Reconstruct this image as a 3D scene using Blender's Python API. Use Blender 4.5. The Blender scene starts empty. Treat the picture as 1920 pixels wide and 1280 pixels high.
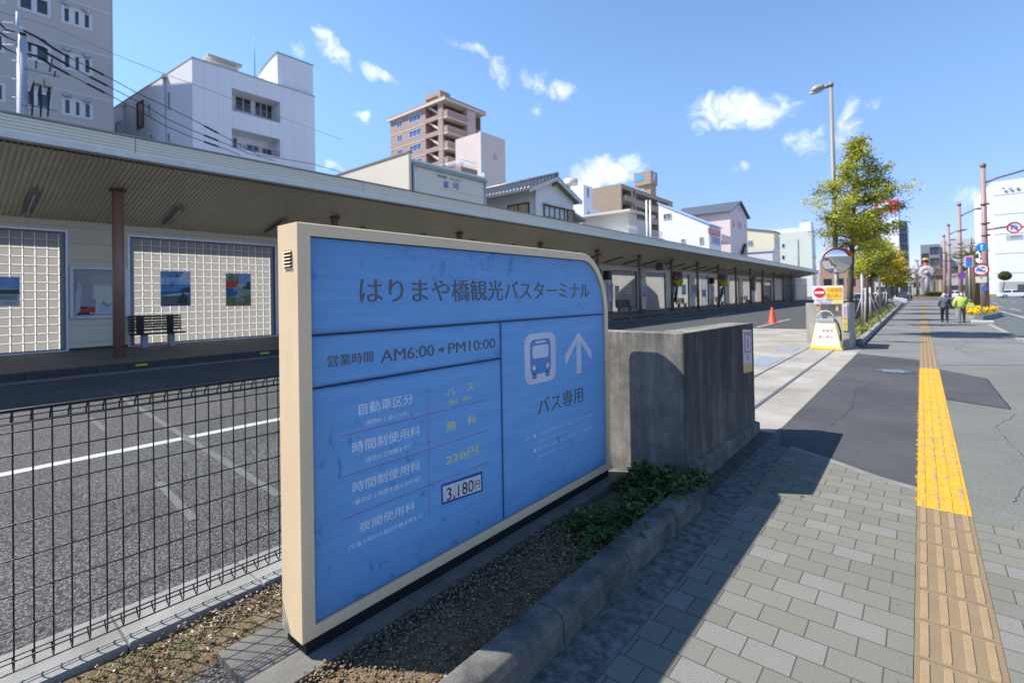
import bpy, bmesh, math, random
from mathutils import Vector, Matrix
random.seed(7)
S = bpy.context.scene
COL = S.collection
rad = math.radians

# ------------------------------------------------------------------ camera
H = 1.6
F, CX, CY, YAW, PITCH, ROLL = 920.89, 960.0, 548.1, 0.694285, 0.0106458, -0.0177735
_cy, _sy = math.cos(YAW), math.sin(YAW)
_f = Vector((-_sy*math.cos(PITCH), _cy*math.cos(PITCH), math.sin(PITCH)))
_r = Vector((_cy, _sy, 0)); _u = _r.cross(_f)
_c, _s = math.cos(ROLL), math.sin(ROLL)
CR = _c*_r + _s*_u; CU = -_s*_r + _c*_u; CF = _f
cam = bpy.data.cameras.new('camera'); camo = bpy.data.objects.new('camera', cam); COL.objects.link(camo)
camo.matrix_world = Matrix(((CR.x, CU.x, -CF.x, 0), (CR.y, CU.y, -CF.y, 0), (CR.z, CU.z, -CF.z, H), (0, 0, 0, 1)))
cam.sensor_width = 36; cam.lens = F/1920*36; cam.shift_y = (CY-640)/1920
cam.clip_start = 0.05; cam.clip_end = 3000
cam.dof.use_dof = True; cam.dof.focus_distance = 2.9; cam.dof.aperture_fstop = 2.2
S.camera = camo

# ------------------------------------------------------------------ sun, sky, exposure
SUN = Vector((-0.64, -0.385, 1.0)).normalized()
EL = math.asin(SUN.z); AZ = math.atan2(SUN.x, SUN.y)
sl = bpy.data.lights.new('sun', 'SUN'); sl.energy = 4.6; sl.angle = rad(0.5); sl.color = (1, 0.955, 0.88)
so = bpy.data.objects.new('sun', sl); COL.objects.link(so); so.rotation_euler = (-SUN).to_track_quat('-Z', 'Y').to_euler()
so.location = (-10, -6, 30)
S.view_settings.view_transform = 'Standard'; S.view_settings.look = 'None'
S.view_settings.gamma = 1; S.view_settings.exposure = 0.92
S.cycles.max_bounces = 6; S.cycles.diffuse_bounces = 3; S.cycles.glossy_bounces = 3
S.cycles.transmission_bounces = 4; S.cycles.transparent_max_bounces = 8
S.cycles.use_denoising = True; S.cycles.sample_clamp_indirect = 6
S.cycles.caustics_reflective = False; S.cycles.caustics_refractive = False

def ray(x, y):
    return CR*((x-CX)/F) + CU*((CY-y)/F) + CF
def at(x, y, ax, val):            # where the sight line through a photo point meets a world plane
    d = ray(x, y); o = Vector((0, 0, H)); return o + d*((val-o[ax])/d[ax])

W = bpy.data.worlds.new('World'); S.world = W; W.use_nodes = True
def world():
    nt = W.node_tree; N = nt.nodes; L = nt.links; N.clear()
    out = N.new('ShaderNodeOutputWorld'); bg = N.new('ShaderNodeBackground')
    sky = N.new('ShaderNodeTexSky'); sky.sky_type = 'NISHITA'; sky.sun_disc = False
    sky.sun_elevation = EL; sky.sun_rotation = AZ % (2*math.pi)
    sky.air_density = 0.85; sky.dust_density = 0.0; sky.ozone_density = 1.7; sky.altitude = 0
    tc = N.new('ShaderNodeTexCoord')
    def math_(op, a, b=None, c=None):
        m = N.new('ShaderNodeMath'); m.operation = op
        for i, v in enumerate((a, b, c)):
            if v is None: continue
            if isinstance(v, (int, float)): m.inputs[i].default_value = v
            else: L.new(v, m.inputs[i])
        return m.outputs[0]
    def vm(op, a, b):
        m = N.new('ShaderNodeVectorMath'); m.operation = op
        for i, v in enumerate((a, b)):
            if isinstance(v, (tuple, Vector)): m.inputs[i].default_value = v
            else: L.new(v, m.inputs[i])
        return m
    D0 = tc.outputs['Generated']
    wn = N.new('ShaderNodeTexNoise'); wn.inputs['Scale'].default_value = 9; wn.inputs['Detail'].default_value = 6; L.new(D0, wn.inputs['Vector'])
    wv = vm('SUBTRACT', wn.outputs['Color'], (.5, .5, .5)); ws = N.new('ShaderNodeVectorMath'); ws.operation = 'SCALE'; L.new(wv.outputs[0], ws.inputs[0]); ws.inputs['Scale'].default_value = 0.085
    D = vm('ADD', D0, ws.outputs[0]).outputs[0]
    nz = N.new('ShaderNodeTexNoise'); nz.inputs['Scale'].default_value = 26; nz.inputs['Detail'].default_value = 10; nz.inputs['Roughness'].default_value = 0.66
    nz.inputs['Distortion'].default_value = 0.8; L.new(D0, nz.inputs['Vector'])
    noise = math_('MULTIPLY', math_('SUBTRACT', nz.outputs[0], 0.5), 3.0)
    # each cloud of the sky: photo centre, half width, half height (degrees-like units), tilt, strength
    clouds = [((623, 98), 46, 20, 22, .75), ((718, 138), 44, 11, 38, .62), ((880, 95), 42, 12, 18, .55), ((938, 132), 24, 24, -30, .55),
              ((1003, 140), 18, 38, -12, .5), ((1040, 172), 26, 24, 20, .55), ((676, 214), 18, 12, 0, .6), ((1002, 200), 12, 22, 0, .3),
              ((1140, 326), 58, 28, -5, .85), ((1385, 205), 88, 34, 3, .82), ((1330, 225), 46, 20, -18, .65), ((1590, 232), 26, 52, -18, .55), ((1512, 265), 48, 26, 10, .5),
              ((1625, 190), 28, 14, 0, .3), ((1378, 320), 22, 9, -8, .5), ((1830, 362), 34, 18, 0, .5), ((562, 92), 16, 14, 0, .3), ((625, 322), 30, 5, 5, .5), ((1760, 120), 10, 5, 0, 0)]
    tot = None
    for (px, py), w, h, tilt, st in clouds:
        c = ray(px, py).normalized()
        ex = (ray(px+10*math.cos(rad(tilt)), py+10*math.sin(rad(tilt))).normalized()-c); ex = (ex - c*ex.dot(c))
        ey = (ray(px-10*math.sin(rad(tilt)), py+10*math.cos(rad(tilt))).normalized()-c); ey = (ey - c*ey.dot(c))
        ex = ex/ex.length_squared*10/w; ey = ey/ey.length_squared*10/h
        a = math_('SUBTRACT', vm('DOT_PRODUCT', D, ex).outputs['Value'], ex.dot(c)); b = math_('SUBTRACT', vm('DOT_PRODUCT', D, ey).outputs['Value'], ey.dot(c))
        q = math_('ADD', math_('MULTIPLY', a, a), math_('MULTIPLY', b, b))
        front = math_('GREATER_THAN', vm('DOT_PRODUCT', D, c).outputs['Value'], 0.5)
        g = math_('MULTIPLY', math_('MULTIPLY', math_('SUBTRACT', 1.0, math_('MULTIPLY', q, 0.55)), st), front)
        g = math_('MAXIMUM', g, 0.0)
        tot = g if tot is None else math_('MAXIMUM', tot, g)
    dens = math_('MULTIPLY', math_('ADD', tot, math_('MULTIPLY', noise, 0.62)), math_('GREATER_THAN', tot, 0.001))
    mr = N.new('ShaderNodeMapRange'); mr.interpolation_type = 'SMOOTHSTEP'
    mr.inputs['From Min'].default_value = 0.10; mr.inputs['From Max'].default_value = 0.95; L.new(dens, mr.inputs['Value'])
    fade = N.new('ShaderNodeMapRange'); fade.inputs['From Min'].default_value = 0.0; fade.inputs['From Max'].default_value = 0.28; L.new(tot, fade.inputs['Value'])
    fac = math_('MULTIPLY', math_('MULTIPLY', mr.outputs[0], fade.outputs[0]), 0.93)
    mix = N.new('ShaderNodeMixRGB'); L.new(fac, mix.inputs[0]); hs = N.new('ShaderNodeHueSaturation'); hs.inputs['Saturation'].default_value = 1.06; L.new(sky.outputs[0], hs.inputs['Color']); sz = N.new('ShaderNodeSeparateXYZ'); L.new(D0, sz.inputs[0]); gm = N.new('ShaderNodeMapRange'); gm.interpolation_type = 'SMOOTHSTEP'; gm.inputs['From Min'].default_value = -0.02; gm.inputs['From Max'].default_value = 0.42; L.new(sz.outputs[2], gm.inputs['Value']); gc = N.new('ShaderNodeMixRGB'); L.new(gm.outputs[0], gc.inputs[0]); gc.inputs[1].default_value = (0.50, 0.47, 0.72, 1); gc.inputs[2].default_value = (0.97, 1.0, 1.0, 1); gx = N.new('ShaderNodeMixRGB'); gx.blend_type = 'MULTIPLY'; gx.inputs[0].default_value = 1; L.new(hs.outputs[0], gx.inputs[1]); L.new(gc.outputs[0], gx.inputs[2]); L.new(gx.outputs[0], mix.inputs[1])
    mix.inputs[2].default_value = (4.4, 4.7, 5.1, 1)
    L.new(mix.outputs[0], bg.inputs[0]); bg.inputs[1].default_value = 0.14
    L.new(bg.outputs[0], out.inputs[0])
world()

# ------------------------------------------------------------------ materials
MATS = {}
def mat(name, col, rough=0.8, col2=None, scale=4.0, amt=0.5, detail=6, bump=0.0, bscale=None, metal=0.0, spec=0.4, streak=None, coat=0, trans=0, grain=0, gscale=300):
    """plain principled material with a procedural two-tone noise, optional fine grain and bump"""
    if name in MATS: return MATS[name]
    m = bpy.data.materials.new(name); m.use_nodes = True; nt = m.node_tree; N = nt.nodes; L = nt.links
    b = N['Principled BSDF']; b.inputs['Roughness'].default_value = rough; b.inputs['Metallic'].default_value = metal
    b.inputs['Specular IOR Level'].default_value = spec
    if coat: b.inputs['Coat Weight'].default_value = coat
    tc = N.new('ShaderNodeTexCoord'); vec = tc.outputs['Object']
    if streak:
        mp = N.new('ShaderNodeMapping'); mp.inputs['Scale'].default_value = streak; L.new(vec, mp.inputs[0]); vec = mp.outputs[0]
    nz = N.new('ShaderNodeTexNoise'); nz.inputs['Scale'].default_value = scale; nz.inputs['Detail'].default_value = detail; nz.inputs['Roughness'].default_value = 0.6
    L.new(vec, nz.inputs['Vector'])
    if col2 is None: col2 = tuple(c*0.82 for c in col)
    rp = N.new('ShaderNodeMapRange'); rp.inputs['From Min'].default_value = 0.5-amt*0.45; rp.inputs['From Max'].default_value = 0.5+amt*0.45
    L.new(nz.outputs[0], rp.inputs['Value'])
    mx = N.new('ShaderNodeMixRGB'); L.new(rp.outputs[0], mx.inputs[0]); mx.inputs[1].default_value = (*col2, 1); mx.inputs[2].default_value = (*col, 1)
    last = mx.outputs[0]; gn = None
    if grain:
        gn = N.new('ShaderNodeTexNoise'); gn.inputs['Scale'].default_value = gscale; gn.inputs['Detail'].default_value = 2; L.new(tc.outputs['Object'], gn.inputs['Vector'])
        gr = N.new('ShaderNodeMapRange'); gr.inputs['From Min'].default_value = 0.3; gr.inputs['From Max'].default_value = 0.7
        gr.inputs['To Min'].default_value = 1-grain; gr.inputs['To Max'].default_value = 1+grain; L.new(gn.outputs[0], gr.inputs['Value'])
        mm = N.new('ShaderNodeMixRGB'); mm.blend_type = 'MULTIPLY'; mm.inputs[0].default_value = 1; L.new(last, mm.inputs[1]); L.new(gr.outputs[0], mm.inputs[2]); last = mm.outputs[0]
    L.new(last, b.inputs['Base Color'])
    if bump:
        bp = N.new('ShaderNodeBump'); bp.inputs['Strength'].default_value = bump; bp.inputs['Distance'].default_value = 0.01
        if bscale:
            bn = N.new('ShaderNodeTexNoise'); bn.inputs['Scale'].default_value = bscale; bn.inputs['Detail'].default_value = 4; L.new(tc.outputs['Object'], bn.inputs['Vector']); L.new(bn.outputs[0], bp.inputs['Height'])
        else: L.new((gn or nz).outputs[0], bp.inputs['Height'])
        L.new(bp.outputs[0], b.inputs['Normal'])
    MATS[name] = m; return m
def emis(name, col, e):
    m = mat(name, col, 0.5); b = m.node_tree.nodes['Principled BSDF']; b.inputs['Emission Color'].default_value = (*col, 1); b.inputs['Emission Strength'].default_value = e; return m
def glass_dark(name='window_glass', col=(0.03, 0.045, 0.06), rough=0.06):
    return mat(name, col, rough, col2=tuple(c*0.5 for c in col), scale=0.6, spec=0.9)

# ------------------------------------------------------------------ mesh builder
class MB:
    def __init__(s): s.v = []; s.f = []; s.m = []; s.sm = []; s.mi = 0
    def quad(s, *p):
        n = len(s.v); s.v += [Vector(q) for q in p]; s.f.append(tuple(range(n, n+len(p)))); s.m.append(s.mi); s.sm.append(False)
    def box(s, x0, x1, y0, y1, z0, z1):
        a = [(x0, y0, z0), (x1, y0, z0), (x1, y1, z0), (x0, y1, z0), (x0, y0, z1), (x1, y0, z1), (x1, y1, z1), (x0, y1, z1)]
        s.hexa(a)
    def hexa(s, a):
        n = len(s.v); s.v += [Vector(q) for q in a]
        for f in ((3, 2, 1, 0), (4, 5, 6, 7), (0, 1, 5, 4), (1, 2, 6, 5), (2, 3, 7, 6), (3, 0, 4, 7)):
            s.f.append(tuple(n+i for i in f)); s.m.append(s.mi); s.sm.append(False)
    def prism(s, poly, z0, z1):
        """polygon (list of xy, counter-clockwise) between two heights; z may be lists"""
        n = len(poly); k = len(s.v)
        za = z0 if isinstance(z0, (list, tuple)) else [z0]*n; zb = z1 if isinstance(z1, (list, tuple)) else [z1]*n
        s.v += [Vector((p[0], p[1], z)) for p, z in zip(poly, za)] + [Vector((p[0], p[1], z)) for p, z in zip(poly, zb)]
        s.f.append(tuple(k+i for i in range(n))[::-1]); s.f.append(tuple(k+n+i for i in range(n)))
        for i in range(n): j = (i+1) % n; s.f.append((k+i, k+j, k+n+j, k+n+i))
        s.m += [s.mi]*(n+2); s.sm += [False]*(n+2)
    def extr(s, pts, d):
        """planar polygon of 3-D points extruded by vector d"""
        n = len(pts); k = len(s.v); d = Vector(d); P = [Vector(p) for p in pts]
        s.v += P + [p+d for p in P]
        s.f.append(tuple(k+i for i in range(n))[::-1]); s.f.append(tuple(k+n+i for i in range(n)))
        for i in range(n): j = (i+1) % n; s.f.append((k+i, k+j, k+n+j, k+n+i))
        s.m += [s.mi]*(n+2); s.sm += [False]*(n+2)
    def tube(s, pts, r, n=8, cap=True, smooth=True):
        pts = [Vector(p) for p in pts]; rs = r if isinstance(r, (list, tuple)) else [r]*len(pts); k = len(s.v)
        t0 = (pts[1]-pts[0]).normalized(); ref = Vector((0, 0, 1)) if abs(t0.z) < 0.9 else Vector((1, 0, 0))
        a = t0.cross(ref).normalized()
        for i, p in enumerate(pts):
            t = (pts[min(i+1, len(pts)-1)]-pts[max(i-1, 0)]).normalized()
            a = (a-t*a.dot(t)).normalized(); b = t.cross(a)
            for j in range(n):
                w = 2*math.pi*j/n; s.v.append(p+(a*math.cos(w)+b*math.sin(w))*rs[i])
        for i in range(len(pts)-1):
            for j in range(n):
                j2 = (j+1) % n; s.f.append((k+i*n+j, k+i*n+j2, k+(i+1)*n+j2, k+(i+1)*n+j)); s.m.append(s.mi); s.sm.append(smooth)
        if cap:
            s.f.append(tuple(k+j for j in range(n))[::-1]); s.f.append(tuple(k+(len(pts)-1)*n+j for j in range(n))); s.m += [s.mi]*2; s.sm += [False]*2
    def lathe(s, c, prof, n=24, smooth=True):
        """profile of (radius, z) turned round a vertical axis at c"""
        s.tube([(c[0], c[1], c[2]+z) for r, z in prof], [max(r, 1e-4) for r, z in prof], n, True, smooth)
    def blob(s, c, rx, ry, rz, n=10, m=7, jit=0.0, rng=random):
        k = len(s.v); c = Vector(c)
        for i in range(m+1):
            th = math.pi*i/m
            for j in range(n):
                ph = 2*math.pi*j/n; q = 1+rng.uniform(-jit, jit)
                s.v.append(c+Vector((rx*math.sin(th)*math.cos(ph)*q, ry*math.sin(th)*math.sin(ph)*q, rz*math.cos(th)*q)))
        for i in range(m):
            for j in range(n):
                j2 = (j+1) % n; s.f.append((k+i*n+j, k+(i+1)*n+j, k+(i+1)*n+j2, k+i*n+j2)); s.m.append(s.mi); s.sm.append(True)
    def disc(s, c, u, v, ru, rv=None, n=32, d=None):
        c = Vector(c); u = Vector(u); v = Vector(v); rv = rv or ru
        pts = [c+u*ru*math.cos(2*math.pi*i/n)+v*rv*math.sin(2*math.pi*i/n) for i in range(n)]
        if d is None: s.quad(*pts)
        else: s.extr(pts, d)
    def ring(s, c, u, v, r0, r1, d, n=40):
        c = Vector(c); u = Vector(u); v = Vector(v); d = Vector(d)
        for i in range(n):
            a = 2*math.pi*i/n; b = 2*math.pi*(i+1)/n
            e = lambda w, r: c+u*r*math.cos(w)+v*r*math.sin(w)
            p = [e(a, r0), e(a, r1), e(b, r1), e(b, r0)]
            s.hexa(p+[q+d for q in p])
    def build(s, name, mats, parent=None, bevel=0, label=None):
        if not isinstance(mats, (list, tuple)): mats = [mats]
        off = wloc(parent) if parent else Vector((0, 0, 0))
        me = bpy.data.meshes.new(name); me.from_pydata([v-off for v in s.v], [], s.f); me.update()
        for m in mats: me.materials.append(m)
        me.polygons.foreach_set('material_index', s.m); me.polygons.foreach_set('use_smooth', s.sm)
        bm = bmesh.new(); bm.from_mesh(me); bmesh.ops.recalc_face_normals(bm, faces=bm.faces); bm.to_mesh(me); bm.free()
        o = bpy.data.objects.new(name, me); COL.objects.link(o)
        if parent: o.parent = parent
        if bevel:
            md = o.modifiers.new('bevel', 'BEVEL'); md.width = bevel; md.segments = 2; md.limit_method = 'ANGLE'; md.angle_limit = rad(40); md.harden_normals = False
        if label: o['label'] = label
        return o
def wloc(o):
    p = Vector(o.location)
    while o.parent: o = o.parent; p = p+o.location
    return p
def tag(o, label=None, cat=None, group=None, kind=None):
    if label: o['label'] = label
    if cat: o['category'] = cat
    if group: o['group'] = group
    if kind: o['kind'] = kind
    return o
def empty(name, loc, label, cat, group=None):
    o = bpy.data.objects.new(name, None); COL.objects.link(o); o.location = loc; o.empty_display_size = 0.2
    return tag(o, label, cat, group)
def copy_thing(src, loc, label, group=None):
    r = src.copy(); COL.objects.link(r); r.location = loc; r['label'] = label
    if group: r['group'] = group
    for ch in list(src.children):
        c = ch.copy(); COL.objects.link(c); c.parent = r
        for g in list(ch.children):
            d = g.copy(); COL.objects.link(d); d.parent = c
    return r
def struct(mb, name, m, bevel=0): return tag(mb.build(name, m, None, bevel), kind='structure')

# writing: text as a mesh fitted in a box on a plane (o = lower left corner, u to the right, v up)
def text(name, body, o, u, v, w, h, m, parent, depth=0.0, extra=0.0, label=None):
    cu = bpy.data.curves.new('writing', 'FONT'); cu.body = body; cu.size = 1; cu.extrude = 0.0; cu.offset = 0.0; cu.resolution_u = 3
    to = bpy.data.objects.new('writing', cu); COL.objects.link(to)
    dg = bpy.context.evaluated_depsgraph_get(); dg.update()
    me = bpy.data.meshes.new_from_object(to.evaluated_get(dg)); bpy.data.objects.remove(to)
    xs = [q.co.x for q in me.vertices]; ys = [q.co.y for q in me.vertices]
    if not xs: return None
    x0, x1, y0, y1 = min(xs), max(xs), min(ys), max(ys)
    u = Vector(u); v = Vector(v); n = u.cross(v); o = Vector(o); off = wloc(parent) if parent else Vector((0, 0, 0))
    for q in me.vertices:
        q.co = o + u*((q.co.x-x0)/(x1-x0)*w) + v*((q.co.y-y0)/max(y1-y0, 1e-6)*h) - off
    if depth:
        bm = bmesh.new(); bm.from_mesh(me)
        bmesh.ops.remove_doubles(bm, verts=bm.verts, dist=1e-6)
        ex = bmesh.ops.extrude_face_region(bm, geom=bm.faces[:]); bmesh.ops.translate(bm, vec=n*depth, verts=[e for e in ex['geom'] if isinstance(e, bmesh.types.BMVert)])
        bm.to_mesh(me); bm.free()
    me.materials.clear(); me.materials.append(m)
    ob = bpy.data.objects.new(name, me); COL.objects.link(ob); ob.name = name
    if parent: ob.parent = parent
    if label: ob['label'] = label
    return ob
UX, UY, UZ = Vector((1, 0, 0)), Vector((0, 1, 0)), Vector((0, 0, 1))
# ================================================================== the terminal sign (a light box)
def sq(v): return H+(v-H)*0.976
SXF = -2.10; ST = 0.195
def build_sign():
    y0, y1, zb, zt = 1.057, 3.826, sq(.064), sq(1.96)
    root = empty('information_sign', (SXF-ST/2, 2.44, 0.04), 'large cream framed blue bus terminal sign board with one rounded top corner, beside the sidewalk', 'sign')
    cream = mat('cream_paint', (0.82, 0.62, 0.385), 0.45, (0.74, 0.55, 0.335), 2.2, 0.6, detail=9, bump=0.015, bscale=60, spec=0.5, grain=.04, gscale=90, streak=(5, 5, .8))
    # outline in (y, z) with rounded top right corner
    cy, cz, ry, rz = y1-0.40, zt-0.50, 0.40, 0.50
    def outline(i):
        a0, b0, a1, b1 = y0+i, zb+i, y1-i, zt-i
        pts = [(a0, b0), (a1, b0)]
        for k in range(0, 17):
            t = math.pi/2*k/16; pts.append((cy+(ry-i)*math.cos(t), cz+(rz-i)*math.sin(t)))
        pts.append((a0, b1)); return pts
    out = outline(0); inn = outline(0.058)
    m = MB(); n = len(out); bev = 0.006; mid = outline(bev)
    xf, xb = SXF, SXF-ST
    P = lambda x, q: (x, q[0], q[1])
    for i in range(n):
        j = (i+1) % n
        m.quad(P(xf-bev, out[i]), P(xb+bev, out[i]), P(xb+bev, out[j]), P(xf-bev, out[j]))
        for X, Xb, fl in ((xf, xf-bev, 1), (xb, xb+bev, -1)):
            m.quad(P(X, mid[i]), P(Xb, out[i]), P(Xb, out[j]), P(X, mid[j]))
            m.quad(P(X, inn[i]), P(X, mid[i]), P(X, mid[j]), P(X, inn[j]))
            m.quad(P(X, inn[i]), P(X-fl*0.02, inn[i]), P(X-fl*0.02, inn[j]), P(X, inn[j]))
    m.build('frame', cream, root)
    # plinth
    p = MB(); p.box(SXF-ST+0.012, SXF-0.012, y0+0.02, y1-0.03, 0.03, zb+0.01); p.build('plinth', mat('black_plinth', (0.012, 0.012, 0.013), 0.6, bump=0.05, bscale=80), root)
    # vent in the end face
    v = MB(); dk = mat('vent_dark', (0.03, 0.026, 0.02), 0.7)
    v0 = sq(1.757); va = SXF-ST+0.068; vb = va+0.07
    v.box(va, vb, y0-0.0012, y0+0.004, v0, v0+0.078)
    vo = v.build('vent', dk, root); s = MB()
    for k in range(5): s.hexa([(va, y0-.009, v0+.004+k*.0155), (vb, y0-.009, v0+.004+k*.0155), (vb, y0-.001, v0+.010+k*.0155), (va, y0-.001, v0+.010+k*.0155),
                               (va, y0-.009, v0+.006+k*.0155), (vb, y0-.009, v0+.006+k*.0155), (vb, y0-.001, v0+.013+k*.0155), (va, y0-.001, v0+.013+k*.0155)])
    s.build('slat', cream, vo)
    # translucent blue panels, front (four fields) and back (one), and a white inside
    def panel_mat():
        mm = bpy.data.materials.new('blue_acrylic'); mm.use_nodes = True; nt = mm.node_tree; N = nt.nodes; L = nt.links; b = N['Principled BSDF']
        tc = N.new('ShaderNodeTexCoord'); O = tc.outputs['Object']
        mp = N.new('ShaderNodeMapping'); mp.inputs['Rotation'].default_value = (rad(-12), 0, 0); mp.inputs['Scale'].default_value = (1, 1.4, 16); L.new(O, mp.inputs[0])
        st = N.new('ShaderNodeTexNoise'); st.inputs['Scale'].default_value = 1.7; st.inputs['Detail'].default_value = 5; L.new(mp.outputs[0], st.inputs['Vector'])
        m2 = N.new('ShaderNodeMapping'); m2.inputs['Rotation'].default_value = (rad(25), 0, 0); m2.inputs['Scale'].default_value = (1, 1.35, 0.8); L.new(O, m2.inputs[0])
        bl = N.new('ShaderNodeTexNoise'); bl.inputs['Scale'].default_value = 11; bl.inputs['Detail'].default_value = 5; bl.inputs['Distortion'].default_value = 1.2; L.new(m2.outputs[0], bl.inputs['Vector'])
        big = N.new('ShaderNodeTexNoise'); big.inputs['Scale'].default_value = 1.9; L.new(O, big.inputs['Vector'])
        def mrange(v, a, c, d, e):
            r = N.new('ShaderNodeMapRange'); r.inputs['From Min'].default_value = a; r.inputs['From Max'].default_value = c; r.inputs['To Min'].default_value = d; r.inputs['To Max'].default_value = e
            L.new(v, r.inputs['Value']); return r.outputs[0]
        c1 = N.new('ShaderNodeMixRGB'); L.new(mrange(st.outputs[0], .3, .7, 0, 1), c1.inputs[0]); c1.inputs[1].default_value = (0.145, 0.34, 0.62, 1); c1.inputs[2].default_value = (0.185, 0.395, 0.67, 1)
        mu = N.new('ShaderNodeMath'); mu.operation = 'MULTIPLY'; L.new(mrange(bl.outputs[0], .59, .70, 0, .75), mu.inputs[0]); L.new(mrange(big.outputs[0], .50, .62, 0, 1), mu.inputs[1])
        c2 = N.new('ShaderNodeMixRGB'); L.new(mu.outputs[0], c2.inputs[0]); L.new(c1.outputs[0], c2.inputs[1]); c2.inputs[2].default_value = (0.05, 0.16, 0.42, 1)
        b.inputs['Roughness'].default_value = 0.38; b.inputs['Specular IOR Level'].default_value = 0.45
        tr = N.new('ShaderNodeBsdfTranslucent'); mix = N.new('ShaderNodeMixShader'); mix.inputs[0].default_value = 0.5
        L.new(c2.outputs[0], b.inputs['Base Color']); 
        g = N.new('ShaderNodeGamma'); g.inputs[1].default_value = 0.62; L.new(c2.outputs[0], g.inputs[0]); L.new(g.outputs[0], tr.inputs[0])
        L.new(b.outputs[0], mix.inputs[1]); L.new(tr.outputs[0], mix.inputs[2]); L.new(mix.outputs[0], N['Material Output'].inputs[0]); return mm
    blue = panel_mat(); navy = mat('navy_edge', (0.012, 0.035, 0.10), 0.5)
    i = 0.058; a0, b0, a1, b1 = y0+i, zb+i, y1-i, zt-i
    d1, d2, dv = sq(1.441), sq(1.197), H*0+2.471*0.976
    g = 0.006; xp = SXF-0.012; th = 0.005
    def ext(poly, name):
        q = MB(); q.extr([(xp-th, y, z) for y, z in poly], (th, 0, 0)); return q.build(name, blue, root)
    arc = [(cy+(ry-i-g)*math.cos(math.pi/2*k/16), cz+(rz-i-g)*math.sin(math.pi/2*k/16)) for k in range(17)]
    ap = [q for q in arc if q[1] > d1+g]
    ext([(a0+g, d1+g), (ap[0][0], d1+g)] + ap + [(a0+g, b1-g)], 'title_panel')
    ext([(a0+g, d2+g), (dv-g, d2+g), (dv-g, d1-g), (a0+g, d1-g)], 'hours_panel')
    ext([(a0+g, b0+g), (dv-g, b0+g), (dv-g, d2-g), (a0+g, d2-g)], 'fee_panel')
    ext([(dv+g, b0+g), (a1-g, b0+g), (a1-g, d1-g), (dv+g, d1-g)], 'bus_panel')
    r = MB(); r.extr([(SXF-0.019, y, z) for y, z in outline(0.052)], (0.0015, 0, 0))
    r.mi = 0
    # dark joint strips, built as thin rails behind the gaps
    q = MB()
    q.box(xp-0.0105, xp-0.0055, a0-.004, a1+.004, d1-.012, d1+.012); q.box(xp-0.0095, xp-0.0057, a0-.004, dv, d2-.012, d2+.012); q.box(xp-0.010, xp-0.0056, dv-.012, dv+.012, b0-.004, d1-.012)
    for i0 in range(n):
        j0 = (i0+1) % n; A, B = outline(0.056), outline(0.070)
        q.quad(P(xp-0.006, A[i0]), P(xp-0.006, B[i0]), P(xp-0.006, B[j0]), P(xp-0.006, A[j0]))
    q.build('joint_strip', navy, root)
    bk = MB(); bk.extr([(xb+0.008, y, z) for y, z in outline(0.058)], (0.005, 0, 0)); bk.build('back_panel', blue2(), root)
    # ---- writing
    X = SXF-0.012+0.0006
    grey = mat('grey_lettering', (0.125, 0.125, 0.135), 0.45, (0.10, 0.10, 0.11), 20); white = mat('white_print', (0.86, 0.88, 0.92), 0.5); yel = mat('yellow_print', (0.88, 0.82, 0.14), 0.5); red = mat('red_rule', (0.45, 0.05, 0.16), 0.5)
    K = 0.976
    def T(body, ya, yb_, za, zb_, m_, name='lettering', dep=0.0, ex=0.0):
        return text(name, body, (X, ya*K, sq(za)), UY, UZ, (yb_-ya)*K, (zb_-za)*K, m_, root, dep, ex)
    T('はりまや橋観光バスターミナル', 1.405, 3.622, 1.583, 1.716, grey, 'title_lettering', 0.004, 0.006)
    T('営業時間', 1.226, 1.477, 1.286, 1.341, grey, 'hours_lettering', 0.003, 0.01)
    T('AM6:00', 1.523, 1.886, 1.274, 1.339, grey, 'hours_lettering', 0.003, 0.0)
    T('PM10:00', 1.998, 2.415, 1.272, 1.337, grey, 'hours_lettering', 0.003, 0.0)
    ar = MB(); ya, za = 1.945*K, sq(1.304); s_ = 0.022
    ar.extr([(X, ya-s_, za-.008), (X, ya, za-.008), (X, ya, za-.02), (X, ya+s_, za), (X, ya, za+.02), (X, ya, za+.008), (X, ya-s_, za+.008)], (0.003, 0, 0)); ar.build('hours_arrow', grey, root)
    T('自動車区分', 1.389, 1.73, 1.027, 1.086, white, 'fee_lettering', 0, 0.008); T('（使用料１台につき）', 1.42, 1.70, .968, .996, white, 'fee_lettering')
    T('時間制使用料', 1.352, 1.774, .845, .903, white, 'fee_lettering', 0, .008); T('（最初の２時間まで）', 1.42, 1.70, .783, .811, white, 'fee_lettering')
    T('時間制使用料', 1.35, 1.772, .652, .706, white, 'fee_lettering', 0, .008); T('（最初の２時間を超え30分毎）', 1.35, 1.772, .592, .619, white, 'fee_lettering')
    T('夜間使用料', 1.382, 1.73, .447, .497, white, 'fee_lettering', 0, .008); T('（午後５時から翌日午前９時まで）', 1.323, 1.788, .384, .411, white, 'fee_lettering')
    T('バ', 1.983, 2.04, 1.028, 1.073, yel, 'fee_lettering', 0, .006); T('ス', 2.15, 2.207, 1.030, 1.073, yel, 'fee_lettering', 0, .006); T('（観光・貸切）', 1.992, 2.189, .970, 1.0, yel, 'fee_lettering')
    T('無', 1.972, 2.05, .815, .873, yel, 'fee_lettering', 0, .008); T('料', 2.15, 2.223, .817, .876, yel, 'fee_lettering', 0, .008); T('220円', 1.964, 2.236, .622, .676, yel, 'fee_lettering', 0, .006)
    rl = MB(); xr = X+0.0005
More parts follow.
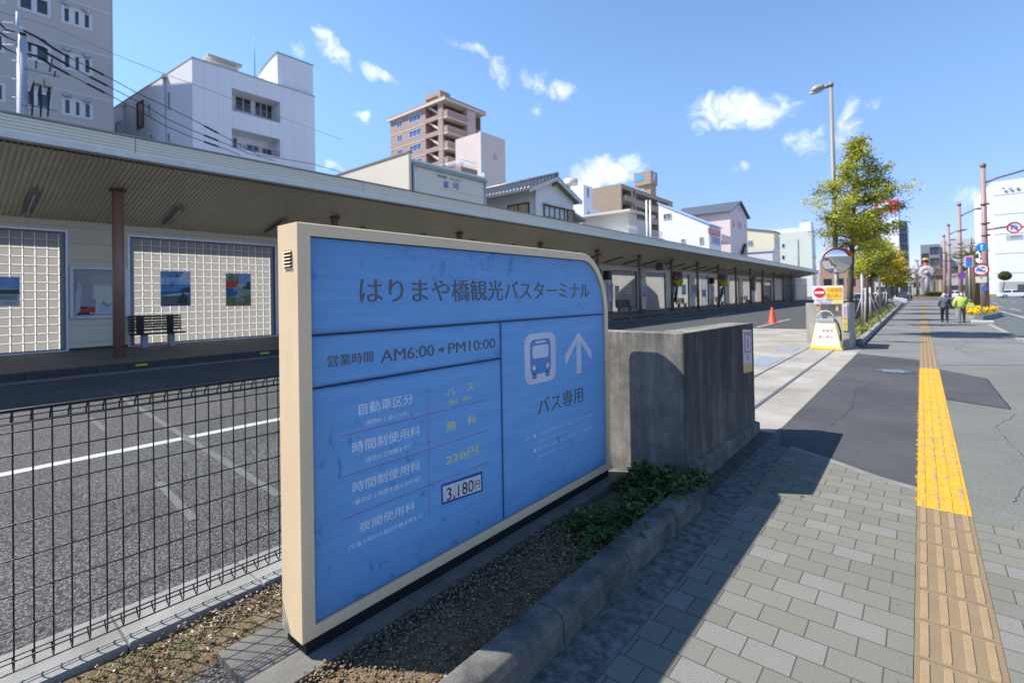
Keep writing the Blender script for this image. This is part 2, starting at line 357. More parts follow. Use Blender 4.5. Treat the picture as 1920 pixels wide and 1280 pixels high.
    for ya, yb_, z in ((1.288, 2.335, .946), (1.289, 2.336, .749), (1.289, 2.339, .546)): rl.quad((xr, ya*K, sq(z)-.0016), (xr, yb_*K, sq(z)-.0016), (xr, yb_*K, sq(z)+.0016), (xr, ya*K, sq(z)+.0016))
    rl.quad((xr+.0004, 1.834*K-.0014, sq(.363)), (xr+.0004, 1.834*K+.0014, sq(.363)), (xr+.0004, 1.834*K+.0014, sq(1.107)), (xr+.0004, 1.834*K-.0014, sq(1.107)))
    rl.build('red_rule', red, root)
    # price sticker, slightly tilted, with torn corner tapes
    ps = MB(); o = Vector((X+.0012, 1.944*K, sq(.412))); 
    pts = [(X+.0008, 1.938*K, sq(.418)), (X+.0008, 2.257*K, sq(.391)), (X+.0008, 2.255*K, sq(.488)), (X+.0008, 1.936*K, sq(.508))]
    ps.extr(pts, (0.0012, 0, 0)); st = ps.build('price_sticker', mat('white_sticker', (0.74, 0.73, 0.76), 0.45, scale=30, amt=.3), root)
    bd = MB(); xx = X+.0002
    bd.extr([(xx, 1.925*K, sq(.405)), (xx, 2.272*K, sq(.378)), (xx, 2.272*K, sq(.505)), (xx, 1.922*K, sq(.522))], (0.0004, 0, 0)); bd.build('glue_mark', mat('glue_mark', (0.02, 0.075, 0.20), .6, (0.03, .12, .35), 25, .9), st)
    text('price_lettering', '3,180', (X+.0024, 1.965*K, sq(.405)), Vector((0, 1, -.05)).normalized(), UZ, .225*K, .082, mat('black_print', (0.012, 0.012, 0.014), .5), st)
    text('price_lettering', '円', (X+.0024, 2.2*K, sq(.413)), Vector((0, 1, -.05)).normalized(), UZ, .045*K, .048, mat('black_print', (0.012, 0.012, 0.014), .5), st)
    T('バス専用', 2.868, 3.487, .735, .86, grey, 'bus_lettering', 0.003, .004)
    wn = mat('note_print', (0.62, 0.72, 0.86), .5)
    T('備考', 2.716, 2.772, .588, .612, wn, 'note_lettering'); 
    T('この施設は高知市はりまや橋観光バスターミナル条例', 2.857, 3.627, .588, .614, wn, 'note_lettering'); T('の定めるところによります。', 2.857, 3.266, .534, .560, wn, 'note_lettering')
    T('自動二輪車・三輪車、軽自動・普通自動車、貨物自動車等は', 2.857, 3.623, .482, .508, wn, 'note_lettering'); T('利用できません。', 2.857, 3.101, .428, .454, wn, 'note_lettering')
    dt = MB()
    for z in (.6, .497): dt.disc((X+.0004, 2.826*K, sq(z)), UY, UZ, .0125, n=18)
    dt.build('note_dot', white, root)
    # bus pictogram: rounded white plate with a blue bus cut as raised shapes, and the arrow
    def rrect(a, b, c, d, rr, x):
        pts = []
        for (cy_, cz_, t0) in ((b-rr, c+rr, -90), (b-rr, d-rr, 0), (a+rr, d-rr, 90), (a+rr, c+rr, 180)):
            for k in range(7): t = rad(t0+15*k); pts.append((x, cy_+rr*math.cos(t), cz_+rr*math.sin(t)))
        return pts
    pw = mat('pictogram_white', (0.66, 0.68, 0.80), .45)
    b_ = MB(); A, B, C_, D_ = 2.724*K, 3.107*K, sq(.972), sq(1.336); b_.extr(rrect(A, B, C_, D_, .075, X), (.0008, 0, 0)); plate = b_.build('bus_plate', pw, root)
    w_, h_ = B-A, D_-C_; x1 = X+.0012; c1 = MB(); fy_ = lambda t: A+w_*t; fz = lambda t: C_+h_*t
    c1.quad(*rrect(fy_(.17), fy_(.83), fz(.19), fz(.88), .04, x1))
    c1.quad(*rrect(fy_(.22), fy_(.36), fz(.10), fz(.21), .012, x1)); c1.quad(*rrect(fy_(.64), fy_(.78), fz(.10), fz(.21), .012, x1))
    c1.build('bus_shape', mat('pictogram_blue', (0.10, 0.27, 0.56), .45), plate)
    c2 = MB(); x2 = x1+.0006; c2.quad(*rrect(fy_(.24), fy_(.76), fz(.50), fz(.76), .02, x2)); c2.quad(*rrect(fy_(.34), fy_(.66), fz(.80), fz(.845), .008, x2))
    for t in (.28, .72): c2.disc((x2, fy_(t), fz(.32)), UY, UZ, w_*.052, n=20)
    c2.build('bus_window', pw, plate)
    aa = MB(); ac = 3.438*K; at_, ab = sq(1.309), sq(.972); hw = .198*K; sw = .034; t_ = .062
    aa.extr([(X, ac-sw, ab), (X, ac+sw, ab), (X, ac+sw, at_-.085), (X, ac+hw-.0, at_-.245), (X, ac+hw, at_-.165), (X, ac, at_), (X, ac-hw, at_-.165), (X, ac-hw, at_-.245), (X, ac-sw, at_-.085)], (.0008, 0, 0))
    aa.build('arrow', pw, root)
    return root
def blue2():
    m = mat('blue_back', (0.30, 0.42, 0.70), .5); nt = m.node_tree; N = nt.nodes; tr = N.new('ShaderNodeBsdfTranslucent'); tr.inputs[0].default_value = (0.9, 0.93, 1.0, 1)
    mx = N.new('ShaderNodeMixShader'); mx.inputs[0].default_value = .85; nt.links.new(N['Principled BSDF'].outputs[0], mx.inputs[1]); nt.links.new(tr.outputs[0], mx.inputs[2]); nt.links.new(mx.outputs[0], N['Material Output'].inputs[0]); return m
build_sign()
# ================================================================== ground
def node_mat(name):
    m = bpy.data.materials.new(name); m.use_nodes = True; nt = m.node_tree
    return m, nt.nodes, nt.links, nt.nodes['Principled BSDF'], nt.nodes.new('ShaderNodeTexCoord').outputs['Object']
def rng_(N, L, v, a, b, c, d, smooth=False):
    r = N.new('ShaderNodeMapRange'); r.inputs['From Min'].default_value = a; r.inputs['From Max'].default_value = b; r.inputs['To Min'].default_value = c; r.inputs['To Max'].default_value = d
    if smooth: r.interpolation_type = 'SMOOTHSTEP'
    L.new(v, r.inputs['Value']); return r.outputs[0]
def noise_(N, L, v, sc, det=4, rough=.6, dist=0):
    n = N.new('ShaderNodeTexNoise'); n.inputs['Scale'].default_value = sc; n.inputs['Detail'].default_value = det; n.inputs['Roughness'].default_value = rough; n.inputs['Distortion'].default_value = dist; L.new(v, n.inputs['Vector']); return n.outputs[0]
def mix_(N, L, f, a, b, mode='MIX'):
    m = N.new('ShaderNodeMixRGB'); m.blend_type = mode
    for i, v in enumerate((f, a, b)):
        if isinstance(v, (int, float)): m.inputs[i].default_value = v
        elif isinstance(v, tuple): m.inputs[i].default_value = (*v, 1)
        else: L.new(v, m.inputs[i])
    return m.outputs[0]
def bump_(N, L, b, h, st, dist):
    n = N.new('ShaderNodeBump'); n.inputs['Strength'].default_value = st; n.inputs['Distance'].default_value = dist; L.new(h, n.inputs['Height']); L.new(n.outputs[0], b.inputs['Normal'])
def asphalt(name, c1, c2, grain, gs, bump, spots=0.0):
    m, N, L, b, O = node_mat(name); b.inputs['Roughness'].default_value = .85; b.inputs['Specular IOR Level'].default_value = .3
    vo = N.new('ShaderNodeTexVoronoi'); vo.inputs['Scale'].default_value = gs; vo.inputs['Randomness'].default_value = 1; L.new(O, vo.inputs['Vector'])
    sep = N.new('ShaderNodeSeparateColor'); L.new(vo.outputs['Color'], sep.inputs[0])
    base = mix_(N, L, rng_(N, L, noise_(N, L, O, .6, 5), .35, .65, 0, 1), c1, c2)
    g = rng_(N, L, sep.outputs[0], 0, 1, 1-grain, 1+grain)
    col = mix_(N, L, 1.0, base, g, 'MULTIPLY')
    e = rng_(N, L, vo.outputs['Distance'], 0.15, .62, 1.12, 1-grain*.9); col = mix_(N, L, 1.0, col, e, 'MULTIPLY')
    if spots: col = mix_(N, L, rng_(N, L, noise_(N, L, O, 2.2, 3), .66, .7, 0, spots), col, tuple(c*.45 for c in c1))
    L.new(col, b.inputs['Base Color'])
    bump_(N, L, b, rng_(N, L, vo.outputs['Distance'], 0, .6, 1, 0), bump, .006); return m
def concrete(name, c1, c2, sc=1.5, streak=None, dark=None, bump=.25):
    m, N, L, b, O = node_mat(name); b.inputs['Roughness'].default_value = .9; b.inputs['Specular IOR Level'].default_value = .25
    v = O
    if streak:
        mp = N.new('ShaderNodeMapping'); mp.inputs['Scale'].default_value = streak; L.new(O, mp.inputs[0]); v = mp.outputs[0]
    col = mix_(N, L, rng_(N, L, noise_(N, L, v, sc, 8, .65), .36, .64, 0, 1), c1, c2)
    if dark: col = mix_(N, L, rng_(N, L, noise_(N, L, O, dark[1], 6, .7), dark[2], dark[2]+.12, 0, dark[3]), col, dark[0])
    gn = noise_(N, L, O, 160, 3); col = mix_(N, L, 1.0, col, rng_(N, L, gn, .3, .7, .8, 1.2), 'MULTIPLY')
    L.new(col, b.inputs['Base Color']); bump_(N, L, b, gn, bump, .004); return m

def sheet(name, poly, z, m):
    q = MB(); q.quad(*[(x, y, z) for x, y in poly]); o = q.build(name, m)
    if o.data.polygons[0].normal.z < 0: o.data.flip_normals()
    return tag(o, kind='structure')
lot_m = asphalt('lot_asphalt', (0.105, 0.105, 0.102), (0.14, 0.14, 0.137), .75, 80, 1.0)
walk_m = asphalt('walk_asphalt', (0.14, 0.14, 0.136), (0.19, 0.19, 0.184), .2, 120, .3, .35)
patch_m = asphalt('patch_asphalt', (0.052, 0.052, 0.056), (0.076, 0.075, 0.079), .2, 130, .3, .25)
green_m = asphalt('green_grey_asphalt', (0.125, 0.128, 0.114), (0.155, 0.158, 0.143), .2, 130, .25, .3)
road_m = asphalt('road_asphalt', (0.085, 0.097, 0.10), (0.115, 0.127, 0.13), .2, 70, .4)
far_m = asphalt('far_ground', (0.10, 0.104, 0.104), (0.14, 0.14, 0.136), .1, 20, .1)
apron_m = concrete('apron_concrete', (0.21, 0.193, 0.165), (0.33, 0.31, 0.275), .8, None, ((0.22, .20, .17), 2.5, .58, .5))
sheet('ground', [(-700, -300), (900, -300), (900, 1800), (-700, 1800)], -.17, far_m)
sheet('lot_ground', [(-15.2, -40), (-1.30, -40), (-1.30, 112), (-15.2, 112)], 0, lot_m)
sheet('back_ground', [(-160, -60), (-15.2, -60), (-15.2, 190), (-160, 190)], -.02, far_m)
sheet('apron_concrete', [(-1.30, 6.15), (-1.30, 16.9), (-3.75, 24.6), (-8.4, 23.7), (-9.2, 12), (-3.2, 6.15)], .004, apron_m)
sheet('sidewalk', [(-1.30, -8), (2.32, -8), (2.32, 95), (-1.30, 95)], 0.0, walk_m)
sheet('road', [(2.32, -60), (26, -60), (26, 400), (2.32, 400)], -.10, road_m)
sheet('cross_street', [(-120, 95), (2.32, 95), (2.32, 118), (-120, 118)], -.06, road_m)
sheet('far_sidewalk', [(26, -60), (60, -60), (60, 400), (26, 400)], .0, far_m)
# patches
sheet('asphalt_patch', [(-1.295, 6.5), (-1.18, 5.76), (-.71, 5.47), (-.30, 5.17), (-.058, 5.06), (-.058, 14.62), (-1.19, 15.4), (-1.295, 15.55)], .0035, patch_m)
sheet('asphalt_patch', [(.247, 9.55), (.88, 9.2), (.87, 12.1), (.247, 13.1)], .0075, patch_m)
sheet('asphalt_strip', [(.247, 4.80), (.9, 4.42), (2.3, 3.7), (2.3, 15.2), (.247, 13.9)], .0035, green_m)

# pavers
def paver_mat():
    m, N, L, b, O = node_mat('pavers'); b.inputs['Roughness'].default_value = .88; b.inputs['Specular IOR Level'].default_value = .25
    mp = N.new('ShaderNodeMapping'); mp.inputs['Location'].default_value = (.055, .024, 0); L.new(O, mp.inputs[0])
    br = N.new('ShaderNodeTexBrick'); br.offset = .5; br.inputs['Scale'].default_value = 1; br.inputs['Brick Width'].default_value = .198; br.inputs['Row Height'].default_value = .155
    br.inputs['Mortar Size'].default_value = .0035; br.inputs['Mortar Smooth'].default_value = .25; br.inputs['Bias'].default_value = 0
    br.inputs['Color1'].default_value = (0, 0, 0, 1); br.inputs['Color2'].default_value = (1, 1, 1, 1); br.inputs['Mortar'].default_value = (.5, .5, .5, 1)
    L.new(mp.outputs[0], br.inputs['Vector'])
    sep = N.new('ShaderNodeSeparateColor'); L.new(br.outputs['Color'], sep.inputs[0]); r = sep.outputs[0]
    c = mix_(N, L, r, (0.142, 0.139, 0.115), (0.179, 0.176, 0.148))
    c = mix_(N, L, rng_(N, L, r, .74, .78, 0, 1), c, (0.180, .175, .160))
    gn = noise_(N, L, O, 230, 3); gmul = rng_(N, L, r, .72, .78, .34, .55)
    one = N.new('ShaderNodeMath'); one.operation = 'MULTIPLY_ADD'; L.new(rng_(N, L, gn, .3, .7, -1, 1), one.inputs[0]); L.new(gmul, one.inputs[1]); one.inputs[2].default_value = 1
    c = mix_(N, L, 1.0, c, one.outputs[0], 'MULTIPLY')
    c = mix_(N, L, rng_(N, L, noise_(N, L, O, 1.1, 5), .4, .7, 0, .28), c, (0.12, .115, .10))
    vo = N.new('ShaderNodeTexVoronoi'); vo.inputs['Scale'].default_value = 2.1; L.new(O, vo.inputs['Vector'])
    d = N.new('ShaderNodeMath'); d.operation = 'MULTIPLY_ADD'; L.new(noise_(N, L, O, 60, 2), d.inputs[0]); d.inputs[1].default_value = .05; L.new(vo.outputs['Distance'], d.inputs[2])
    c = mix_(N, L, rng_(N, L, d.outputs[0], .062, .070, .75, 0), c, (.04, .042, .045))
    c = mix_(N, L, rng_(N, L, br.outputs['Fac'], 0, 1, 0, .85), c, (0.055, .053, .047))
    L.new(c, b.inputs['Base Color'])
    h = N.new('ShaderNodeMath'); h.operation = 'MULTIPLY_ADD'; L.new(br.outputs['Fac'], h.inputs[0]); h.inputs[1].default_value = -2.5; L.new(gn, h.inputs[2])
    bump_(N, L, b, h.outputs[0], .55, .004); return m
pv = paver_mat()
sheet('paver_sidewalk', [(-1.07, -8), (-.0575, -8), (-.0575, 5.06), (-.30, 5.17), (-.71, 5.47), (-1.07, 5.69)], .0040, pv)
sheet('paver_sidewalk', [(.2475, -8), (2.3, -8), (2.3, 3.7), (.9, 4.42), (.2475, 4.80)], .0040, pv)
# joint line kerb stone between pavers and patch
ks = MB(); kp = [(-1.07, 5.69), (-.71, 5.47), (-.30, 5.17), (-.058, 5.06)]
for a, b_ in zip(kp, kp[1:]):
    ks.hexa([(a[0], a[1], .001), (b_[0], b_[1], .001), (b_[0], b_[1]+.10, .001), (a[0], a[1]+.10, .001), (a[0], a[1], .0068), (b_[0], b_[1], .0068), (b_[0], b_[1]+.10, .0068), (a[0], a[1]+.10, .0068)])
struct(ks, 'paver_edging', concrete('edging', (.15, .15, .14), (.20, .20, .185), 6))
gut_m = concrete('gutter_concrete', (0.06, .06, .06), (0.165, .165, .162), 16, None, ((.045, .045, .046), 30, .56, .5), .6)
sheet('gutter', [(-1.32, -8), (-1.07, -8), (-1.07, 5.69), (-1.18, 5.76), (-1.30, 6.5), (-1.32, 6.5)], .0065, gut_m)
sheet('verge_concrete', [(-1.52, 3.86), (-1.32, 3.86), (-1.32, 6.2), (-1.52, 6.2)], .0095, concrete('verge_concrete', (.05, .049, .046), (.09, .087, .08), 5))

# ---- tactile paving: blocks with four raised bars each
def tactile():
    brown = mat('tactile_brown', (0.215, 0.155, 0.088), .85, (0.165, .12, .07), 5, .6, grain=.25, gscale=260, bump=.3, bscale=220)
    barm = mat('tactile_bar', (0.29, 0.205, 0.112), .8, (0.23, .16, .088), 9, .6, grain=.25, gscale=260, bump=.3, bscale=220)
    # painted yellow part: base is paint, tops of the bars worn to the block's colour
    m, N, L, b, O = node_mat('tactile_yellow'); b.inputs['Roughness'].default_value = .6
    c = mix_(N, L, rng_(N, L, noise_(N, L, O, 6, 6), .35, .65, 0, 1), (0.50, .255, .008), (.60, .33, .012)); c = mix_(N, L, rng_(N, L, noise_(N, L, O, 3.5, 7, .7), .52, .68, 0, .55), c, (.33, .19, .05)); c = mix_(N, L, rng_(N, L, noise_(N, L, O, 26, 4, .7), .62, .66, 0, .6), c, (.20, .13, .06)); L.new(c, b.inputs['Base Color']); bump_(N, L, b, noise_(N, L, O, 200, 2), .2, .003)
    m2, N, L, b, O = node_mat('tactile_worn'); b.inputs['Roughness'].default_value = .75
    mp = N.new('ShaderNodeMapping'); mp.inputs['Scale'].default_value = (1, .35, 1); L.new(O, mp.inputs[0])
    c = mix_(N, L, rng_(N, L, noise_(N, L, mp.outputs[0], 22, 5, .7), .44, .53, 0, 1), (.30, .205, .10), (.56, .30, .01)); L.new(c, b.inputs['Base Color'])
    t = MB(); n0, n1 = -14, 260; st = .3235; yo = 2.771-st*8
    x0, x1 = -.0555, .2455
    def bar(xa, ya, yb, w, z):
        # rounded flat-topped bar
        r = w*.5; pts = [(xa-r, ya+r*.7), (xa-r*.7, ya), (xa+r*.7, ya), (xa+r, ya+r*.7), (xa+r, yb-r*.7), (xa+r*.7, yb), (xa-r*.7, yb), (xa-r, yb-r*.7)]
        q = [(xa+(px-xa)*.74, (ya+yb)/2+(py-(ya+yb)/2)*(1-.12*r/(yb-ya)*4)) for px, py in pts]; k = len(t.v)
        t.v += [Vector((p[0], p[1], z)) for p in pts]+[Vector((p[0], p[1], z+.0055)) for p in q]
        for i in range(8): j = (i+1) % 8; t.f.append((k+i, k+j, k+8+j, k+8+i)); t.m.append(t.mi); t.sm.append(False)
        t.f.append(tuple(k+8+i for i in range(8))); t.m.append(t.mi); t.sm.append(False)
    for i in range(n0, n1):
        ya = yo+i*st; yb = ya+st
        if ya > 85: break
        yel = ya > 4.5 and ya < 12.9; new = 9.1 < ya < 12.9
        if yel and not new: t.mi = 1
        elif new: t.mi = 1
        else: t.mi = 0
        a0 = 4.87 if 4.5 < ya < 4.6 else ya
        t.box(x0, x1, ya+.002, yb-.002, -.01, .0075 if ya < 40 else .006)
        if ya < 34:
            for k in range(4):
                xa = x0+.0375+k*.0752
                t.mi = (3 if not new else 1) if yel else 2
                bar(xa, ya+.018, yb-.018, .034, .0075)
    o = t.build('tactile_paving', [brown, m, barm, m2]); return tag(o, kind='structure')
tactile()
# paint spill either side of the strip: paint runs on the asphalt
q = MB(); rg = random.Random(3)
for i in range(40):
    y = 4.9+i*.21+rg.uniform(-.08, .08); w = rg.uniform(.004, .016)
    q.quad((-.0575, y-.06, .0072), (-.0575, y+.06, .0072), (-.0575-w, y+.03, .0072), (-.0575-w, y-.04, .0072))
tag(q.build('paint_spill', MATS.setdefault('spill', mat('spill_paint', (.42, .22, .04), .7))), kind='structure')

# ---- planter kerb of bevelled concrete stones
kc = concrete('kerb_concrete', (0.05, .05, .047), (0.15, .146, .13), 5, None, ((.10, .10, .095), 9, .55, .6), .5)
kb = MB(); y = 1.875-.67*8
while y < 3.8:
    yb = min(y+.67, 3.875); a, b2 = y+.003, yb-.003; xo, xi = -1.300, -1.445
    pr = [(xi, -.05), (xo+.02, -.05), (xo+.012, .115), (xo-.012, .148), (xo-.03, .152), (xi+.012, .152), (xi, .14)]
    kb.extr([(px, a, pz) for px, pz in pr], (0, b2-a, 0)); y += .67
kj = struct(kb, 'planter_kerb', kc, .006)
# fence kerb
fk = MB()
for i in range(-10, 7):
    fk.box(-3.185, -2.815, i*.6+.002, (i+1)*.6-.002, -.06, .050)
struct(fk, 'fence_kerb', concrete('fence_kerb_concrete', (.17, .167, .158), (.26, .255, .243), 3, None, ((.17, .17, .16), 8, .58, .5), .4), .01)
# soil
def soil():
    m, N, L, b, O = node_mat('soil'); b.inputs['Roughness'].default_value = 1; b.inputs['Specular IOR Level'].default_value = .1
    c = mix_(N, L, rng_(N, L, noise_(N, L, O, 22, 8, .7), .35, .65, 0, 1), (.07, .05, .03), (.22, .165, .10)); c = mix_(N, L, rng_(N, L, noise_(N, L, O, 6, 5), .55, .66, 0, .45), c, (.16, .17, .07))
    c = mix_(N, L, 1.0, c, rng_(N, L, noise_(N, L, O, 130, 3), .3, .7, .6, 1.4), 'MULTIPLY'); L.new(c, b.inputs['Base Color']); bump_(N, L, b, noise_(N, L, O, 90, 5), 1, .012)
    q = MB(); rg = random.Random(5); nx, ny = 28, 110; x0, x1, y0, y1 = -2.815, -1.445, -3.0, 4.0; hh = {}
    for i in range(nx+1):
        for j in range(ny+1):
            x = x0+(x1-x0)*i/nx; y = y0+(y1-y0)*j/ny; hh[i, j] = len(q.v)
            near = max(0, 1-abs(x+2.2)/.35) if .6 < y < 4 else 0
            q.v.append(Vector((x, y, .012+.012*math.sin(x*9+y*3)*math.sin(y*5.3)+rg.uniform(-.006, .006)-.03*min(1, near*2)+(.02 if x > -1.95 else 0))))
    for i in range(nx):
        for j in range(ny): q.f.append((hh[i, j], hh[i+1, j], hh[i+1, j+1], hh[i, j+1])); q.m.append(0); q.sm.append(True)
    tag(q.build('planter_soil', m), kind='structure')
    sl = MB(); sl.box(-2.45, -2.005, .84, 4.0, -.05, .042)
    struct(sl, 'sign_footing', concrete('footing', (.095, .092, .082), (.155, .148, .134), 4, None, ((.10, .10, .09), 10, .58, .5), .4), .004)
    # pebbles
    cols = [mat('pebble_brown', (.19, .12, .06), .8, (.12, .07, .035), 20), mat('pebble_ochre', (.28, .19, .098), .8, (.18, .12, .063), 20), mat('pebble_pale', (.32, .275, .21), .8, (.23, .19, .14), 20), mat('pebble_dark', (.085, .06, .04), .8)]
    p = MB(); ico = []
    t = (1+5**.5)/2
    iv = [Vector(v).normalized() for v in ((-1, t, 0), (1, t, 0), (-1, -t, 0), (1, -t, 0), (0, -1, t), (0, 1, t), (0, -1, -t), (0, 1, -t), (t, 0, -1), (t, 0, 1), (-t, 0, -1), (-t, 0, 1))]
    fi = [(0, 11, 5), (0, 5, 1), (0, 1, 7), (0, 7, 10), (0, 10, 11), (1, 5, 9), (5, 11, 4), (11, 10, 2), (10, 7, 6), (7, 1, 8), (3, 9, 4), (3, 4, 2), (3, 2, 6), (3, 6, 8), (3, 8, 9), (4, 9, 5), (2, 4, 11), (6, 2, 10), (8, 6, 7), (9, 8, 1)]
    def peb(x, y, z, r):
        k = len(p.v); sx, sy, sz = r*rg.uniform(.7, 1.35), r*rg.uniform(.7, 1.35), r*rg.uniform(.5, .9); c, s_ = math.cos(rg.uniform(0, 6.3)), math.sin(rg.uniform(0, 6.3))
        mi = rg.choice((0, 0, 1, 1, 1, 2, 3))
        for v in iv:
            w = v*rg.uniform(.82, 1.12); a, b_ = w.x*sx, w.y*sy; p.v.append(Vector((x+a*c-b_*s_, y+a*s_+b_*c, z+w.z*sz)))
        for f in fi: p.f.append(tuple(k+i for i in f)); p.m.append(mi); p.sm.append(False)
    for i in range(8000):
        x = rg.uniform(-2.02, -1.45); yy = rg.uniform(.45, 2.9)
        peb(x, yy, .036+rg.uniform(-.006, .008)+.012*(1 if rg.random() < .2 else 0), rg.uniform(.003, .0072))
    for i in range(900):
        x = rg.uniform(-2.8, -2.46) if rg.random() < .7 else rg.uniform(-2.46, -2.05); yy = rg.uniform(.1, 1.35 if x < -2.46 else .83); peb(x, yy, .018, rg.uniform(.002, .006))
    tag(p.build('gravel', cols), 'fine brown gravel spread in the planter between sign footing and kerb', kind='stuff')
    # dry leaf litter and moss tufts by the fence kerb
    q = MB()
    for i in range(520):
        if rg.random() < .45: x = rg.gauss(-2.72, .045); y = rg.gauss(1.02, .16)
        else: x = rg.uniform(-2.80, -2.42); y = rg.uniform(.05, 1.5)
        if x > -2.46 and y > .82 or x < -2.81: continue
        a = rg.uniform(0, 6.3); l = rg.uniform(.004, .015); w = l*rg.uniform(.25, .5); u = Vector((math.cos(a), math.sin(a), rg.uniform(-.3, .4))); v = Vector((-math.sin(a), math.cos(a), rg.uniform(-.5, .5)))
        c = Vector((x, y, .03+rg.uniform(0, .018))); q.mi = rg.choice((0, 0, 1, 1, 2, 3))
        q.quad(c-u*l, c-u*l*.3+v*w, c+u*l*.4+v*w*.8+Vector((0, 0, .004)), c+u*l, c+u*l*.3-v*w, c-u*l*.5-v*w*.7)
    tag(q.build('leaf_litter', [mat('dry_leaf', (.22, .12, .07), .8), mat('pale_leaf', (.42, .34, .25), .8), mat('grey_leaf', (.33, .31, .29), .8), mat('dark_leaf', (.10, .055, .035), .8)]), 'dry brown leaves lying on the soil under the mesh fence', kind='stuff')
    g = MB()
    for (cx_, cy_, n_, sp) in ((-2.74, .93, 90, .05), (-2.7, .62, 80, .06), (-2.62, .40, 120, .09), (-2.5, .62, 70, .06), (-2.78, 1.25, 60, .04), (-2.6, .78, 80, .08)):
        for i in range(n_):
            x, y = rg.gauss(cx_, sp), rg.gauss(cy_, sp)
            if x < -2.81: continue
            a = rg.uniform(0, 6.3); h = rg.uniform(.012, .035); w = .003; u = Vector((math.cos(a)*w, math.sin(a)*w, 0)); tip = Vector((rg.gauss(0, .012), rg.gauss(0, .012), h)); c = Vector((x, y, .02)); g.mi = rg.choice((0, 1))
            g.quad(c-u, c+u, c+tip*.6+u*.8, c+tip, c+tip*.6-u*.8)
    tag(g.build('moss_tufts', [mat('moss', (.13, .17, .03), .8), mat('moss_dry', (.26, .24, .09), .8)]), 'short yellow green weeds dotting the bare soil', kind='stuff')
soil()
# ---- lot markings, rail grooves, drain covers, manhole
wl = mat('road_paint', (.46, .46, .445), .7, (.30, .30, .293), 9, .5, 8)
fw = mat('faded_paint', (.112, .112, .11), .85, (.082, .082, .08), 22, .9, 8, grain=.5, gscale=120)
def strip(name, a, b_, w, z, m, kind='structure'):
    a = Vector((a[0], a[1], z)); b_ = Vector((b_[0], b_[1], z)); d = (b_-a).normalized(); n = Vector((-d.y, d.x, 0))*w/2
    q = MB(); q.quad(a-n, b_-n, b_+n, a+n); o = q.build(name, m)
    if o.data.polygons[0].normal.z < 0: o.data.flip_normals()
    return tag(o, kind=kind)
strip('lot_marking', (-6.78, -10), (-6.74, 12), .15, .004, wl)
strip('lot_marking', (-5.97, 25.2), (-6.1, 33.5), .12, .006, wl)
strip('lot_marking', (-11.8, 2.25), (-4.1, 1.88), .075, .0045, fw)
strip('lot_marking', (-9.1, 1.52), (-8.0, 1.49), .06, .0045, fw); strip('lot_marking', (-5.3, 1.35), (-4.16, 1.28), .06, .0045, fw)
strip('lot_marking', (-13.2, 30), (-11.5, 40), .12, .004, wl); strip('lot_marking', (-12.2, 42), (-10.8, 33), .12, .004, wl)
steel = mat('dull_steel', (.22, .23, .26), .45, metal=.7); gap = mat('groove_dark', (.03, .03, .03), .9)
for xx, w in ((-1.84, .035), (-2.49, .02)):
    strip('gate_rail_groove', (xx+.03, 6.2), (xx-.03, 17.0), w+.02, .0075, gap); 
    rr = MB(); rr.hexa([(xx+.03-w/2, 6.2, .008), (xx+.03+w/2, 6.2, .008), (xx-.03+w/2, 17, .008), (xx-.03-w/2, 17, .008), (xx+.03-w/4, 6.2, .013), (xx+.03+w/4, 6.2, .013), (xx-.03+w/4, 17, .013), (xx-.03-w/4, 17, .013)]); struct(rr, 'gate_rail', steel)
drain_m = mat('drain_steel', (.30, .33, .36), .6, (.22, .24, .26), 6, metal=.3)
for (xa, xb, ya, yb) in ((-3.12, -2.60, 11.8, 13.6), (-3.12, -2.68, 15.0, 16.2)):
    q = MB(); q.box(xa, xb, ya, yb, .0, .011); struct(q, 'drain_cover', drain_m)
def manhole():
    root = empty('manhole_cover', (-.44, 12.35, .004), 'round iron manhole cover with worn pale and blue pattern in the dark asphalt', 'manhole cover')
    q = MB(); q.disc((-.44, 12.35, .0036), UX, UY, .33, n=40, d=(0, 0, .006)); q.build('rim', mat('iron', (.07, .07, .075), .6, metal=.5), root)
    q = MB(); q.disc((-.44, 12.35, .0096), UX, UY, .295, n=40, d=(0, 0, .0035)); q.build('lid', mat('painted_iron', (.075, .09, .12), .5, (.04, .05, .075), 16, .9), root)
    rg = random.Random(2); q = MB()
    for i in range(46):
        a = rg.uniform(0, 6.28); r = rg.uniform(.03, .26); s_ = rg.uniform(.012, .04); q.disc((-.44+r*math.cos(a), 12.35+r*math.sin(a), .0136), UX, UY, s_, s_*rg.uniform(.4, 1), n=8, d=(0, 0, .0015))
    q.build('raised_pattern', mat('worn_white', (.42, .42, .41), .5, (.2, .22, .26), 20, .9), root)
manhole()
# ---- road: kerb, lines
rk = concrete('road_kerb_concrete', (.20, .197, .187), (.29, .285, .27), 3)
q = MB()
for i in range(-20, 39): q.box(2.30, 2.46, i*.8+.003, (i+1)*.8-.003, -.12, .012 if not 20.0 < i*.8 < 20.9 else .10)
struct(q, 'road_kerb', rk, .012)
strip('road_marking', (4.62, 30), (4.62, 300), .16, -.095, wl)
for (px, py) in ((5.8, 64), (5.85, 54), (6.8, 80), (6.8, 44)): strip('road_marking', (px, py), (px, py+6), .14, -.095, wl)
for k in range(10): strip('road_marking', (9.2, 40+k*12), (9.2, 45+k*12), .15, -.095, wl)
strip('road_marking', (-1.2, 88.5), (3.6, 88.5), .6, .006, wl)

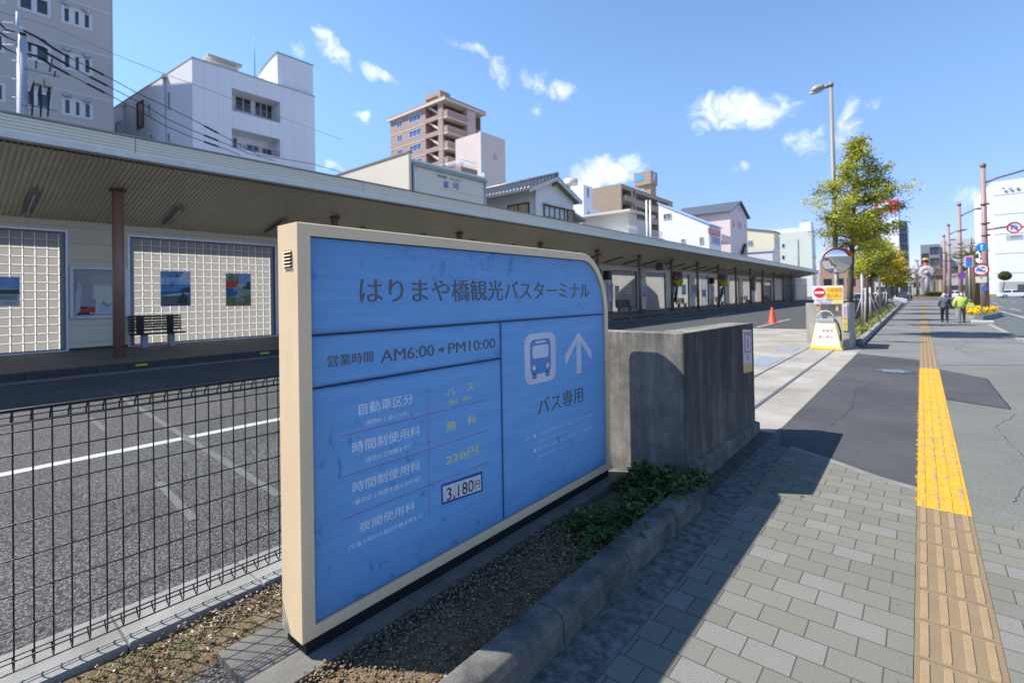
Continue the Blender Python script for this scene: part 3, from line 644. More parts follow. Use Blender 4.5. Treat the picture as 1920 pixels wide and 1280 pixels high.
# ---- cracks, tar seams and small stones that wear the asphalt
def cracks():
    rg = random.Random(77); q = MB()
    def line(pts, w, z, wob):
        out = []
        for a, b_ in zip(pts, pts[1:]):
            n = max(2, int((Vector(b_)-Vector(a)).length/.07))
            for i in range(n): p = Vector(a).lerp(Vector(b_), i/n); out.append(p+Vector((rg.gauss(0, wob), rg.gauss(0, wob))))
        out.append(Vector(pts[-1]))
        for a, b_ in zip(out, out[1:]):
            d = b_-a
            if d.length < 1e-4: continue
            n = Vector((-d.y, d.x)).normalized()*w*rg.uniform(.3, 1); q.quad((a.x-n.x, a.y-n.y, z), (b_.x-n.x, b_.y-n.y, z), (b_.x+n.x, b_.y+n.y, z), (a.x+n.x, a.y+n.y, z))
    line([(-1.19, 15.4), (-.058, 14.62)], .012, .0105, .006); line([(.247, 13.9), (1.2, 14.4), (2.3, 15.2)], .012, .0095, .008)
    line([(.247, 9.55), (.88, 9.2), (.87, 12.1), (.247, 13.1)], .010, .0105, .004)
    line([(-.9, 6.6), (-.75, 8.2), (-.85, 9.6), (-.6, 11.2)], .0035, .0055, .012); line([(-.75, 8.2), (-.3, 8.7), (-.06, 9.0)], .003, .0055, .012)
    line([(.5, 5.2), (.75, 6.4), (.62, 7.9), (.9, 8.9)], .003, .0055, .012); line([(1.0, 16), (.7, 18), (1.1, 20.5), (.8, 23)], .006, .0025, .02)
    line([(-6.2, 2.9), (-5.1, 1.6), (-4.3, .4)], .004, .0035, .015); line([(-9.5, 3.6), (-7.8, 2.9), (-5.0, 3.3)], .005, .0035, .02); line([(-3.2, 12), (-1.4, 11.6)], .004, .0145, .008); line([(-5.2, 17.5), (-1.35, 16.2)], .006, .0085, .01)
    tag(q.build('asphalt_cracks', mat('tar', (.022, .022, .024), .7)), kind='structure')
    g = MB()
    for i in range(500):
        x = rg.choice((rg.gauss(-1.12, .07), rg.uniform(-1.0, 2.2), rg.gauss(-.08, .05))); y = rg.uniform(1.4, 9); r = rg.uniform(.0015, .005); a = rg.uniform(0, 6.3); g.mi = rg.choice((0, 0, 1)); c = Vector((x, y, .011)); u = Vector((math.cos(a), math.sin(a), 0))*r; v = Vector((-u.y, u.x, 0))*rg.uniform(.4, 1)
        g.quad(c-u, c-v, c+u, c+v+Vector((0, 0, .003)))
    tag(g.build('grit', [mat('grit_dark', (.06, .05, .04), .9), mat('grit_leaf', (.22, .15, .07), .9)]), 'scattered grit and leaf crumbs on the paving', kind='stuff')
cracks()
# ================================================================== mesh fence
def fence():
    root = empty('mesh_fence', (-2.89, 1.2, .05), 'low black welded wire mesh fence on a concrete kerb with folded top and bottom edges', 'fence')
    blk = mat('fence_black', (.012, .012, .016), .35, metal=.3, spec=.6)
    X = -2.89; r = .0033; y0, y1 = -1.6, 3.98; zt, zb = 1.167, .103
    v = MB(); y = .236-.0604*30
    while y < y1:
        # vertical wires with a folded triangular top and bottom
        pts = [(X-.055, y, zt-.055), (X-.05, y, zt-.03), (X-.012, y, zt), (X, y, zt-.012), (X, y, zt-.05), (X-.0, y, zt-.12), (X, y, .23), (X, y, zb+.02), (X-.012, y, zb), (X-.05, y, zb+.015), (X-.055, y, zb+.035)]
        v.tube(pts, r, 5, True); y += .0604
    v.build('vertical_wires', blk, root)
    h = MB()
    for (dx, z) in ((-.055, zt-.055), (-.008, zt+.004), (-.03, zt-.006), (-.052, zt-.03), (.006, zt-.05), (.006, zt-.085), (.006, .988), (.006, .846), (.006, .704), (.006, .562), (.006, .419), (.006, .277), (.006, zb+.045), (-.008, zb-.004), (-.055, zb+.035)):
        h.tube([(X+dx, y0, z), (X+dx, y1, z)], r*(1.7 if z > zt-.001 else 1.05), 6)
    h.build('horizontal_wires', blk, root)
    for yy in (-1.05, 2.0, 3.6):
        p = MB(); p.tube([(X-.035, yy, .0), (X-.035, yy, zt-.03)], .02, 12); p.tube([(X-.035, yy, zt-.03), (X-.035, yy, zt-.015)], [.022, .016], 12); p.build('post', blk, root)
fence()
# ================================================================== concrete gate walls
def cwall_mat():
    m, N, L, b, O = node_mat('weathered_shaded_concrete'); b.inputs['Roughness'].default_value = .92; b.inputs['Specular IOR Level'].default_value = .2
    mp = N.new('ShaderNodeMapping'); mp.inputs['Scale'].default_value = (6, 6, .5); L.new(O, mp.inputs[0])
    st = noise_(N, L, mp.outputs[0], 1.5, 7, .7); bl = noise_(N, L, O, 3, 6, .65)
    c = mix_(N, L, rng_(N, L, st, .34, .66, 0, 1), (.17, .16, .14), (.37, .34, .28))
    c = mix_(N, L, rng_(N, L, bl, .40, .60, 0, .7), c, (.10, .097, .092))
    gm = N.new('ShaderNodeNewGeometry'); sp = N.new('ShaderNodeSeparateXYZ'); L.new(gm.outputs['Position'], sp.inputs[0])
    top = rng_(N, L, sp.outputs[2], .75, 1.28, 0, .6); mm = N.new('ShaderNodeMath'); mm.operation = 'MULTIPLY'; L.new(top, mm.inputs[0]); L.new(rng_(N, L, st, .38, .58, 1, .1), mm.inputs[1])
    c = mix_(N, L, mm.outputs[0], c, (.075, .072, .066))
    # street side: rain stain runs plus painted shade over the face, weaker low down
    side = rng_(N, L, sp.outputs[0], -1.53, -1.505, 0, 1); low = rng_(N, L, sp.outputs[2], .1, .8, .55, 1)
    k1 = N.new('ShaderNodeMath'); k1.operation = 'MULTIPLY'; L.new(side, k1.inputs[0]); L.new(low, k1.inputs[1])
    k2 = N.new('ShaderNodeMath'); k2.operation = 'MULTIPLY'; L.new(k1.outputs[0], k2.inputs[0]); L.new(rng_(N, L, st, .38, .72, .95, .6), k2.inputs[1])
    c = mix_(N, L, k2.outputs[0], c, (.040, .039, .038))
    c = mix_(N, L, 1.0, c, rng_(N, L, noise_(N, L, O, 150, 3), .3, .7, .8, 1.2), 'MULTIPLY')
    L.new(c, b.inputs['Base Color']); bump_(N, L, b, noise_(N, L, O, 70, 5), .35, .006); return m
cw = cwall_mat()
def gate_wall():
    root = empty('concrete_gate_wall', (-1.65, 5, 0), 'stained dark grey concrete gate wall behind the blue sign with a notice stuck on it', 'wall')
    q = MB(); n_ = 6
    poly = [(-2.95, 4.0), (-1.5, 4.0), (-1.5, 6.15), (-1.78, 6.15), (-1.78, 4.17), (-2.95, 4.17)]
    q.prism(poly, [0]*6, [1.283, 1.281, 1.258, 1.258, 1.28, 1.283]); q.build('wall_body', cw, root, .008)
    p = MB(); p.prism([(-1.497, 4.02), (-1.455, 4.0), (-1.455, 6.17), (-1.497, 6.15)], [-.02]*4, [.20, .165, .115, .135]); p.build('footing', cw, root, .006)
    # cap edge with lighter worn rim
    notice = empty('notice', (-1.5, 6.05, .95), 'faded pink, white and orange notice stuck on the concrete gate wall', 'notice')
    x = -1.4985
    def z1(y): return 1.212-(y-5.70)*.07
    Y0, Y1 = 5.70, 6.055; Z = lambda t, y: (z1(y))-t*(.475)
    def quad(a, b_, t0, t1, xx, m, nm, par): q = MB(); ya, yb = Y0+(Y1-Y0)*a, Y0+(Y1-Y0)*b_; q.extr([(xx, ya, Z(t1, ya)), (xx, yb, Z(t1, yb)), (xx, yb, Z(t0, yb)), (xx, ya, Z(t0, ya))], (.0015, 0, 0)); return q.build(nm, m, par)
    sh = quad(0, 1, 0, 1, x, mat('notice_white', (.58, .56, .60), .6, (.5, .47, .52), 8), 'sheet', notice)
    quad(.13, .9, .06, .55, x+.0008, mat('notice_pink', (.55, .15, .25), .6, (.48, .2, .3), 12), 'pink_border', sh)
    quad(.30, .78, .12, .49, x+.0016, mat('notice_inner', (.55, .60, .66), .6), 'picture_field', sh)
    quad(.0, 1, .80, 1, x+.0008, mat('notice_orange', (.62, .36, .08), .6, (.58, .42, .2), 14), 'orange_field', sh)
    f = MB(); yy = Y0+.19; zz = Z(.3, yy); xx = x+.0036
    f.extr([(xx, yy-.03, zz-.07), (xx, yy-.012, zz-.0), (xx, yy-.03, zz+.01), (xx, yy-.0, zz+.055), (xx, yy+.02, zz+.045), (xx, yy+.022, zz-.01), (xx, yy+.035, zz-.075), (xx, yy+.018, zz-.07), (xx, yy+.005, zz-.02), (xx, yy-.012, zz-.072)], (.0008, 0, 0)); f.disc((xx, yy+.01, zz+.075), UY, UZ, .018, n=14, d=(.0008, 0, 0))
    f.build('walking_figure', mat('notice_green', (.04, .13, .14), .6), sh)
    o_ = MB(); o_.disc((xx, Y0+.19, Z(.66, Y0+.19)), UY, UZ, .032, n=18, d=(.0008, 0, 0)); o_.build('orange_mark', mat('notice_mark', (.65, .28, .14), .6), sh)
gate_wall()
# ---- ivy over the end of the planter
def leaf_mat(name, c1, c2, t=.35):
    m, N, L, b, O = node_mat(name); b.inputs['Roughness'].default_value = .5
    c = mix_(N, L, rng_(N, L, noise_(N, L, O, 14, 4), .35, .65, 0, 1), c1, c2); L.new(c, b.inputs['Base Color'])
    tr = N.new('ShaderNodeBsdfTranslucent'); L.new(c, tr.inputs[0]); mx = N.new('ShaderNodeMixShader'); mx.inputs[0].default_value = t; L.new(b.outputs[0], mx.inputs[1]); L.new(tr.outputs[0], mx.inputs[2]); L.new(mx.outputs[0], N['Material Output'].inputs[0]); return m
def ivy(name, label, seed, centres, n):
    rg = random.Random(seed); c0 = centres[0]; root = empty(name, (c0[0], c0[1], .03), label, 'plant', 'ivy plants in the planter')
    lm = [leaf_mat('ivy_leaf', (.045, .085, .016), (.09, .15, .028)), leaf_mat('ivy_leaf_young', (.13, .20, .035), (.20, .26, .06)), leaf_mat('ivy_leaf_dark', (.028, .055, .014), (.05, .085, .02))]
    q = MB(); st = MB()
    for i in range(n):
        cx_, cy_, sp, hh = rg.choice(centres); x, y = rg.gauss(cx_, sp), rg.gauss(cy_, sp*1.3); d = ((x-cx_)**2+(y-cy_)**2)**.5/sp
        x = max(x, -2.0); z = .03+rg.random()*hh*max(.15, 1-d*.4)
        if x > -1.45: z = max(z, .155+rg.random()*.06)
        if x > -1.25: continue
        if x < -1.5 or y < 3.96:
            if y > 3.97 and x < -1.45: y = 3.97-rg.random()*.1
        a = rg.uniform(0, 6.3); l = rg.uniform(.011, .026); up = Vector((rg.gauss(0, .5), rg.gauss(0, .5), 1)).normalized(); u = up.cross(Vector((math.cos(a), math.sin(a), 0))).normalized(); v = u.cross(up)
        c = Vector((x, y, z)); q.mi = rg.choice((0, 0, 0, 1, 2, 2))
        # three-lobed leaf, folded a little along the middle
        dn = up*-l*.25
        pts = [c-v*l, c-v*l*.55+u*l*.75+dn, c-v*l*.1+u*l*.45+dn, c+v*l*.55+u*l*.6+dn, c+v*l*1.15, c+v*l*.55-u*l*.6+dn, c-v*l*.1-u*l*.45+dn, c-v*l*.55-u*l*.75+dn]
        q.quad(pts[0], pts[1], pts[2], pts[3], pts[4]); q.quad(pts[4], pts[5], pts[6], pts[7], pts[0])
    for i in range(max(8, n//40)):
        cx_, cy_, sp, hh = rg.choice(centres); x, y = rg.gauss(cx_, sp*.6), min(rg.gauss(cy_, sp*.8), 3.95); e = Vector((rg.gauss(0, .05), rg.gauss(0, .06), rg.random()*hh)); b_ = Vector((max(min(x, -1.47), -2), y, .03)); st.tube([b_, b_+e*.5+Vector((rg.gauss(0, .01), 0, .01)), b_+e], [.0022, .0018, .001], 4)
    q.build('foliage', lm, root); st.build('stems', mat('ivy_stem', (.10, .085, .04), .8), root)
ivy('ivy_plant', 'bushy green ivy plant at the foot of the stained gate wall over the kerb end', 11, [(-1.62, 3.82, .15, .24), (-1.50, 3.72, .09, .24), (-1.82, 3.86, .10, .24), (-1.40, 3.85, .06, .13), (-1.62, 3.5, .10, .14)], 2100)
ivy('ivy_plant', 'low sparse ivy plant creeping over the gravel halfway along the planter kerb', 12, [(-1.72, 3.05, .11, .12), (-1.60, 2.75, .09, .11), (-1.80, 2.85, .07, .15), (-1.58, 3.25, .08, .11)], 1000)
# ================================================================== far gate pillar with its signs
def gate2():
    root = empty('concrete_gate_wall', (-1.8, 17.2, 0), 'small pale concrete gate wall across the vehicle entrance with no entry board on top', 'wall')
    q = MB(); q.prism([(-1.72, 16.5), (-1.545, 16.5), (-1.545, 18.05), (-2.80, 18.05), (-2.80, 17.85), (-1.72, 17.85)], 0, [1.285, 1.285, 1.26, 1.26, 1.265, 1.265]); q.build('wall_body', concrete('pale_concrete', (.30, .28, .24), (.46, .43, .38), 2, (3, 3, .6), ((.2, .19, .17), 4, .58, .5)), root, .01)
    ns = empty('vertical_notice', (-1.63, 16.49, .85), 'narrow vertical white over yellow notice with red characters on the far concrete gate wall', 'sign')
    q = MB(); q.box(-1.70, -1.59, 16.482, 16.497, .52, 1.24); bd = q.build('board', mat('sign_white', (.74, .70, .74), .5), ns)
    q = MB(); q.box(-1.70, -1.59, 16.478, 16.4815, .52, .90); q.build('yellow_field', mat('sign_yellow', (.78, .66, .18), .5), bd)
    for i, ch in enumerate('一般車両進入禁止'): text('lettering', ch, (-1.68, 16.476, 1.16-i*.085), UX, UZ, .07, .018 if ch == '一' else .068, mat('sign_red', (.72, .10, .10), .5), bd)
    # no entry board on wooden feet
    r = empty('no_entry_sign', (-2.1, 17.8, 1.26), 'white and yellow no entry board with red disc standing on the far concrete gate wall', 'sign')
    x0, x1, z0, z1 = at(1523, 548, 1, 17.7).x, at(1581, 548, 1, 17.7).x, at(1550, 561, 1, 17.7).z, at(1550, 535.5, 1, 17.7).z
    q = MB(); q.box(x0, x1, 17.70, 17.73, z0, z1); bd = q.build('board', mat('sign_white2', (.82, .81, .80), .45), r)
    xm = x0+(x1-x0)*.44
    q = MB(); q.box(xm, x1-.03, 17.694, 17.699, z0+.01, z1-.05); q.build('yellow_field', mat('sign_amber', (.85, .58, .05), .5), bd)
    q = MB(); dc = Vector((x0+(x1-x0)*.235, 17.697, z0+(z1-z0)*.5)); q.disc(dc, UX, UZ, .155, n=36, d=(0, -.004, 0)); q.build('red_disc', mat('sign_red2', (.72, .02, .03), .5), bd)
    q = MB(); q.box(dc.x-.125, dc.x+.125, 17.688, 17.6925, dc.z-.03, dc.z+.03); q.build('white_bar', mat('sign_white2', (.82, .81, .80), .45), bd)
    rd = mat('sign_orange_red', (.78, .12, .05), .5); w = x1-.07-xm
    text('lettering', '一般車両', (xm+.04, 17.6925, z0+(z1-z0)*.52), UX, UZ, w, .115, rd, bd); text('lettering', '進入禁止', (xm+.04, 17.6925, z0+(z1-z0)*.12), UX, UZ, w, .115, rd, bd)
    q = MB(); xa, xb = x0+.04, x1-.0; za = at(1550, 570, 1, 17.7).z; q.box(xa, xb, 17.704, 17.72, za, z0-.004); lb = q.build('lower_board', mat('sign_pink', (.72, .66, .72), .5, (.6, .6, .68), 9), r)
    q = MB(); q.box(xb-.26, xb-.01, 17.699, 17.7035, za+.02, z0-.01); q.build('yellow_field', mat('sign_yellow', (.78, .66, .18), .5), lb)
    text('lettering', '大型バス専用', (xa+.06, 17.701, za+.06), UX, UZ, .42, .10, mat('sign_mauve', (.62, .30, .40), .5), lb)
    text('lettering', '高知市', (xa+.16, 17.701, za-.0+.008), UX, UZ, .3, .045, mat('sign_navy', (.12, .16, .30), .5), lb)
    fm = mat('pale_wood', (.62, .44, .28), .7)
    for px in (1534, 1570):
        q = MB(); xx = at(px, 585, 1, 17.78).x; q.box(xx-.035, xx+.035, 17.735, 17.785, 1.02, z0+.05); q.build('foot', fm, r)
    # yellow A-shaped stand
    a = empty('standing_sign', (-2.08, 16.2, 0), 'pale yellow trapezoid plastic stand sign with red characters and grey carrying handle', 'sign')
    py = mat('pale_yellow_plastic', (.80, .74, .38), .4, (.76, .70, .36), 5, spec=.5); Y = 16.0
    xa, xb, xc, xd = -2.42, -1.69, -1.83, -2.30; zt = .74
    q = MB(); q.hexa([(xa, Y, .06), (xb, Y, .06), (xb, Y+.36, .06), (xa, Y+.36, .06), (xd, Y+.13, zt), (xc, Y+.13, zt), (xc, Y+.23, zt), (xd, Y+.23, zt)]); bd = q.build('body', py, a, .03)
    q = MB(); q.box(xa-.025, xb+.025, Y-.03, Y+.39, .0, .062); q.build('base', mat('yellow_base', (.80, .60, .06), .45), a, .012)
    sl_ = Vector((0, .13, zt-.06)).normalized(); f = lambda x, t, d=0: Vector((x, Y, .06))+sl_*t*(.69)+Vector((0, -.004-d, 0))
    q = MB(); q.quad(f(xa+.12, .13), f(xb-.12, .13), f(xc-.03, .92), f(xd+.03, .92)); q.build('white_field', mat('sign_white3', (.78, .76, .74), .5), bd)
    text('lettering', '一般車両', f(-2.24, .62, .003), UX, sl_, .36, .09, rd, bd); text('lettering', '進入禁止', f(-2.24, .38, .003), UX, sl_, .36, .09, rd, bd)
    gm = mat('grey_handle', (.42, .45, .52), .4)
    q = MB(); q.box(-2.28, -1.86, Y+.12, Y+.24, zt+.02, zt+.115); q.build('lamp_box', gm, a, .01)
    q = MB(); q.tube([(-2.27, Y+.18, zt+.10), (-2.25, Y+.18, zt+.22), (-2.17, Y+.18, zt+.31), (-2.07, Y+.18, zt+.335), (-1.97, Y+.18, zt+.31), (-1.89, Y+.18, zt+.22), (-1.87, Y+.18, zt+.10)], .02, 10); q.build('handle', mat('handle_plastic', (.55, .53, .5), .3), a)
    q = MB(); q.tube([(-1.86, Y+.2, zt+.1), (-1.78, Y+.22, zt-.02), (-1.73, Y+.24, zt-.25), (-1.72, Y+.26, zt-.5)], .022, 8); q.build('hose', mat('dark_hose', (.06, .045, .04), .5), a)
gate2()
def cone():
    r = empty('traffic_cone', (-6.1, 28.9, 0), 'orange red traffic cone standing on the bus lot asphalt', 'cone'); om = mat('cone_orange', (.80, .075, .02), .45)
    q = MB(); q.lathe((-6.1, 28.9, 0), [(.21, .03), (.19, .05), (.05, .82), (.035, .84), (.0, .84)], 20); q.build('body', om, r)
    q = MB(); q.box(-6.36, -5.84, 28.64, 29.16, 0.002, .035); q.build('base', om, r, .01)
cone()
# ================================================================== bus terminal
WX = -19.2; PER = 6.31; TY0, TY1 = -10.0, 106.5
def soffit(x): return 5.08-.21*(-14.46-x)
def terminal():
    root = empty('bus_terminal_building', (-17.5, 48, 0), 'long low bus terminal with deep grey canopy on brown columns and glass block walls', 'building')
    beige = mat('fascia_beige', (.84, .77, .60), .5, (.78, .71, .55), 1.5, bump=.02, spec=.4)
    # roof slab and fascia with horizontal grooves
    q = MB(); zt = 5.62; X0 = -14.46
    q.prism([(X0-.06, TY0), (X0-.06, TY1), (-20.0, TY1), (-20.0, TY0)], [5.3, 5.3, 4.35, 4.35], [5.60, 5.60, 4.95, 4.95])
    q.build('roof', mat('roof_metal', (.34, .34, .33), .5, metal=.2), root)
    f = MB(); nj = int((TY1-TY0)/PER)+2
    for k in range(-2, nj):
        a, b_ = max(3.30+PER*k+.008, TY0), min(3.30+PER*(k+1)-.008, TY1)
        if b_ <= a: continue
        for i in range(5):
            z = 5.235+i*.073; f.hexa([(X0-.06, a, z), (X0, a, z), (X0, b_, z), (X0-.06, b_, z), (X0-.06, a, z+.066), (X0-.006, a, z+.066), (X0-.006, b_, z+.066), (X0-.06, b_, z+.066)])
    f.build('fascia', beige, root)
    bk = MB(); bk.box(X0-.055, X0-.018, TY0, TY1, 5.1, 5.60); bk.build('fascia_backing', mat('fascia_gap', (.16, .15, .12), .8), root)
    cp = MB(); cp.box(X0-.16, X0+.03, TY0, TY1, 5.603, 5.640); cp.build('roof_edge', mat('roof_edge', (.40, .385, .34), .5, (.22, .21, .19), 1.2, .6), root)
    lp = MB(); lp.hexa([(X0-.20, TY0, 5.075), (X0+.015, TY0, 5.095), (X0+.015, TY1, 5.095), (X0-.20, TY1, 5.075), (X0-.20, TY0, 5.232), (X0+.02, TY0, 5.232), (X0+.02, TY1, 5.232), (X0-.20, TY1, 5.232)])
    lp.build('fascia_lip', mat('lip_paint', (.78, .76, .72), .45), root)
    # ribbed soffit: ribs run from the wall to the street edge
    s = MB(); pit = .105; y = TY0; xa, xb = X0-.19, WX
    za, zb = soffit(xa)-.01, soffit(xb)
    def prof(y, dz): return [(xa, y, za+dz), (xb, y, zb+dz)]
    k = 0
    while y < TY1:
        p = [(0, 0), (.052, 0), (.064, .028), (.093, .028), (.105, 0)]
        for (u0, w0), (u1, w1) in zip(p, p[1:]):
            s.quad((xa, y+u0, za+w0), (xb, y+u0, zb+w0), (xb, y+u1, zb+w1), (xa, y+u1, za+w1))
        y += pit
    s.build('soffit', mat('soffit_metal', (.68, .63, .47), .45, (.60, .56, .42), 2, spec=.5), root)
    en = MB(); en.extr([(X0-.06, TY1, 5.1), (X0-.06, TY1, 5.6), (-20, TY1, 4.95), (-20, TY1, 4.2)], (0, .05, 0)); en.build('end_panel', beige, root)
    # columns
    brown = mat('column_brown', (.30, .16, .11), .4, (.26, .14, .095), 2, spec=.5); bd = mat('column_flange', (.10, .06, .04), .6)
    for k in range(-1, 15):
        y = 3.343+PER*k; zt_ = soffit(-16.4); c = MB(); c.tube([(-16.4, y, .15), (-16.4, y, zt_+.02)], .128, 20); co = c.build('column', brown, root)
        fl = MB(); fl.tube([(-16.4, y, zt_-.06), (-16.4, y, zt_-.02)], .19, 20); fl.build('flange', bd, co)
    # wall with openings
    wins = [(-5.6, 2.68)]+[(4.20+PER*k, 8.74+PER*k) for k in range(0, 14)]
    zs, zh = .262, 3.745; wall = MB(); prev = TY0
    for a, b_ in wins:
        if a > prev: wall.box(WX-.25, WX, prev, a, .2, soffit(WX)+.1)
        wall.box(WX-.25, WX-.002, a, b_, zh, soffit(WX)+.1); wall.box(WX-.25, WX-.002, a, b_, .2, zs); prev = b_
    wall.box(WX-.25, WX, prev, TY1, .2, soffit(WX)+.1)
    wm, N, L, b, O = node_mat('wall_panels'); b.inputs['Roughness'].default_value = .6
    sp = N.new('ShaderNodeSeparateXYZ'); gm = N.new('ShaderNodeNewGeometry'); L.new(gm.outputs['Position'], sp.inputs[0])
    cb = N.new('ShaderNodeCombineXYZ'); L.new(sp.outputs[1], cb.inputs[0]); L.new(sp.outputs[2], cb.inputs[1])
    br = N.new('ShaderNodeTexBrick'); br.offset = 0; br.inputs['Scale'].default_value = 1; br.inputs['Brick Width'].default_value = 1.9; br.inputs['Row Height'].default_value = .49; br.inputs['Mortar Size'].default_value = .006; br.inputs['Mortar Smooth'].default_value = 0
    br.inputs['Color1'].default_value = (.68, .62, .46, 1); br.inputs['Color2'].default_value = (.65, .59, .435, 1); br.inputs['Mortar'].default_value = (.32, .30, .24, 1); L.new(cb.outputs[0], br.inputs['Vector'])
    L.new(br.outputs[0], b.inputs['Base Color']); wall.build('wall', wm, root)
    sk = MB(); prev = TY0
    sk.box(WX, WX+.014, TY0, TY1, .2, .345); sk.build('skirting', mat('skirting', (.05, .045, .045), .6), root)
    # glass block windows: frame, grid of joints, panes
    fr_m = mat('alu_frame', (.66, .67, .74), .35, metal=.3); jm = mat('block_joint', (.06, .075, .06), .6)
    gm_, N, L, b, O = node_mat('glass_block')
    g = N.new('ShaderNodeNewGeometry'); sp = N.new('ShaderNodeSeparateXYZ'); L.new(g.outputs['Position'], sp.inputs[0])
    L.new(mix_(N, L, rng_(N, L, noise_(N, L, g.outputs['Position'], .8, 3), .35, .65, 0, 1), (.24, .22, .20), (.29, .275, .255)), b.inputs['Base Color']); b.inputs['Roughness'].default_value = .12; b.inputs['Specular IOR Level'].default_value = .6
    tr = N.new('ShaderNodeBsdfTranslucent'); tr.inputs[0].default_value = (.30, .28, .26, 1); mx = N.new('ShaderNodeMixShader'); mx.inputs[0].default_value = .80
    L.new(b.outputs[0], mx.inputs[1]); L.new(tr.outputs[0], mx.inputs[2]); L.new(mx.outputs[0], N['Material Output'].inputs[0]); bump_(N, L, b, noise_(N, L, g.outputs['Position'], 25, 2), .15, .01)
    ge_, N, L, b, O = node_mat('glass_block_gleam'); b.inputs['Base Color'].default_value = (.8, .82, .8, 1); b.inputs['Roughness'].default_value = .2
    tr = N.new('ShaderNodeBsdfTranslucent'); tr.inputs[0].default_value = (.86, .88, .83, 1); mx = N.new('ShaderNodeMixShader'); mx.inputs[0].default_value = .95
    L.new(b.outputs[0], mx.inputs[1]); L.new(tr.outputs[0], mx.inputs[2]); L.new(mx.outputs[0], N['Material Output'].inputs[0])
    gd_ = mat('glass_joint_grey', (.16, .165, .16), .5)
    P = .2522
    for i, (a, b_) in enumerate(wins):
        fq = MB(); t = .06; X1 = WX+.03
        fq.box(WX-.12, X1, a-t, a, .24, zh+t); fq.box(WX-.12, X1, b_, b_+t, .24, zh+t); fq.box(WX-.12, X1, a, b_, zh, zh+t); fq.box(WX-.12, X1-.01, a, b_, zs-.02, zs+.05)
        fo = fq.build('window', fr_m, root)
        n = int((b_-a-.16)/P); ya = a+((b_-a)-n*P)/2; nz = 13; z0 = zs+.05; P2 = (zh-z0-.02)/14; nz = 14
        gq = MB()
        eq = MB(); jq = MB(); e = .020
        for r in range(nz+1):
            z = z0+r*P2; jq.box(WX-.128, WX-.112, ya, ya+n*P, z-.0075, z+.0075)
        for c in range(n+1):
            y = ya+c*P; jq.box(WX-.1285, WX-.1115, y-.0075, y+.0075, z0, z0+nz*P2)
        sq_ = MB(); sq_.box(WX-.127, WX-.09, a, ya, zs+.05, zh); sq_.box(WX-.127, WX-.09, ya+n*P, b_, zs+.05, zh); sq_.box(WX-.1265, WX-.0895, ya, ya+n*P, z0+nz*P2, zh); sq_.build('inner_frame', mat('inner_frame', (.36, .37, .38), .4), fo)
        if True:
            for r in range(nz):
                for c in range(n):
                    y, z = ya+c*P, z0+r*P2
                    gq.quad((WX-.1257, y+.0075, z+.0075+e*.8), (WX-.1257, y+P-.0075-e, z+.0075+e*.8), (WX-.1257, y+P-.0075-e, z+P2-.0075), (WX-.1257, y+.0075, z+P2-.0075))
                    # each block's gleam painted as pale strips on its right and bottom sides
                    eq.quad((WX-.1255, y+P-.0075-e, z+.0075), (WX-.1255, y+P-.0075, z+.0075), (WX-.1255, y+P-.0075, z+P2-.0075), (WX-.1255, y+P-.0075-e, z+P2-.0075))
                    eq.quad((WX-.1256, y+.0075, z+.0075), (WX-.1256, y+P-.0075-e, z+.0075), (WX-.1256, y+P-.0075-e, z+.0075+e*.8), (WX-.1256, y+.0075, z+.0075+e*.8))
            gq.build('glass', gm_, fo); eq.build('painted_rim_gleam', ge_, fo)
        jq.build('joints', jm, fo)
    # booth at the far end
    bo = MB(); bo.box(-19.1, -17.3, 100.5, 112, .15, 4.35); bt = bo.build('booth', mat('booth_white', (.74, .72, .66), .6), root)
    dq = MB(); dq.box(-18.9, -17.5, 100.44, 100.497, .2, 3.2); dq.box(-17.297, -17.24, 101, 111.5, .2, 3.2); dq.build('glass_door', mat('booth_glass', (.34, .36, .35), .3, spec=.6), bt)
    text('lettering', '案内所', (-18.6, 100.49, 3.6), UX, UZ, 1.0, .32, mat('black_print', (0.012, 0.012, 0.014), .5), bt)
    text('lettering', '案内所', (-17.29, 104.5, 3.55), UY, UZ, 3.2, .32, mat('black_print', (0.012, 0.012, 0.014), .5), bt)
terminal()
# platform: kerbed, tiled, rising gently to the wall
def platform():
    tm, N, L, b, O = node_mat('platform_tiles'); b.inputs['Roughness'].default_value = .7
    br = N.new('ShaderNodeTexBrick'); br.offset = 0; br.inputs['Scale'].default_value = 1; br.inputs['Brick Width'].default_value = .6; br.inputs['Row Height'].default_value = .6; br.inputs['Mortar Size'].default_value = .012
    br.inputs['Color1'].default_value = (.15, .125, .105, 1); br.inputs['Color2'].default_value = (.12, .10, .085, 1); br.inputs['Mortar'].default_value = (.075, .065, .055, 1); L.new(O, br.inputs['Vector']); L.new(br.outputs[0], b.inputs['Base Color'])
    q = MB(); q.prism([(-14.98, -40), (-14.98, 108), (-19.4, 108), (-19.4, -40)], -.02, [.177, .177, .272, .272]); struct(q, 'platform', tm)
    k = MB(); n = 0; y = -16
    while y < 107: k.box(-14.98, -14.83, y+.004, y+.596, -.03, .172); y += .6
    struct(k, 'platform_kerb', mat('platform_kerb', (.07, .055, .048), .8, (.05, .042, .037), 4), .01)
    g = MB(); g.box(-14.825, -14.35, -40, 108, -.01, .006); struct(g, 'platform_gutter', mat('gutter_grey', (.20, .20, .20), .85, (.15, .15, .15), 5))
platform()
ym = mat('reflector_yellow', (.66, .72, .02), .35)
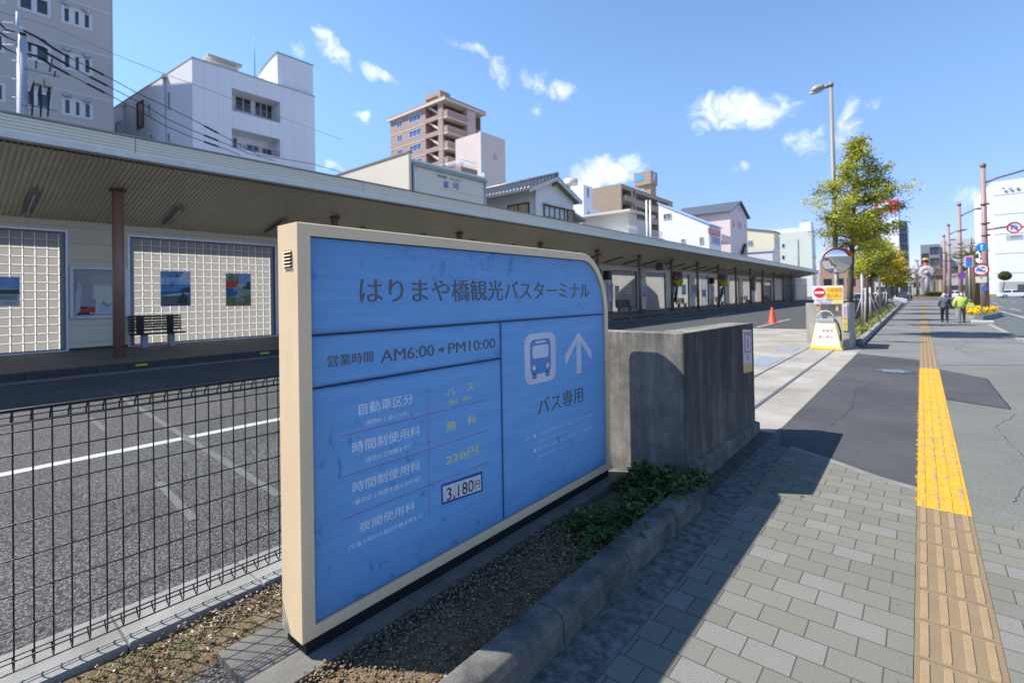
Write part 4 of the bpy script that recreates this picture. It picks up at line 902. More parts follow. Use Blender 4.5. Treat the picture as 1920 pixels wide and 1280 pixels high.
def reflectors():
    base = None
    for k in range(-2, 28):
        y = 27.14*1.0+2.96*(k-8)
        q = MB(); q.box(-14.829, -14.808, y-.12, y+.12, .085, .125)
        if base is None:
            o = q.build('kerb_reflector', ym, None, .006); base = o
        else:
            o = q.build('kerb_reflector', ym, None, .006)
        tag(o, 'small yellow reflector strip fixed to the dark platform kerb', 'reflector', 'yellow reflectors along the platform kerb')
reflectors()
def lamps():
    hm = mat('lamp_housing', (.17, .17, .165), .5); tm = mat('lamp_tube', (.62, .62, .58), .3)
    xa, xb = -17.0, -18.55
    src = None
    for k in range(-2, 33):
        y = 1.82+k*PER/2
        if src is None:
            r = empty('ceiling_lamp', (-17.8, y, soffit(-17.8)), 'grey batten lamp with bare tube hung under the ribbed canopy', 'lamp', 'batten lamps under the canopy')
            d = .10; q = MB(); q.hexa([(xa, y-.10, soffit(xa)-d), (xb, y-.10, soffit(xb)-d), (xb, y+.10, soffit(xb)-d), (xa, y+.10, soffit(xa)-d), (xa, y-.05, soffit(xa)), (xb, y-.05, soffit(xb)), (xb, y+.05, soffit(xb)), (xa, y+.05, soffit(xa))]); q.build('housing', hm, r)
            t = MB(); t.tube([(xa-.1, y, soffit(xa-.1)-d-.03), (xb+.1, y, soffit(xb+.1)-d-.03)], .022, 8); t.build('tube', tm, r); src = r
        else:
            copy_thing(src, (-17.8, y, soffit(-17.8)), 'grey batten lamp with bare tube hung under the ribbed canopy')
lamps()
# benches of dark slats on grey legs
def benches():
    dm = mat('bench_slat', (.028, .020, .016), .6); lm = mat('bench_leg', (.33, .36, .38), .6)
    def bench(x, y0, y1, zf, label):
        r = empty('bench', (x, (y0+y1)/2, zf), label, 'bench', 'dark slatted benches on the platform')
        q = MB()
        for i in range(4): q.box(x+.12+i*.115, x+.21+i*.115, y0, y1, zf+.40, zf+.445)
        q.build('seat', dm, r)
        q = MB()
        for i in range(6): z = zf+.50+i*.085; xx = x+.11-i*.012; q.box(xx-.03, xx, y0, y1, z, z+.066)
        for yy in (y0+.3, y1-.3): q.box(x+.0, x+.055, yy-.09, yy+.09, zf+.42, zf+1.0)
        q.build('backrest', dm, r)
        for yy in (y0+.35, y1-.35): q = MB(); q.box(x+.16, x+.42, yy-.07, yy+.07, zf-.03, zf+.398); q.build('leg', lm, r)
        return r
    zf = .26
    a = at(245, 597, 0, -18.5); b_ = at(345, 595, 0, -18.5)
    bench(-18.85, a.y, b_.y, .255, 'nearest dark brown slatted bench with grey legs, below the seaside poster')
    ys = [(35.4, 38.0), (47.9, 50.3), (60.2, 62.5), (72.5, 74.4), (84.1, 86.8)]
    names = ['dark bench under the glass block window just right of the blue sign', 'dark bench on the platform right of the nearer flower basket column', 'dark bench on the platform behind the farther flower basket column', 'small dark bench far down the platform by the brown bird figure', 'most distant dark bench on the platform near the white booth']
    for (a, b_), n in zip(ys, names): bench(-18.85, a, b_, .255, n)
benches()
# flat posters and framed notice boards
def poster(name, label, y0, y1, z0, z1, x, painter, frame=False, cat='poster', group=None):
    r = empty(name, (x, (y0+y1)/2, z0), label, cat, group)
    q = MB(); q.box(x-.004, x, y0, y1, z0, z1); sh = q.build('sheet', mat('poster_base_'+name+str(round(y0)), painter.get('base', (.6, .6, .6)), .35, scale=3), r)
    w, h = y1-y0, z1-z0; d = [.0006]
    def reg(nm, col, pts, col2=None, sc=6):
        d[0] += .0007; q = MB(); q.extr([(x+d[0]-.0006, y0+w*u, z0+h*v) for u, v in pts], (.0006, 0, 0)); q.build(nm, mat('ink_%s_%d%d%d' % (nm, col[0]*999, col[1]*999, col[2]*999), col, .4, col2, sc, .8), sh)
    def wr(body, u0, v0, w_, h_, col, nm='lettering'):
        d[0] += .0007; text(nm, body, (x+d[0], y0+w*u0, z0+h*v0), UY, UZ, w*w_, h*h_, mat('ink_txt_%d%d%d' % tuple(int(c*999) for c in col), col, .4), sh)
    for it in painter['items']:
        if it[0] == 'r': reg(*it[1:])
        else: wr(*it[1:])
    if frame:
        fm = mat('board_frame', (.50, .52, .57), .35, metal=.4); t = .09; q = MB()
        q.box(x-.03, x+.05, y0-t, y0, z0-t, z1+t); q.box(x-.03, x+.05, y1, y1+t, z0-t, z1+t); q.box(x-.03, x+.049, y0, y1, z1, z1+t); q.box(x-.03, x+.049, y0, y1, z0-t, z0); q.build('frame', fm, r, .008)
    return r
R = lambda a, b_, c, d: [(a, b_), (c, b_), (c, d), (a, d)]
G = WX-.105
def k9(v): return H+(v-H)*.9014
def kg(v): return v*.9014
def hill(pts, base): return [(0, base)]+pts+[(1, base)]
sea = dict(base=(.10, .28, .60), items=[('r', 'sky_blue', (.22, .45, .78), R(.0, .62, 1, .82), (.45, .62, .82), 3), ('r', 'cloud_white', (.62, .66, .68), [(.6, .8), (.7, .72), (1, .7), (1, .97), (.8, 1)], (.45, .55, .7), 6), ('r', 'sea', (.03, .16, .36), R(0, .31, 1, .43)),
    ('r', 'surf', (.55, .62, .66), [(0, .30), (.4, .35), (1, .38), (1, .36), (.5, .30), (0, .275)]), ('r', 'land', (.05, .10, .09), R(0, .04, 1, .29), (.10, .16, .12), 5), ('r', 'headland', (.03, .05, .035), [(.62, .43), (.7, .49), (.8, .52), (.9, .555), (1, .52), (1, .41)]),
    ('r', 'rock', (.022, .026, .022), [(.52, .08), (.58, .2), (.66, .3), (.74, .39), (.8, .33), (.87, .25), (.9, .06)]), ('r', 'blue_band', (.02, .04, .30), R(0, 0, 1, .045)),
    ('t', 'ま', .46, .82, .12, .09, (.012, .02, .10)), ('t', 'こ', .47, .735, .10, .06, (.012, .02, .10)), ('t', 'と', .47, .63, .11, .085, (.012, .02, .10)), ('t', 'で', .26, .83, .13, .07, (.012, .02, .10)), ('t', 'か', .27, .745, .12, .07, (.012, .02, .10)), ('t', '海', .27, .57, .17, .13, (.05, .02, .10)),
    ('t', 'き', .11, .72, .09, .08, (.012, .02, .10)), ('t', 'て', .11, .63, .09, .07, (.012, .02, .10)), ('t', 'ね', .11, .54, .10, .07, (.012, .02, .10))])
poster('poster', 'blue seaside poster with dark brushed characters on the glass blocks above the nearest bench', kg(5.589), kg(6.551), k9(1.511), k9(2.81), G+.02, sea)
fest = dict(base=(.25, .36, .30), items=[('r', 'blue_sky', (.08, .24, .58), R(.5, .66, 1, 1), (.3, .5, .75), 4), ('r', 'red_cloth', (.62, .06, .03), [(0, .55), (.38, .56), (.5, .72), (.5, 1), (.36, .74), (0, .78)], (.45, .03, .02)), ('r', 'dancers', (.10, .13, .08), [(.08, .76), (.12, .92), (.22, .97), (.3, .94), (.36, .76)], (.2, .25, .15)), ('r', 'dark_hill', (.04, .06, .06), [(.68, .52), (.72, .66), (.85, .73), (1, .76), (1, .5)]),
    ('r', 'blue_water', (.03, .12, .34), R(0, .30, .45, .54)), ('r', 'forest', (.05, .13, .045), [(0, .06), (0, .33), (.2, .28), (.4, .24), (.7, .30), (1, .36), (1, .06)], (.16, .28, .07), 8), ('r', 'houses', (.40, .32, .22), [(.38, .12), (.38, .24), (.66, .28), (.74, .2), (.7, .12)], (.2, .18, .16), 12), ('r', 'orange_band', (.55, .11, .05), R(0, 0, 1, .055)),
    ('t', '高', .44, .56, .2, .12, (.72, .72, .72)), ('t', '知', .62, .58, .18, .13, (.72, .72, .72)), ('t', 'か', .28, .46, .18, .1, (.72, .72, .72)), ('t', 'へ', .4, .40, .16, .06, (.72, .72, .72)), ('t', 'よ', .36, .28, .14, .09, (.72, .72, .72)), ('t', 'う', .54, .33, .13, .08, (.72, .72, .72))])
poster('poster', 'colourful festival poster with red cloth and white characters, right of the seaside poster', kg(7.787), kg(8.743), k9(1.458), k9(2.791), G+.02, fest)
cast = dict(base=(.55, .56, .55), items=[('r', 'blue_sky2', (.06, .17, .48), R(0, .60, 1, 1), (.25, .42, .70), 3), ('r', 'mount', (.03, .06, .08), R(0, .41, 1, .58), (.05, .09, .06), 8), ('r', 'roof_white', (.42, .44, .44), [(.35, .56), (.5, .62), (.58, .68), (.68, .62), (.88, .56)]), ('r', 'roof_white', (.42, .44, .44), [(0, .56), (.1, .62), (.2, .63), (.3, .57)]),
    ('r', 'photo_strip', (.20, .20, .12), R(.0, .24, .32, .38), (.34, .28, .18), 16), ('r', 'photo_strip', (.10, .24, .36), R(.36, .22, .92, .38), (.28, .32, .22), 12), ('t', '高知城', .05, .07, .35, .07, (.12, .12, .14)), ('t', '高知県', .58, .08, .3, .06, (.12, .12, .14))])
poster('poster', 'mountain and white roofs poster on the leftmost glass block window, cut by the photo edge', 1.02, kg(1.93), k9(1.605), k9(2.511), G+.02, cast)
board = dict(base=(.36, .35, .36), items=[('r', 'inner_sheet', (.42, .41, .42), R(.36, .35, .74, .9)), ('r', 'paper', (.60, .60, .60), R(.38, .36, .73, .66)), ('r', 'black_sheet', (.02, .02, .022), R(.05, .02, .40, .20)), ('r', 'red_arrow_sheet', (.52, .045, .03), [(.08, .12), (.14, .165), (.14, .15), (.39, .18), (.39, .07), (.14, .08), (.14, .05)]),
    ('r', 'map_sheet', (.52, .56, .42), R(.42, .03, .74, .60), (.60, .60, .58), 9), ('r', 'map_water', (.45, .52, .60), [(.44, .03), (.48, .25), (.6, .32), (.74, .2), (.74, .03)]), ('r', 'pale_person', (.55, .40, .30), [(.02, .0), (.03, .4), (.1, .75), (.16, .65), (.13, .4), (.12, .1)], (.40, .55, .68), 5), ('r', 'white_line', (.75, .75, .75), R(.30, .045, .68, .06)),
    ('r', 'map_road', (.06, .06, .06), [(.55, .30), (.58, .24), (.64, .19), (.72, .24), (.72, .26), (.64, .21), (.59, .26), (.57, .31)]), ('t', '高知駅', .27, .175, .12, .022, (.6, .6, .6)), ('r', 'purple_strip', (.35, .05, .20), R(.77, .18, .80, .40))])
poster('notice_board', 'framed notice board with map and red arrow sheet beside the nearest brown column', 2.85, 4.06, k9(1.187)+.06, k9(2.849)-.06, WX+.02, board, True, 'notice board')
mini = lambda a, b_: dict(base=(.6, .6, .62), items=[('r', 'picture', a, R(.08, .4, .92, .94), tuple(c*1.8 for c in a), 4), ('r', 'picture_low', b_, R(.08, .08, .92, .36), None, 6)])
zA = lambda x, y: (1120+x/4.571, 430+y/4.571)
def farp(name, label, px0, px1, py0, py1, p, x=WX+.03, frame=False, cat='poster'):
    A = at(*zA(px0, (py0+py1)/2), 0, x); B = at(*zA(px1, (py0+py1)/2), 0, x); z1 = at(*zA(px0, py0), 0, x).z; z0 = at(*zA(px0, py1), 0, x).z
    poster(name, label, A.y, B.y, z0, z1, x, p, frame, cat)
farp('notice_board', 'dark blue and grey notice board beside the rounded corner of the blue sign', 92, 128, 462, 600, mini((.16, .17, .28), (.4, .36, .36)), frame=True, cat='notice board')
farp('poster', 'small orange brown poster, left of a pair on the glass blocks beyond the blue sign', 150, 187, 482, 550, mini((.30, .14, .08), (.4, .3, .22)), G+.02)
farp('poster', 'small orange brown poster, right of a pair on the glass blocks beyond the blue sign', 248, 290, 480, 550, mini((.32, .16, .09), (.4, .3, .24)), G+.02)
farp('notice_board', 'tall notice board with blue green picture just right of the first column beyond the sign', 382, 416, 470, 585, mini((.12, .28, .42), (.16, .26, .16)), frame=True, cat='notice board')
farp('poster', 'blue poster on the glass blocks right behind the first flower basket column', 655, 688, 480, 565, mini((.08, .20, .42), (.10, .24, .4)), G+.02)
farp('poster', 'light blue poster on the glass blocks above the bench by the nearer flower basket', 722, 760, 470, 562, mini((.10, .30, .52), (.06, .26, .36)), G+.02)
farp('notice_board', 'dark blue framed notice on the pier right of the nearer flower basket', 815, 845, 475, 575, mini((.05, .10, .26), (.5, .5, .52)), frame=True, cat='notice board')
farp('poster', 'blue and violet poster low on the narrow glass block window beyond the plain column', 895, 935, 515, 580, mini((.10, .18, .45), (.16, .16, .42)), G+.02)
farp('poster', 'grey white poster on the pier below the round clock', 980, 1003, 480, 580, mini((.22, .16, .16), (.5, .5, .5)))
farp('poster', 'small blue poster behind the second flower basket column', 1052, 1085, 500, 560, mini((.14, .26, .40), (.2, .34, .4)), G+.02)
# things hung on columns and piers
def hung():
    rg = random.Random(4)
    for px, py, lab in ((688, 425, 'hanging basket of yellow, red and purple flowers on the nearer flower column'), (1078, 435, 'hanging basket of yellow, red and purple flowers on the farther flower column')):
        p = at(*zA(px, py), 0, -16.0); r = empty('flower_basket', (p.x, p.y, p.z), lab, 'flower basket', 'flower baskets on the columns')
        ms = [mat('petal_yellow', (.72, .50, .03), .6), mat('petal_red', (.50, .05, .06), .6), mat('petal_purple', (.28, .14, .30), .6), mat('basket_leaf', (.12, .14, .04), .6)]
        q = MB()
        for i in range(170):
            z = rg.uniform(-.6, .6); rr = .52*math.sqrt(max(.05, 1-(z/.75)**2)); a = rg.uniform(0, 6.28); q.mi = (0 if z < .1 else rg.choice((1, 2, 2))) if rg.random() < .8 else 3
            q.blob((p.x+rr*math.cos(a)*.7, p.y+rr*math.sin(a), p.z+z), .11, .11, .09, 6, 4, .2, rg)
        q.build('flowers', ms, r)
        b_ = MB(); cy = 3.343+PER*round((p.y-3.343)/PER); b_.tube([(-16.4+.1, cy, p.z-1.9), (-16.25, cy+.3, p.z-1.7), (p.x, p.y, p.z-.5)], [.12, .14, .06], 8); b_.build('bracket', mat('bracket_dark', (.03, .028, .026), .7), r)
    for px, py, lab in ((90, 385, 'black loudspeaker fixed high on the pier beside the rounded sign corner'), (385, 405, 'small dark camera on the pier right of the first column beyond the sign'), (985, 435, 'dark round loudspeaker on the pier left of the clock')):
        p = at(*zA(px, py), 0, WX+.25); s = .42 if px == 90 else (.16 if px == 385 else .42); r = empty('loudspeaker' if px != 385 else 'camera', (WX, p.y, p.z), lab, 'loudspeaker' if px != 385 else 'camera')
        q = MB(); q.box(WX+.02, WX+.02+s, p.y-s*.8, p.y+s*.8, p.z-s, p.z+s*.7); q.build('housing', mat('black_housing', (.02, .02, .022), .5), r, .05)
        q = MB(); q.disc((WX+.03+s, p.y, p.z-.05), UY, UZ, s*.5, n=20, d=(.02, 0, 0)); q.build('front', mat('housing_front', (.06, .045, .04), .5), r)
    p = at(*zA(1118, 440), 0, WX+.05); r = empty('wall_clock', (WX, p.y, p.z), 'round white faced wall clock on the pier near the second flower basket', 'clock')
    q = MB(); q.disc((WX+.01, p.y, p.z), UY, UZ, .62, n=32, d=(.12, 0, 0)); cf = q.build('case', mat('clock_case', (.10, .10, .10), .4), r); q = MB(); q.disc((WX+.131, p.y, p.z), UY, UZ, .54, n=32, d=(.01, 0, 0)); cf = q.build('face', mat('clock_face', (.75, .75, .72), .4), r)
    q = MB(); q.box(WX+.142, WX+.15, p.y-.03, p.y+.03, p.z, p.z+.42); q.box(WX+.151, WX+.158, p.y, p.y+.32, p.z-.03, p.z+.03); q.build('hands', mat('black_housing', (.02, .02, .022), .5), cf)
    p = at(*zA(1330, 470), 0, -15.9); r = empty('bird_figure', (p.x, p.y, p.z), 'brown and pale bird shaped figure fixed on a distant platform column', 'figure')
    q = MB(); q.blob((p.x, p.y, p.z), .35, .5, .75, 12, 8); q.build('body', mat('bird_brown', (.16, .075, .05), .7, (.26, .16, .13), 4), r); q = MB(); q.blob((p.x+.1, p.y+.3, p.z+.75), .25, .32, .3, 10, 6); q.build('head', mat('bird_brown', (.16, .075, .05), .7), r)
    q = MB(); q.blob((p.x+.1, p.y+.35, p.z-.4), .2, .25, .5, 10, 6); q.build('wing', mat('bird_pale', (.45, .40, .42), .7), r)
    q = MB(); q.tube([(p.x+.1, p.y+.55, p.z+.75), (p.x+.1, p.y+1.0, p.z+.95)], [.12, .02], 8); q.build('beak', mat('bird_dark', (.04, .03, .03), .7), r)
    p = at(*zA(540, 320), 0, -17.5); r = empty('hanging_sign', (p.x, p.y, p.z), 'small grey box sign hanging from the canopy by a thin rod', 'sign')
    q = MB(); q.box(p.x-.35, p.x+.35, p.y-.25, p.y+.25, p.z-.3, p.z+.3); q.build('box', mat('box_grey', (.16, .16, .16), .5), r, .03); q = MB(); q.tube([(p.x, p.y, p.z+.3), (p.x, p.y, soffit(p.x))], .03, 8); q.build('rod', mat('box_grey', (.16, .16, .16), .5), r)
hung()
# ================================================================== buildings behind
def atp(x, y, p0, n):
    d = ray(x, y); o = Vector((0, 0, H)); n = Vector(n); return o+d*((Vector(p0)-o).dot(n)/d.dot(n))
def facade(q, o, u, v, n, Wd, Ht, holes, depth):
    """wall face with real recesses: o lower left, u right, v up, n outward; holes = (u0,u1,v0,v1[,depth])"""
    o, u, v, n = Vector(o), Vector(u), Vector(v), Vector(n)
    us = sorted({0, Wd}|{max(0, min(Wd, c)) for h in holes for c in h[:2]}); vs = sorted({0, Ht}|{max(0, min(Ht, c)) for h in holes for c in h[2:4]})
    P = lambda a, b_, d=0: o+u*a+v*b_-n*d
    for a0, a1 in zip(us, us[1:]):
        for b0, b1 in zip(vs, vs[1:]):
            am, bm_ = (a0+a1)/2, (b0+b1)/2; hd = None
            for h in holes:
                if h[0] < am < h[1] and h[2] < bm_ < h[3]: hd = h
            if hd is None: q.quad(P(a0, b0), P(a1, b0), P(a1, b1), P(a0, b1))
    for h in holes:
        a0, a1, b0, b1 = max(0, h[0]), min(Wd, h[1]), max(0, h[2]), min(Ht, h[3]); d = h[4] if len(h) > 4 else depth
        q.quad(P(a0, b0), P(a0, b1), P(a0, b1, d), P(a0, b0, d)); q.quad(P(a1, b0), P(a1, b0, d), P(a1, b1, d), P(a1, b1))
        q.quad(P(a0, b0), P(a0, b0, d), P(a1, b0, d), P(a1, b0)); q.quad(P(a0, b1), P(a1, b1), P(a1, b1, d), P(a0, b1, d)); q.quad(P(a0, b0, d), P(a0, b1, d), P(a1, b1, d), P(a1, b0, d))
GL = glass_dark(); FRW = mat('window_frame_white', (.70, .70, .70), .4); FRD = mat('window_frame_dark', (.05, .045, .04), .4); GLB = glass_dark('window_glass_blue', (.10, .22, .48), .08)
def window(root, o, u, v, n, h, depth=.12, panes=2, fm=None, gm=None, fw_=.07, gaps=None, name='window', proud=.03):
    """frame proud of the wall + dark panes inside the recess"""
    o, u, v, n = Vector(o), Vector(u), Vector(v), Vector(n); a0, a1, b0, b1 = h[:4]; fm = fm or FRW
    def bx(q, a, b_, c, d, d0, d1):
        p = lambda x, y, z: o+u*x+v*y+n*z
        q.hexa([p(a, c, d0), p(b_, c, d0), p(b_, d, d0), p(a, d, d0), p(a, c, d1), p(b_, c, d1), p(b_, d, d1), p(a, d, d1)])
    q = MB(); t = fw_
    bx(q, a0-t*.4, a1+t*.4, b0-t*.4, b0+t, -depth+.01, proud); bx(q, a0-t*.4, a1+t*.4, b1-t, b1+t*.4, -depth+.01, proud); bx(q, a0-t*.4, a0+t, b0+t, b1-t, -depth+.01, proud); bx(q, a1-t, a1+t*.4, b0+t, b1-t, -depth+.01, proud)
    g = gaps or t
    for k in range(1, panes): c = a0+(a1-a0)*k/panes; bx(q, c-g/2, c+g/2, b0+t, b1-t, -depth+.01, proud-.01)
    f = q.build(name, fm, root); q = MB(); bx(q, a0+t*.5, a1-t*.5, b0+t*.5, b1-t*.5, -depth+.004, -depth+.05); q.build('pane', gm or GL, f); return f
def sides(q, x0, x1, y0, y1, z0, z1, faces='RBT'):
    if 'F' in faces: q.quad((x1, y0, z0), (x1, y1, z0), (x1, y1, z1), (x1, y0, z1))     # +X
    if 'L' in faces: q.quad((x0, y0, z0), (x1, y0, z0), (x1, y0, z1), (x0, y0, z1))     # -Y
    if 'R' in faces: q.quad((x0, y1, z0), (x1, y1, z0), (x1, y1, z1), (x0, y1, z1))
    if 'B' in faces: q.quad((x0, y0, z0), (x0, y1, z0), (x0, y1, z1), (x0, y0, z1))
    if 'T' in faces: q.quad((x0, y0, z1), (x1, y0, z1), (x1, y1, z1), (x0, y1, z1))
def siding(name, c, pitch, axis='Y', amt=.88, rough=.6):
    """painted boards: thin joint lines at a fixed pitch in world units"""
    m, N, L, b, O = node_mat(name); b.inputs['Roughness'].default_value = rough; g = N.new('ShaderNodeNewGeometry'); sp = N.new('ShaderNodeSeparateXYZ'); L.new(g.outputs['Position'], sp.inputs[0])
    def line(o, p):
        a = N.new('ShaderNodeMath'); a.operation = 'DIVIDE'; L.new(o, a.inputs[0]); a.inputs[1].default_value = p
        f = N.new('ShaderNodeMath'); f.operation = 'FRACT'; L.new(a.outputs[0], f.inputs[0]); return rng_(N, L, f.outputs[0], .93, .95, 0, 1)
    if axis == 'Z': o = line(sp.outputs[2], pitch)
    else:
        s = N.new('ShaderNodeMath'); s.operation = 'ADD'; L.new(sp.outputs[0], s.inputs[0]); L.new(sp.outputs[1], s.inputs[1]); o = line(s.outputs[0], pitch)
    base = mix_(N, L, rng_(N, L, noise_(N, L, g.outputs['Position'], .25, 4), .35, .65, 0, 1), tuple(x*.95 for x in c), c)
    L.new(mix_(N, L, o, base, tuple(x*amt for x in c)), b.inputs['Base Color']); return m
def tower():
    X = -50; e = lambda x, y: (x/5.333, y/5.333); Y1 = at(211, 200, 0, X).y; Y0 = -32; T = 29.0
    root = empty('office_tower', (X-8, (Y0+Y1)/2, 0), 'tall taupe grey office tower filling the top left corner, rows of white framed windows', 'building')
    m = siding('taupe_panels', (.51, .47, .44), .42, 'Y', .93); holes = []; rows = []
    zz = [(at(*e(622, 220), 0, X).z, at(*e(622, 55), 0, X).z), (at(*e(622, 680), 0, X).z, at(*e(622, 515), 0, X).z), (at(*e(622, 1140), 0, X).z, at(*e(622, 975), 0, X).z)]
    fl = (zz[0][0]-zz[2][0])/2; rows = [(zz[0][0]+fl*k, zz[0][1]+fl*k) for k in (1, 0, -1, -2, -3)]
    ya, yb = at(*e(622, 300), 0, X).y, at(*e(912, 300), 0, X).y; yc, yd = at(*e(180, 300), 0, X).y, at(*e(500, 300), 0, X).y; pit = ya-yc; ye = at(*e(42, 400), 0, X).y
    cols = [(ya, yb, 3), (yc, yd, 2), (ye-(yd-yc), ye, 2), (ye-8, ye-6, 3), (ye-12.5, ye-9.5, 2)]
    q = MB(); H_ = [(a-Y0, b_-Y0, z0, z1) for (z0, z1) in rows for (a, b_, n) in cols]
    facade(q, (X, Y0, 0), UY, UZ, UX, Y1-Y0, T, H_, .18); sides(q, X-18, X, Y0, Y1, 0, T, 'LRBT'); q.build('wall', m, root)
    for (z0, z1) in rows:
        for a, b_, n in cols: window(root, (X, Y0, 0), UY, UZ, UX, (a-Y0, b_-Y0, z0, z1), .18, n, fw_=.13, gaps=.36 if n == 3 else .30)
    lm = mat('pale_joint', (.72, .72, .72), .5); q = MB(); zl = at(*e(0, 755), 0, X).z
    for k in range(-1, 3): z = zl+fl*k; q.box(X-.01, X+.02, Y0, Y1, z-.035, z+.035)
    q.build('joint_band', lm, root)
    hm = mat('vent_hood', (.50, .49, .50), .4, metal=.3)
    for k in range(-1, 2):
        for px, py in ((665, 500), (865, 565)):
            p = at(*e(px, py), 0, X); q = MB(); q.blob((X+.12, p.y, p.z+fl*k), .2, .26, .2, 10, 6); q.build('vent_hood', hm, root)
    ed = MB(); ed.box(X-.2, X+.03, Y1-.001, Y1+.06, 0, T); ed.build('corner_trim', mat('corner_trim', (.55, .52, .56), .5), root)
tower()
def white_block():
    X = -44; w = lambda x, y: (180+x/4.174, 80+y/4.174); C = at(360, 109, 0, X); Y0 = C.y; T = C.z; Y1 = at(589.8, 189, 0, X).y
    root = empty('white_building', (X-9, (Y0+Y1)/2, 0), 'white panelled block with two recessed balconies and curved roof tower, right of the taupe tower', 'building')
    m = siding('white_panels', (.80, .79, .81), 1.05, 'Y', .86); dx, dy = -.996, -.089; Lb = 20
    B = Vector((X+dx*Lb, Y0+dy*Lb, 0))
    def hole(tl, br, d): a = at(*w(*tl), 0, X); b_ = at(*w(*br), 0, X); return (a.y-Y0, b_.y-Y0, b_.z, a.z, d)
    h1 = hole((1062, 355), (1443, 632), 1.6); h2 = hole((1062, 668), (1443, 900), 1.6); fl = h1[3]-h2[3]; h3 = (h2[0], h2[1], h2[2]-fl, h2[3]-fl, 1.6)
    q = MB(); facade(q, (X, Y0, 0), UY, UZ, UX, Y1-Y0, T, [h1, h2, h3], 1.6)
    q.quad((B.x, B.y, 0), (X, Y0, 0), (X, Y0, T), (B.x, B.y, T)); q.quad((X, Y1, 0), (X-Lb, Y1, 0), (X-Lb, Y1, T), (X, Y1, T)); q.quad((B.x, B.y, T), (X, Y0, T), (X, Y1, T), (X-Lb, Y1, T)); q.quad((B.x, B.y, 0), (X-Lb, Y1, 0), (X-Lb, Y1, T), (B.x, B.y, T))
    q.build('wall', m, root)
    q = MB(); q.box(X-.3, X+.05, Y0-.05, Y1+.05, T, T+.10); q.hexa([(B.x, B.y-.05, T), (X-.3, Y0-.05, T), (X-.3, Y0+.3, T), (B.x, B.y+.3, T), (B.x, B.y-.05, T+.1), (X-.3, Y0-.05, T+.1), (X-.3, Y0+.3, T+.1), (B.x, B.y+.3, T+.1)]); q.build('parapet_cap', mat('cap_grey', (.42, .44, .46), .5), root)
    # windows at the back of the recesses
    xb = X-1.6
    for (x0, y0_, x1, y1_, n) in ((1085, 415, 1215, 560, 2), (1238, 455, 1380, 610, 3), (1068, 740, 1105, 830, 1), (1175, 790, 1275, 865, 2), (1293, 820, 1378, 890, 2)):
        a = at(*w(x0, y0_), 0, xb); b_ = at(*w(x1, y1_), 0, xb); window(root, (xb, 0, 0), UY, UZ, UX, (a.y, b_.y, b_.z, a.z), .02, n, proud=.06)
    rm = mat('balcony_rail', (.30, .13, .12), .5)
    for h in (h1, h2):
        q = MB(); z0 = h[2]
        for k in range(2): q.tube([(X-.15, Y0+h[0], z0+.25+.25*k), (X-.15, Y0+h[1], z0+.25+.25*k)], .02, 5)
        for k in range(12): y = Y0+h[0]+(h[1]-h[0])*k/11; q.tube([(X-.15, y, z0), (X-.15, y, z0+.5)], .014, 4)
        q.build('balcony_rail', rm, root)
    nrm = Vector((dy, -dx, 0)).normalized(); nrm = nrm if nrm.y < 0 else -nrm; u = Vector((-dx, -dy, 0)).normalized(); o = Vector((B.x, B.y, 0))
    for (x0, y0_, x1, y1_, mt) in ((570, 395, 590, 510, FRW), (415, 487, 437, 556, FRW), (327, 482, 377, 655, mat('red_frame', (.30, .07, .08), .5)), (570, 715, 590, 775, FRW), (430, 728, 456, 745, FRW), (160, 635, 208, 700, FRW)):
        a = atp(*w(x0, y0_), o, nrm)-o; b_ = atp(*w(x1, y1_), o, nrm)-o; window(root, o, u, UZ, nrm, (a.dot(u), b_.dot(u), min(a.z, b_.z), max(a.z, b_.z)), .0, 1, fm=mt, proud=.12)
    pm = mat('drain_pipe', (.66, .66, .68), .5)
    for px, t0 in ((545, 285), (227, 500)): a = atp(*w(px, t0), o, nrm)+nrm*.12; q = MB(); q.tube([(a.x, a.y, 0), (a.x, a.y, a.z)], .10, 8); q.box(a.x-.3, a.x+.3, a.y-.15, a.y+.1, a.z, a.z+.3); q.build('drain_pipe', pm, root)
    # roof boxes
    xf = X-1.2; a = at(*w(898, 108), 0, xf); b_ = at(*w(1105, 185), 0, xf); q = MB(); q.box(xf-5, xf, a.y, b_.y, T, a.z-.2); rb = q.build('roof_box', mat('roof_box_white', (.72, .68, .62), .6), root); q = MB(); q.box(xf-5.3, xf+.3, a.y-.3, b_.y+.3, a.z-.19, a.z+.05); q.build('box_lid', mat('box_lid', (.50, .45, .40), .6), rb)
    xf = X-.5; a = at(*w(1418, 82), 0, xf); b_ = at(*w(1697, 195), 0, xf); q = MB(); pts = [(xf, T), (xf, a.z)]
    for k in range(1, 11): t = k/10; pts.append((xf-8.5*t, T+(a.z-T)*(1-t**1.7)))
    q.extr([(x, a.y, z) for x, z in pts], (0, b_.y-a.y, 0)); ph = q.build('roof_tower', m, root)
    q = MB()
    for (x, z), (x2, z2) in zip(pts[1:], pts[2:]): q.hexa([(x, a.y-.06, z), (x2, a.y-.06, z2), (x2, b_.y+.06, z2), (x, b_.y+.06, z), (x, a.y-.06, z+.14), (x2, a.y-.06, z2+.14), (x2, b_.y+.06, z2+.14), (x, b_.y+.06, z+.14)])
    q.build('curved_roof', mat('curved_roof', (.26, .34, .34), .5), ph)
    la = MB(); p = at(*w(1290, 290), 1, a.y-.1)
    for s_ in (-.25, .25): la.tube([(p.x+s_, a.y-.15, T), (p.x+s_, a.y-.15, T+2.3)], .025, 5)
    for k in range(8): la.tube([(p.x-.25, a.y-.15, T+.3*k), (p.x+.25, a.y-.15, T+.3*k)], .02, 5)
    la.build('ladder', FRW, root)
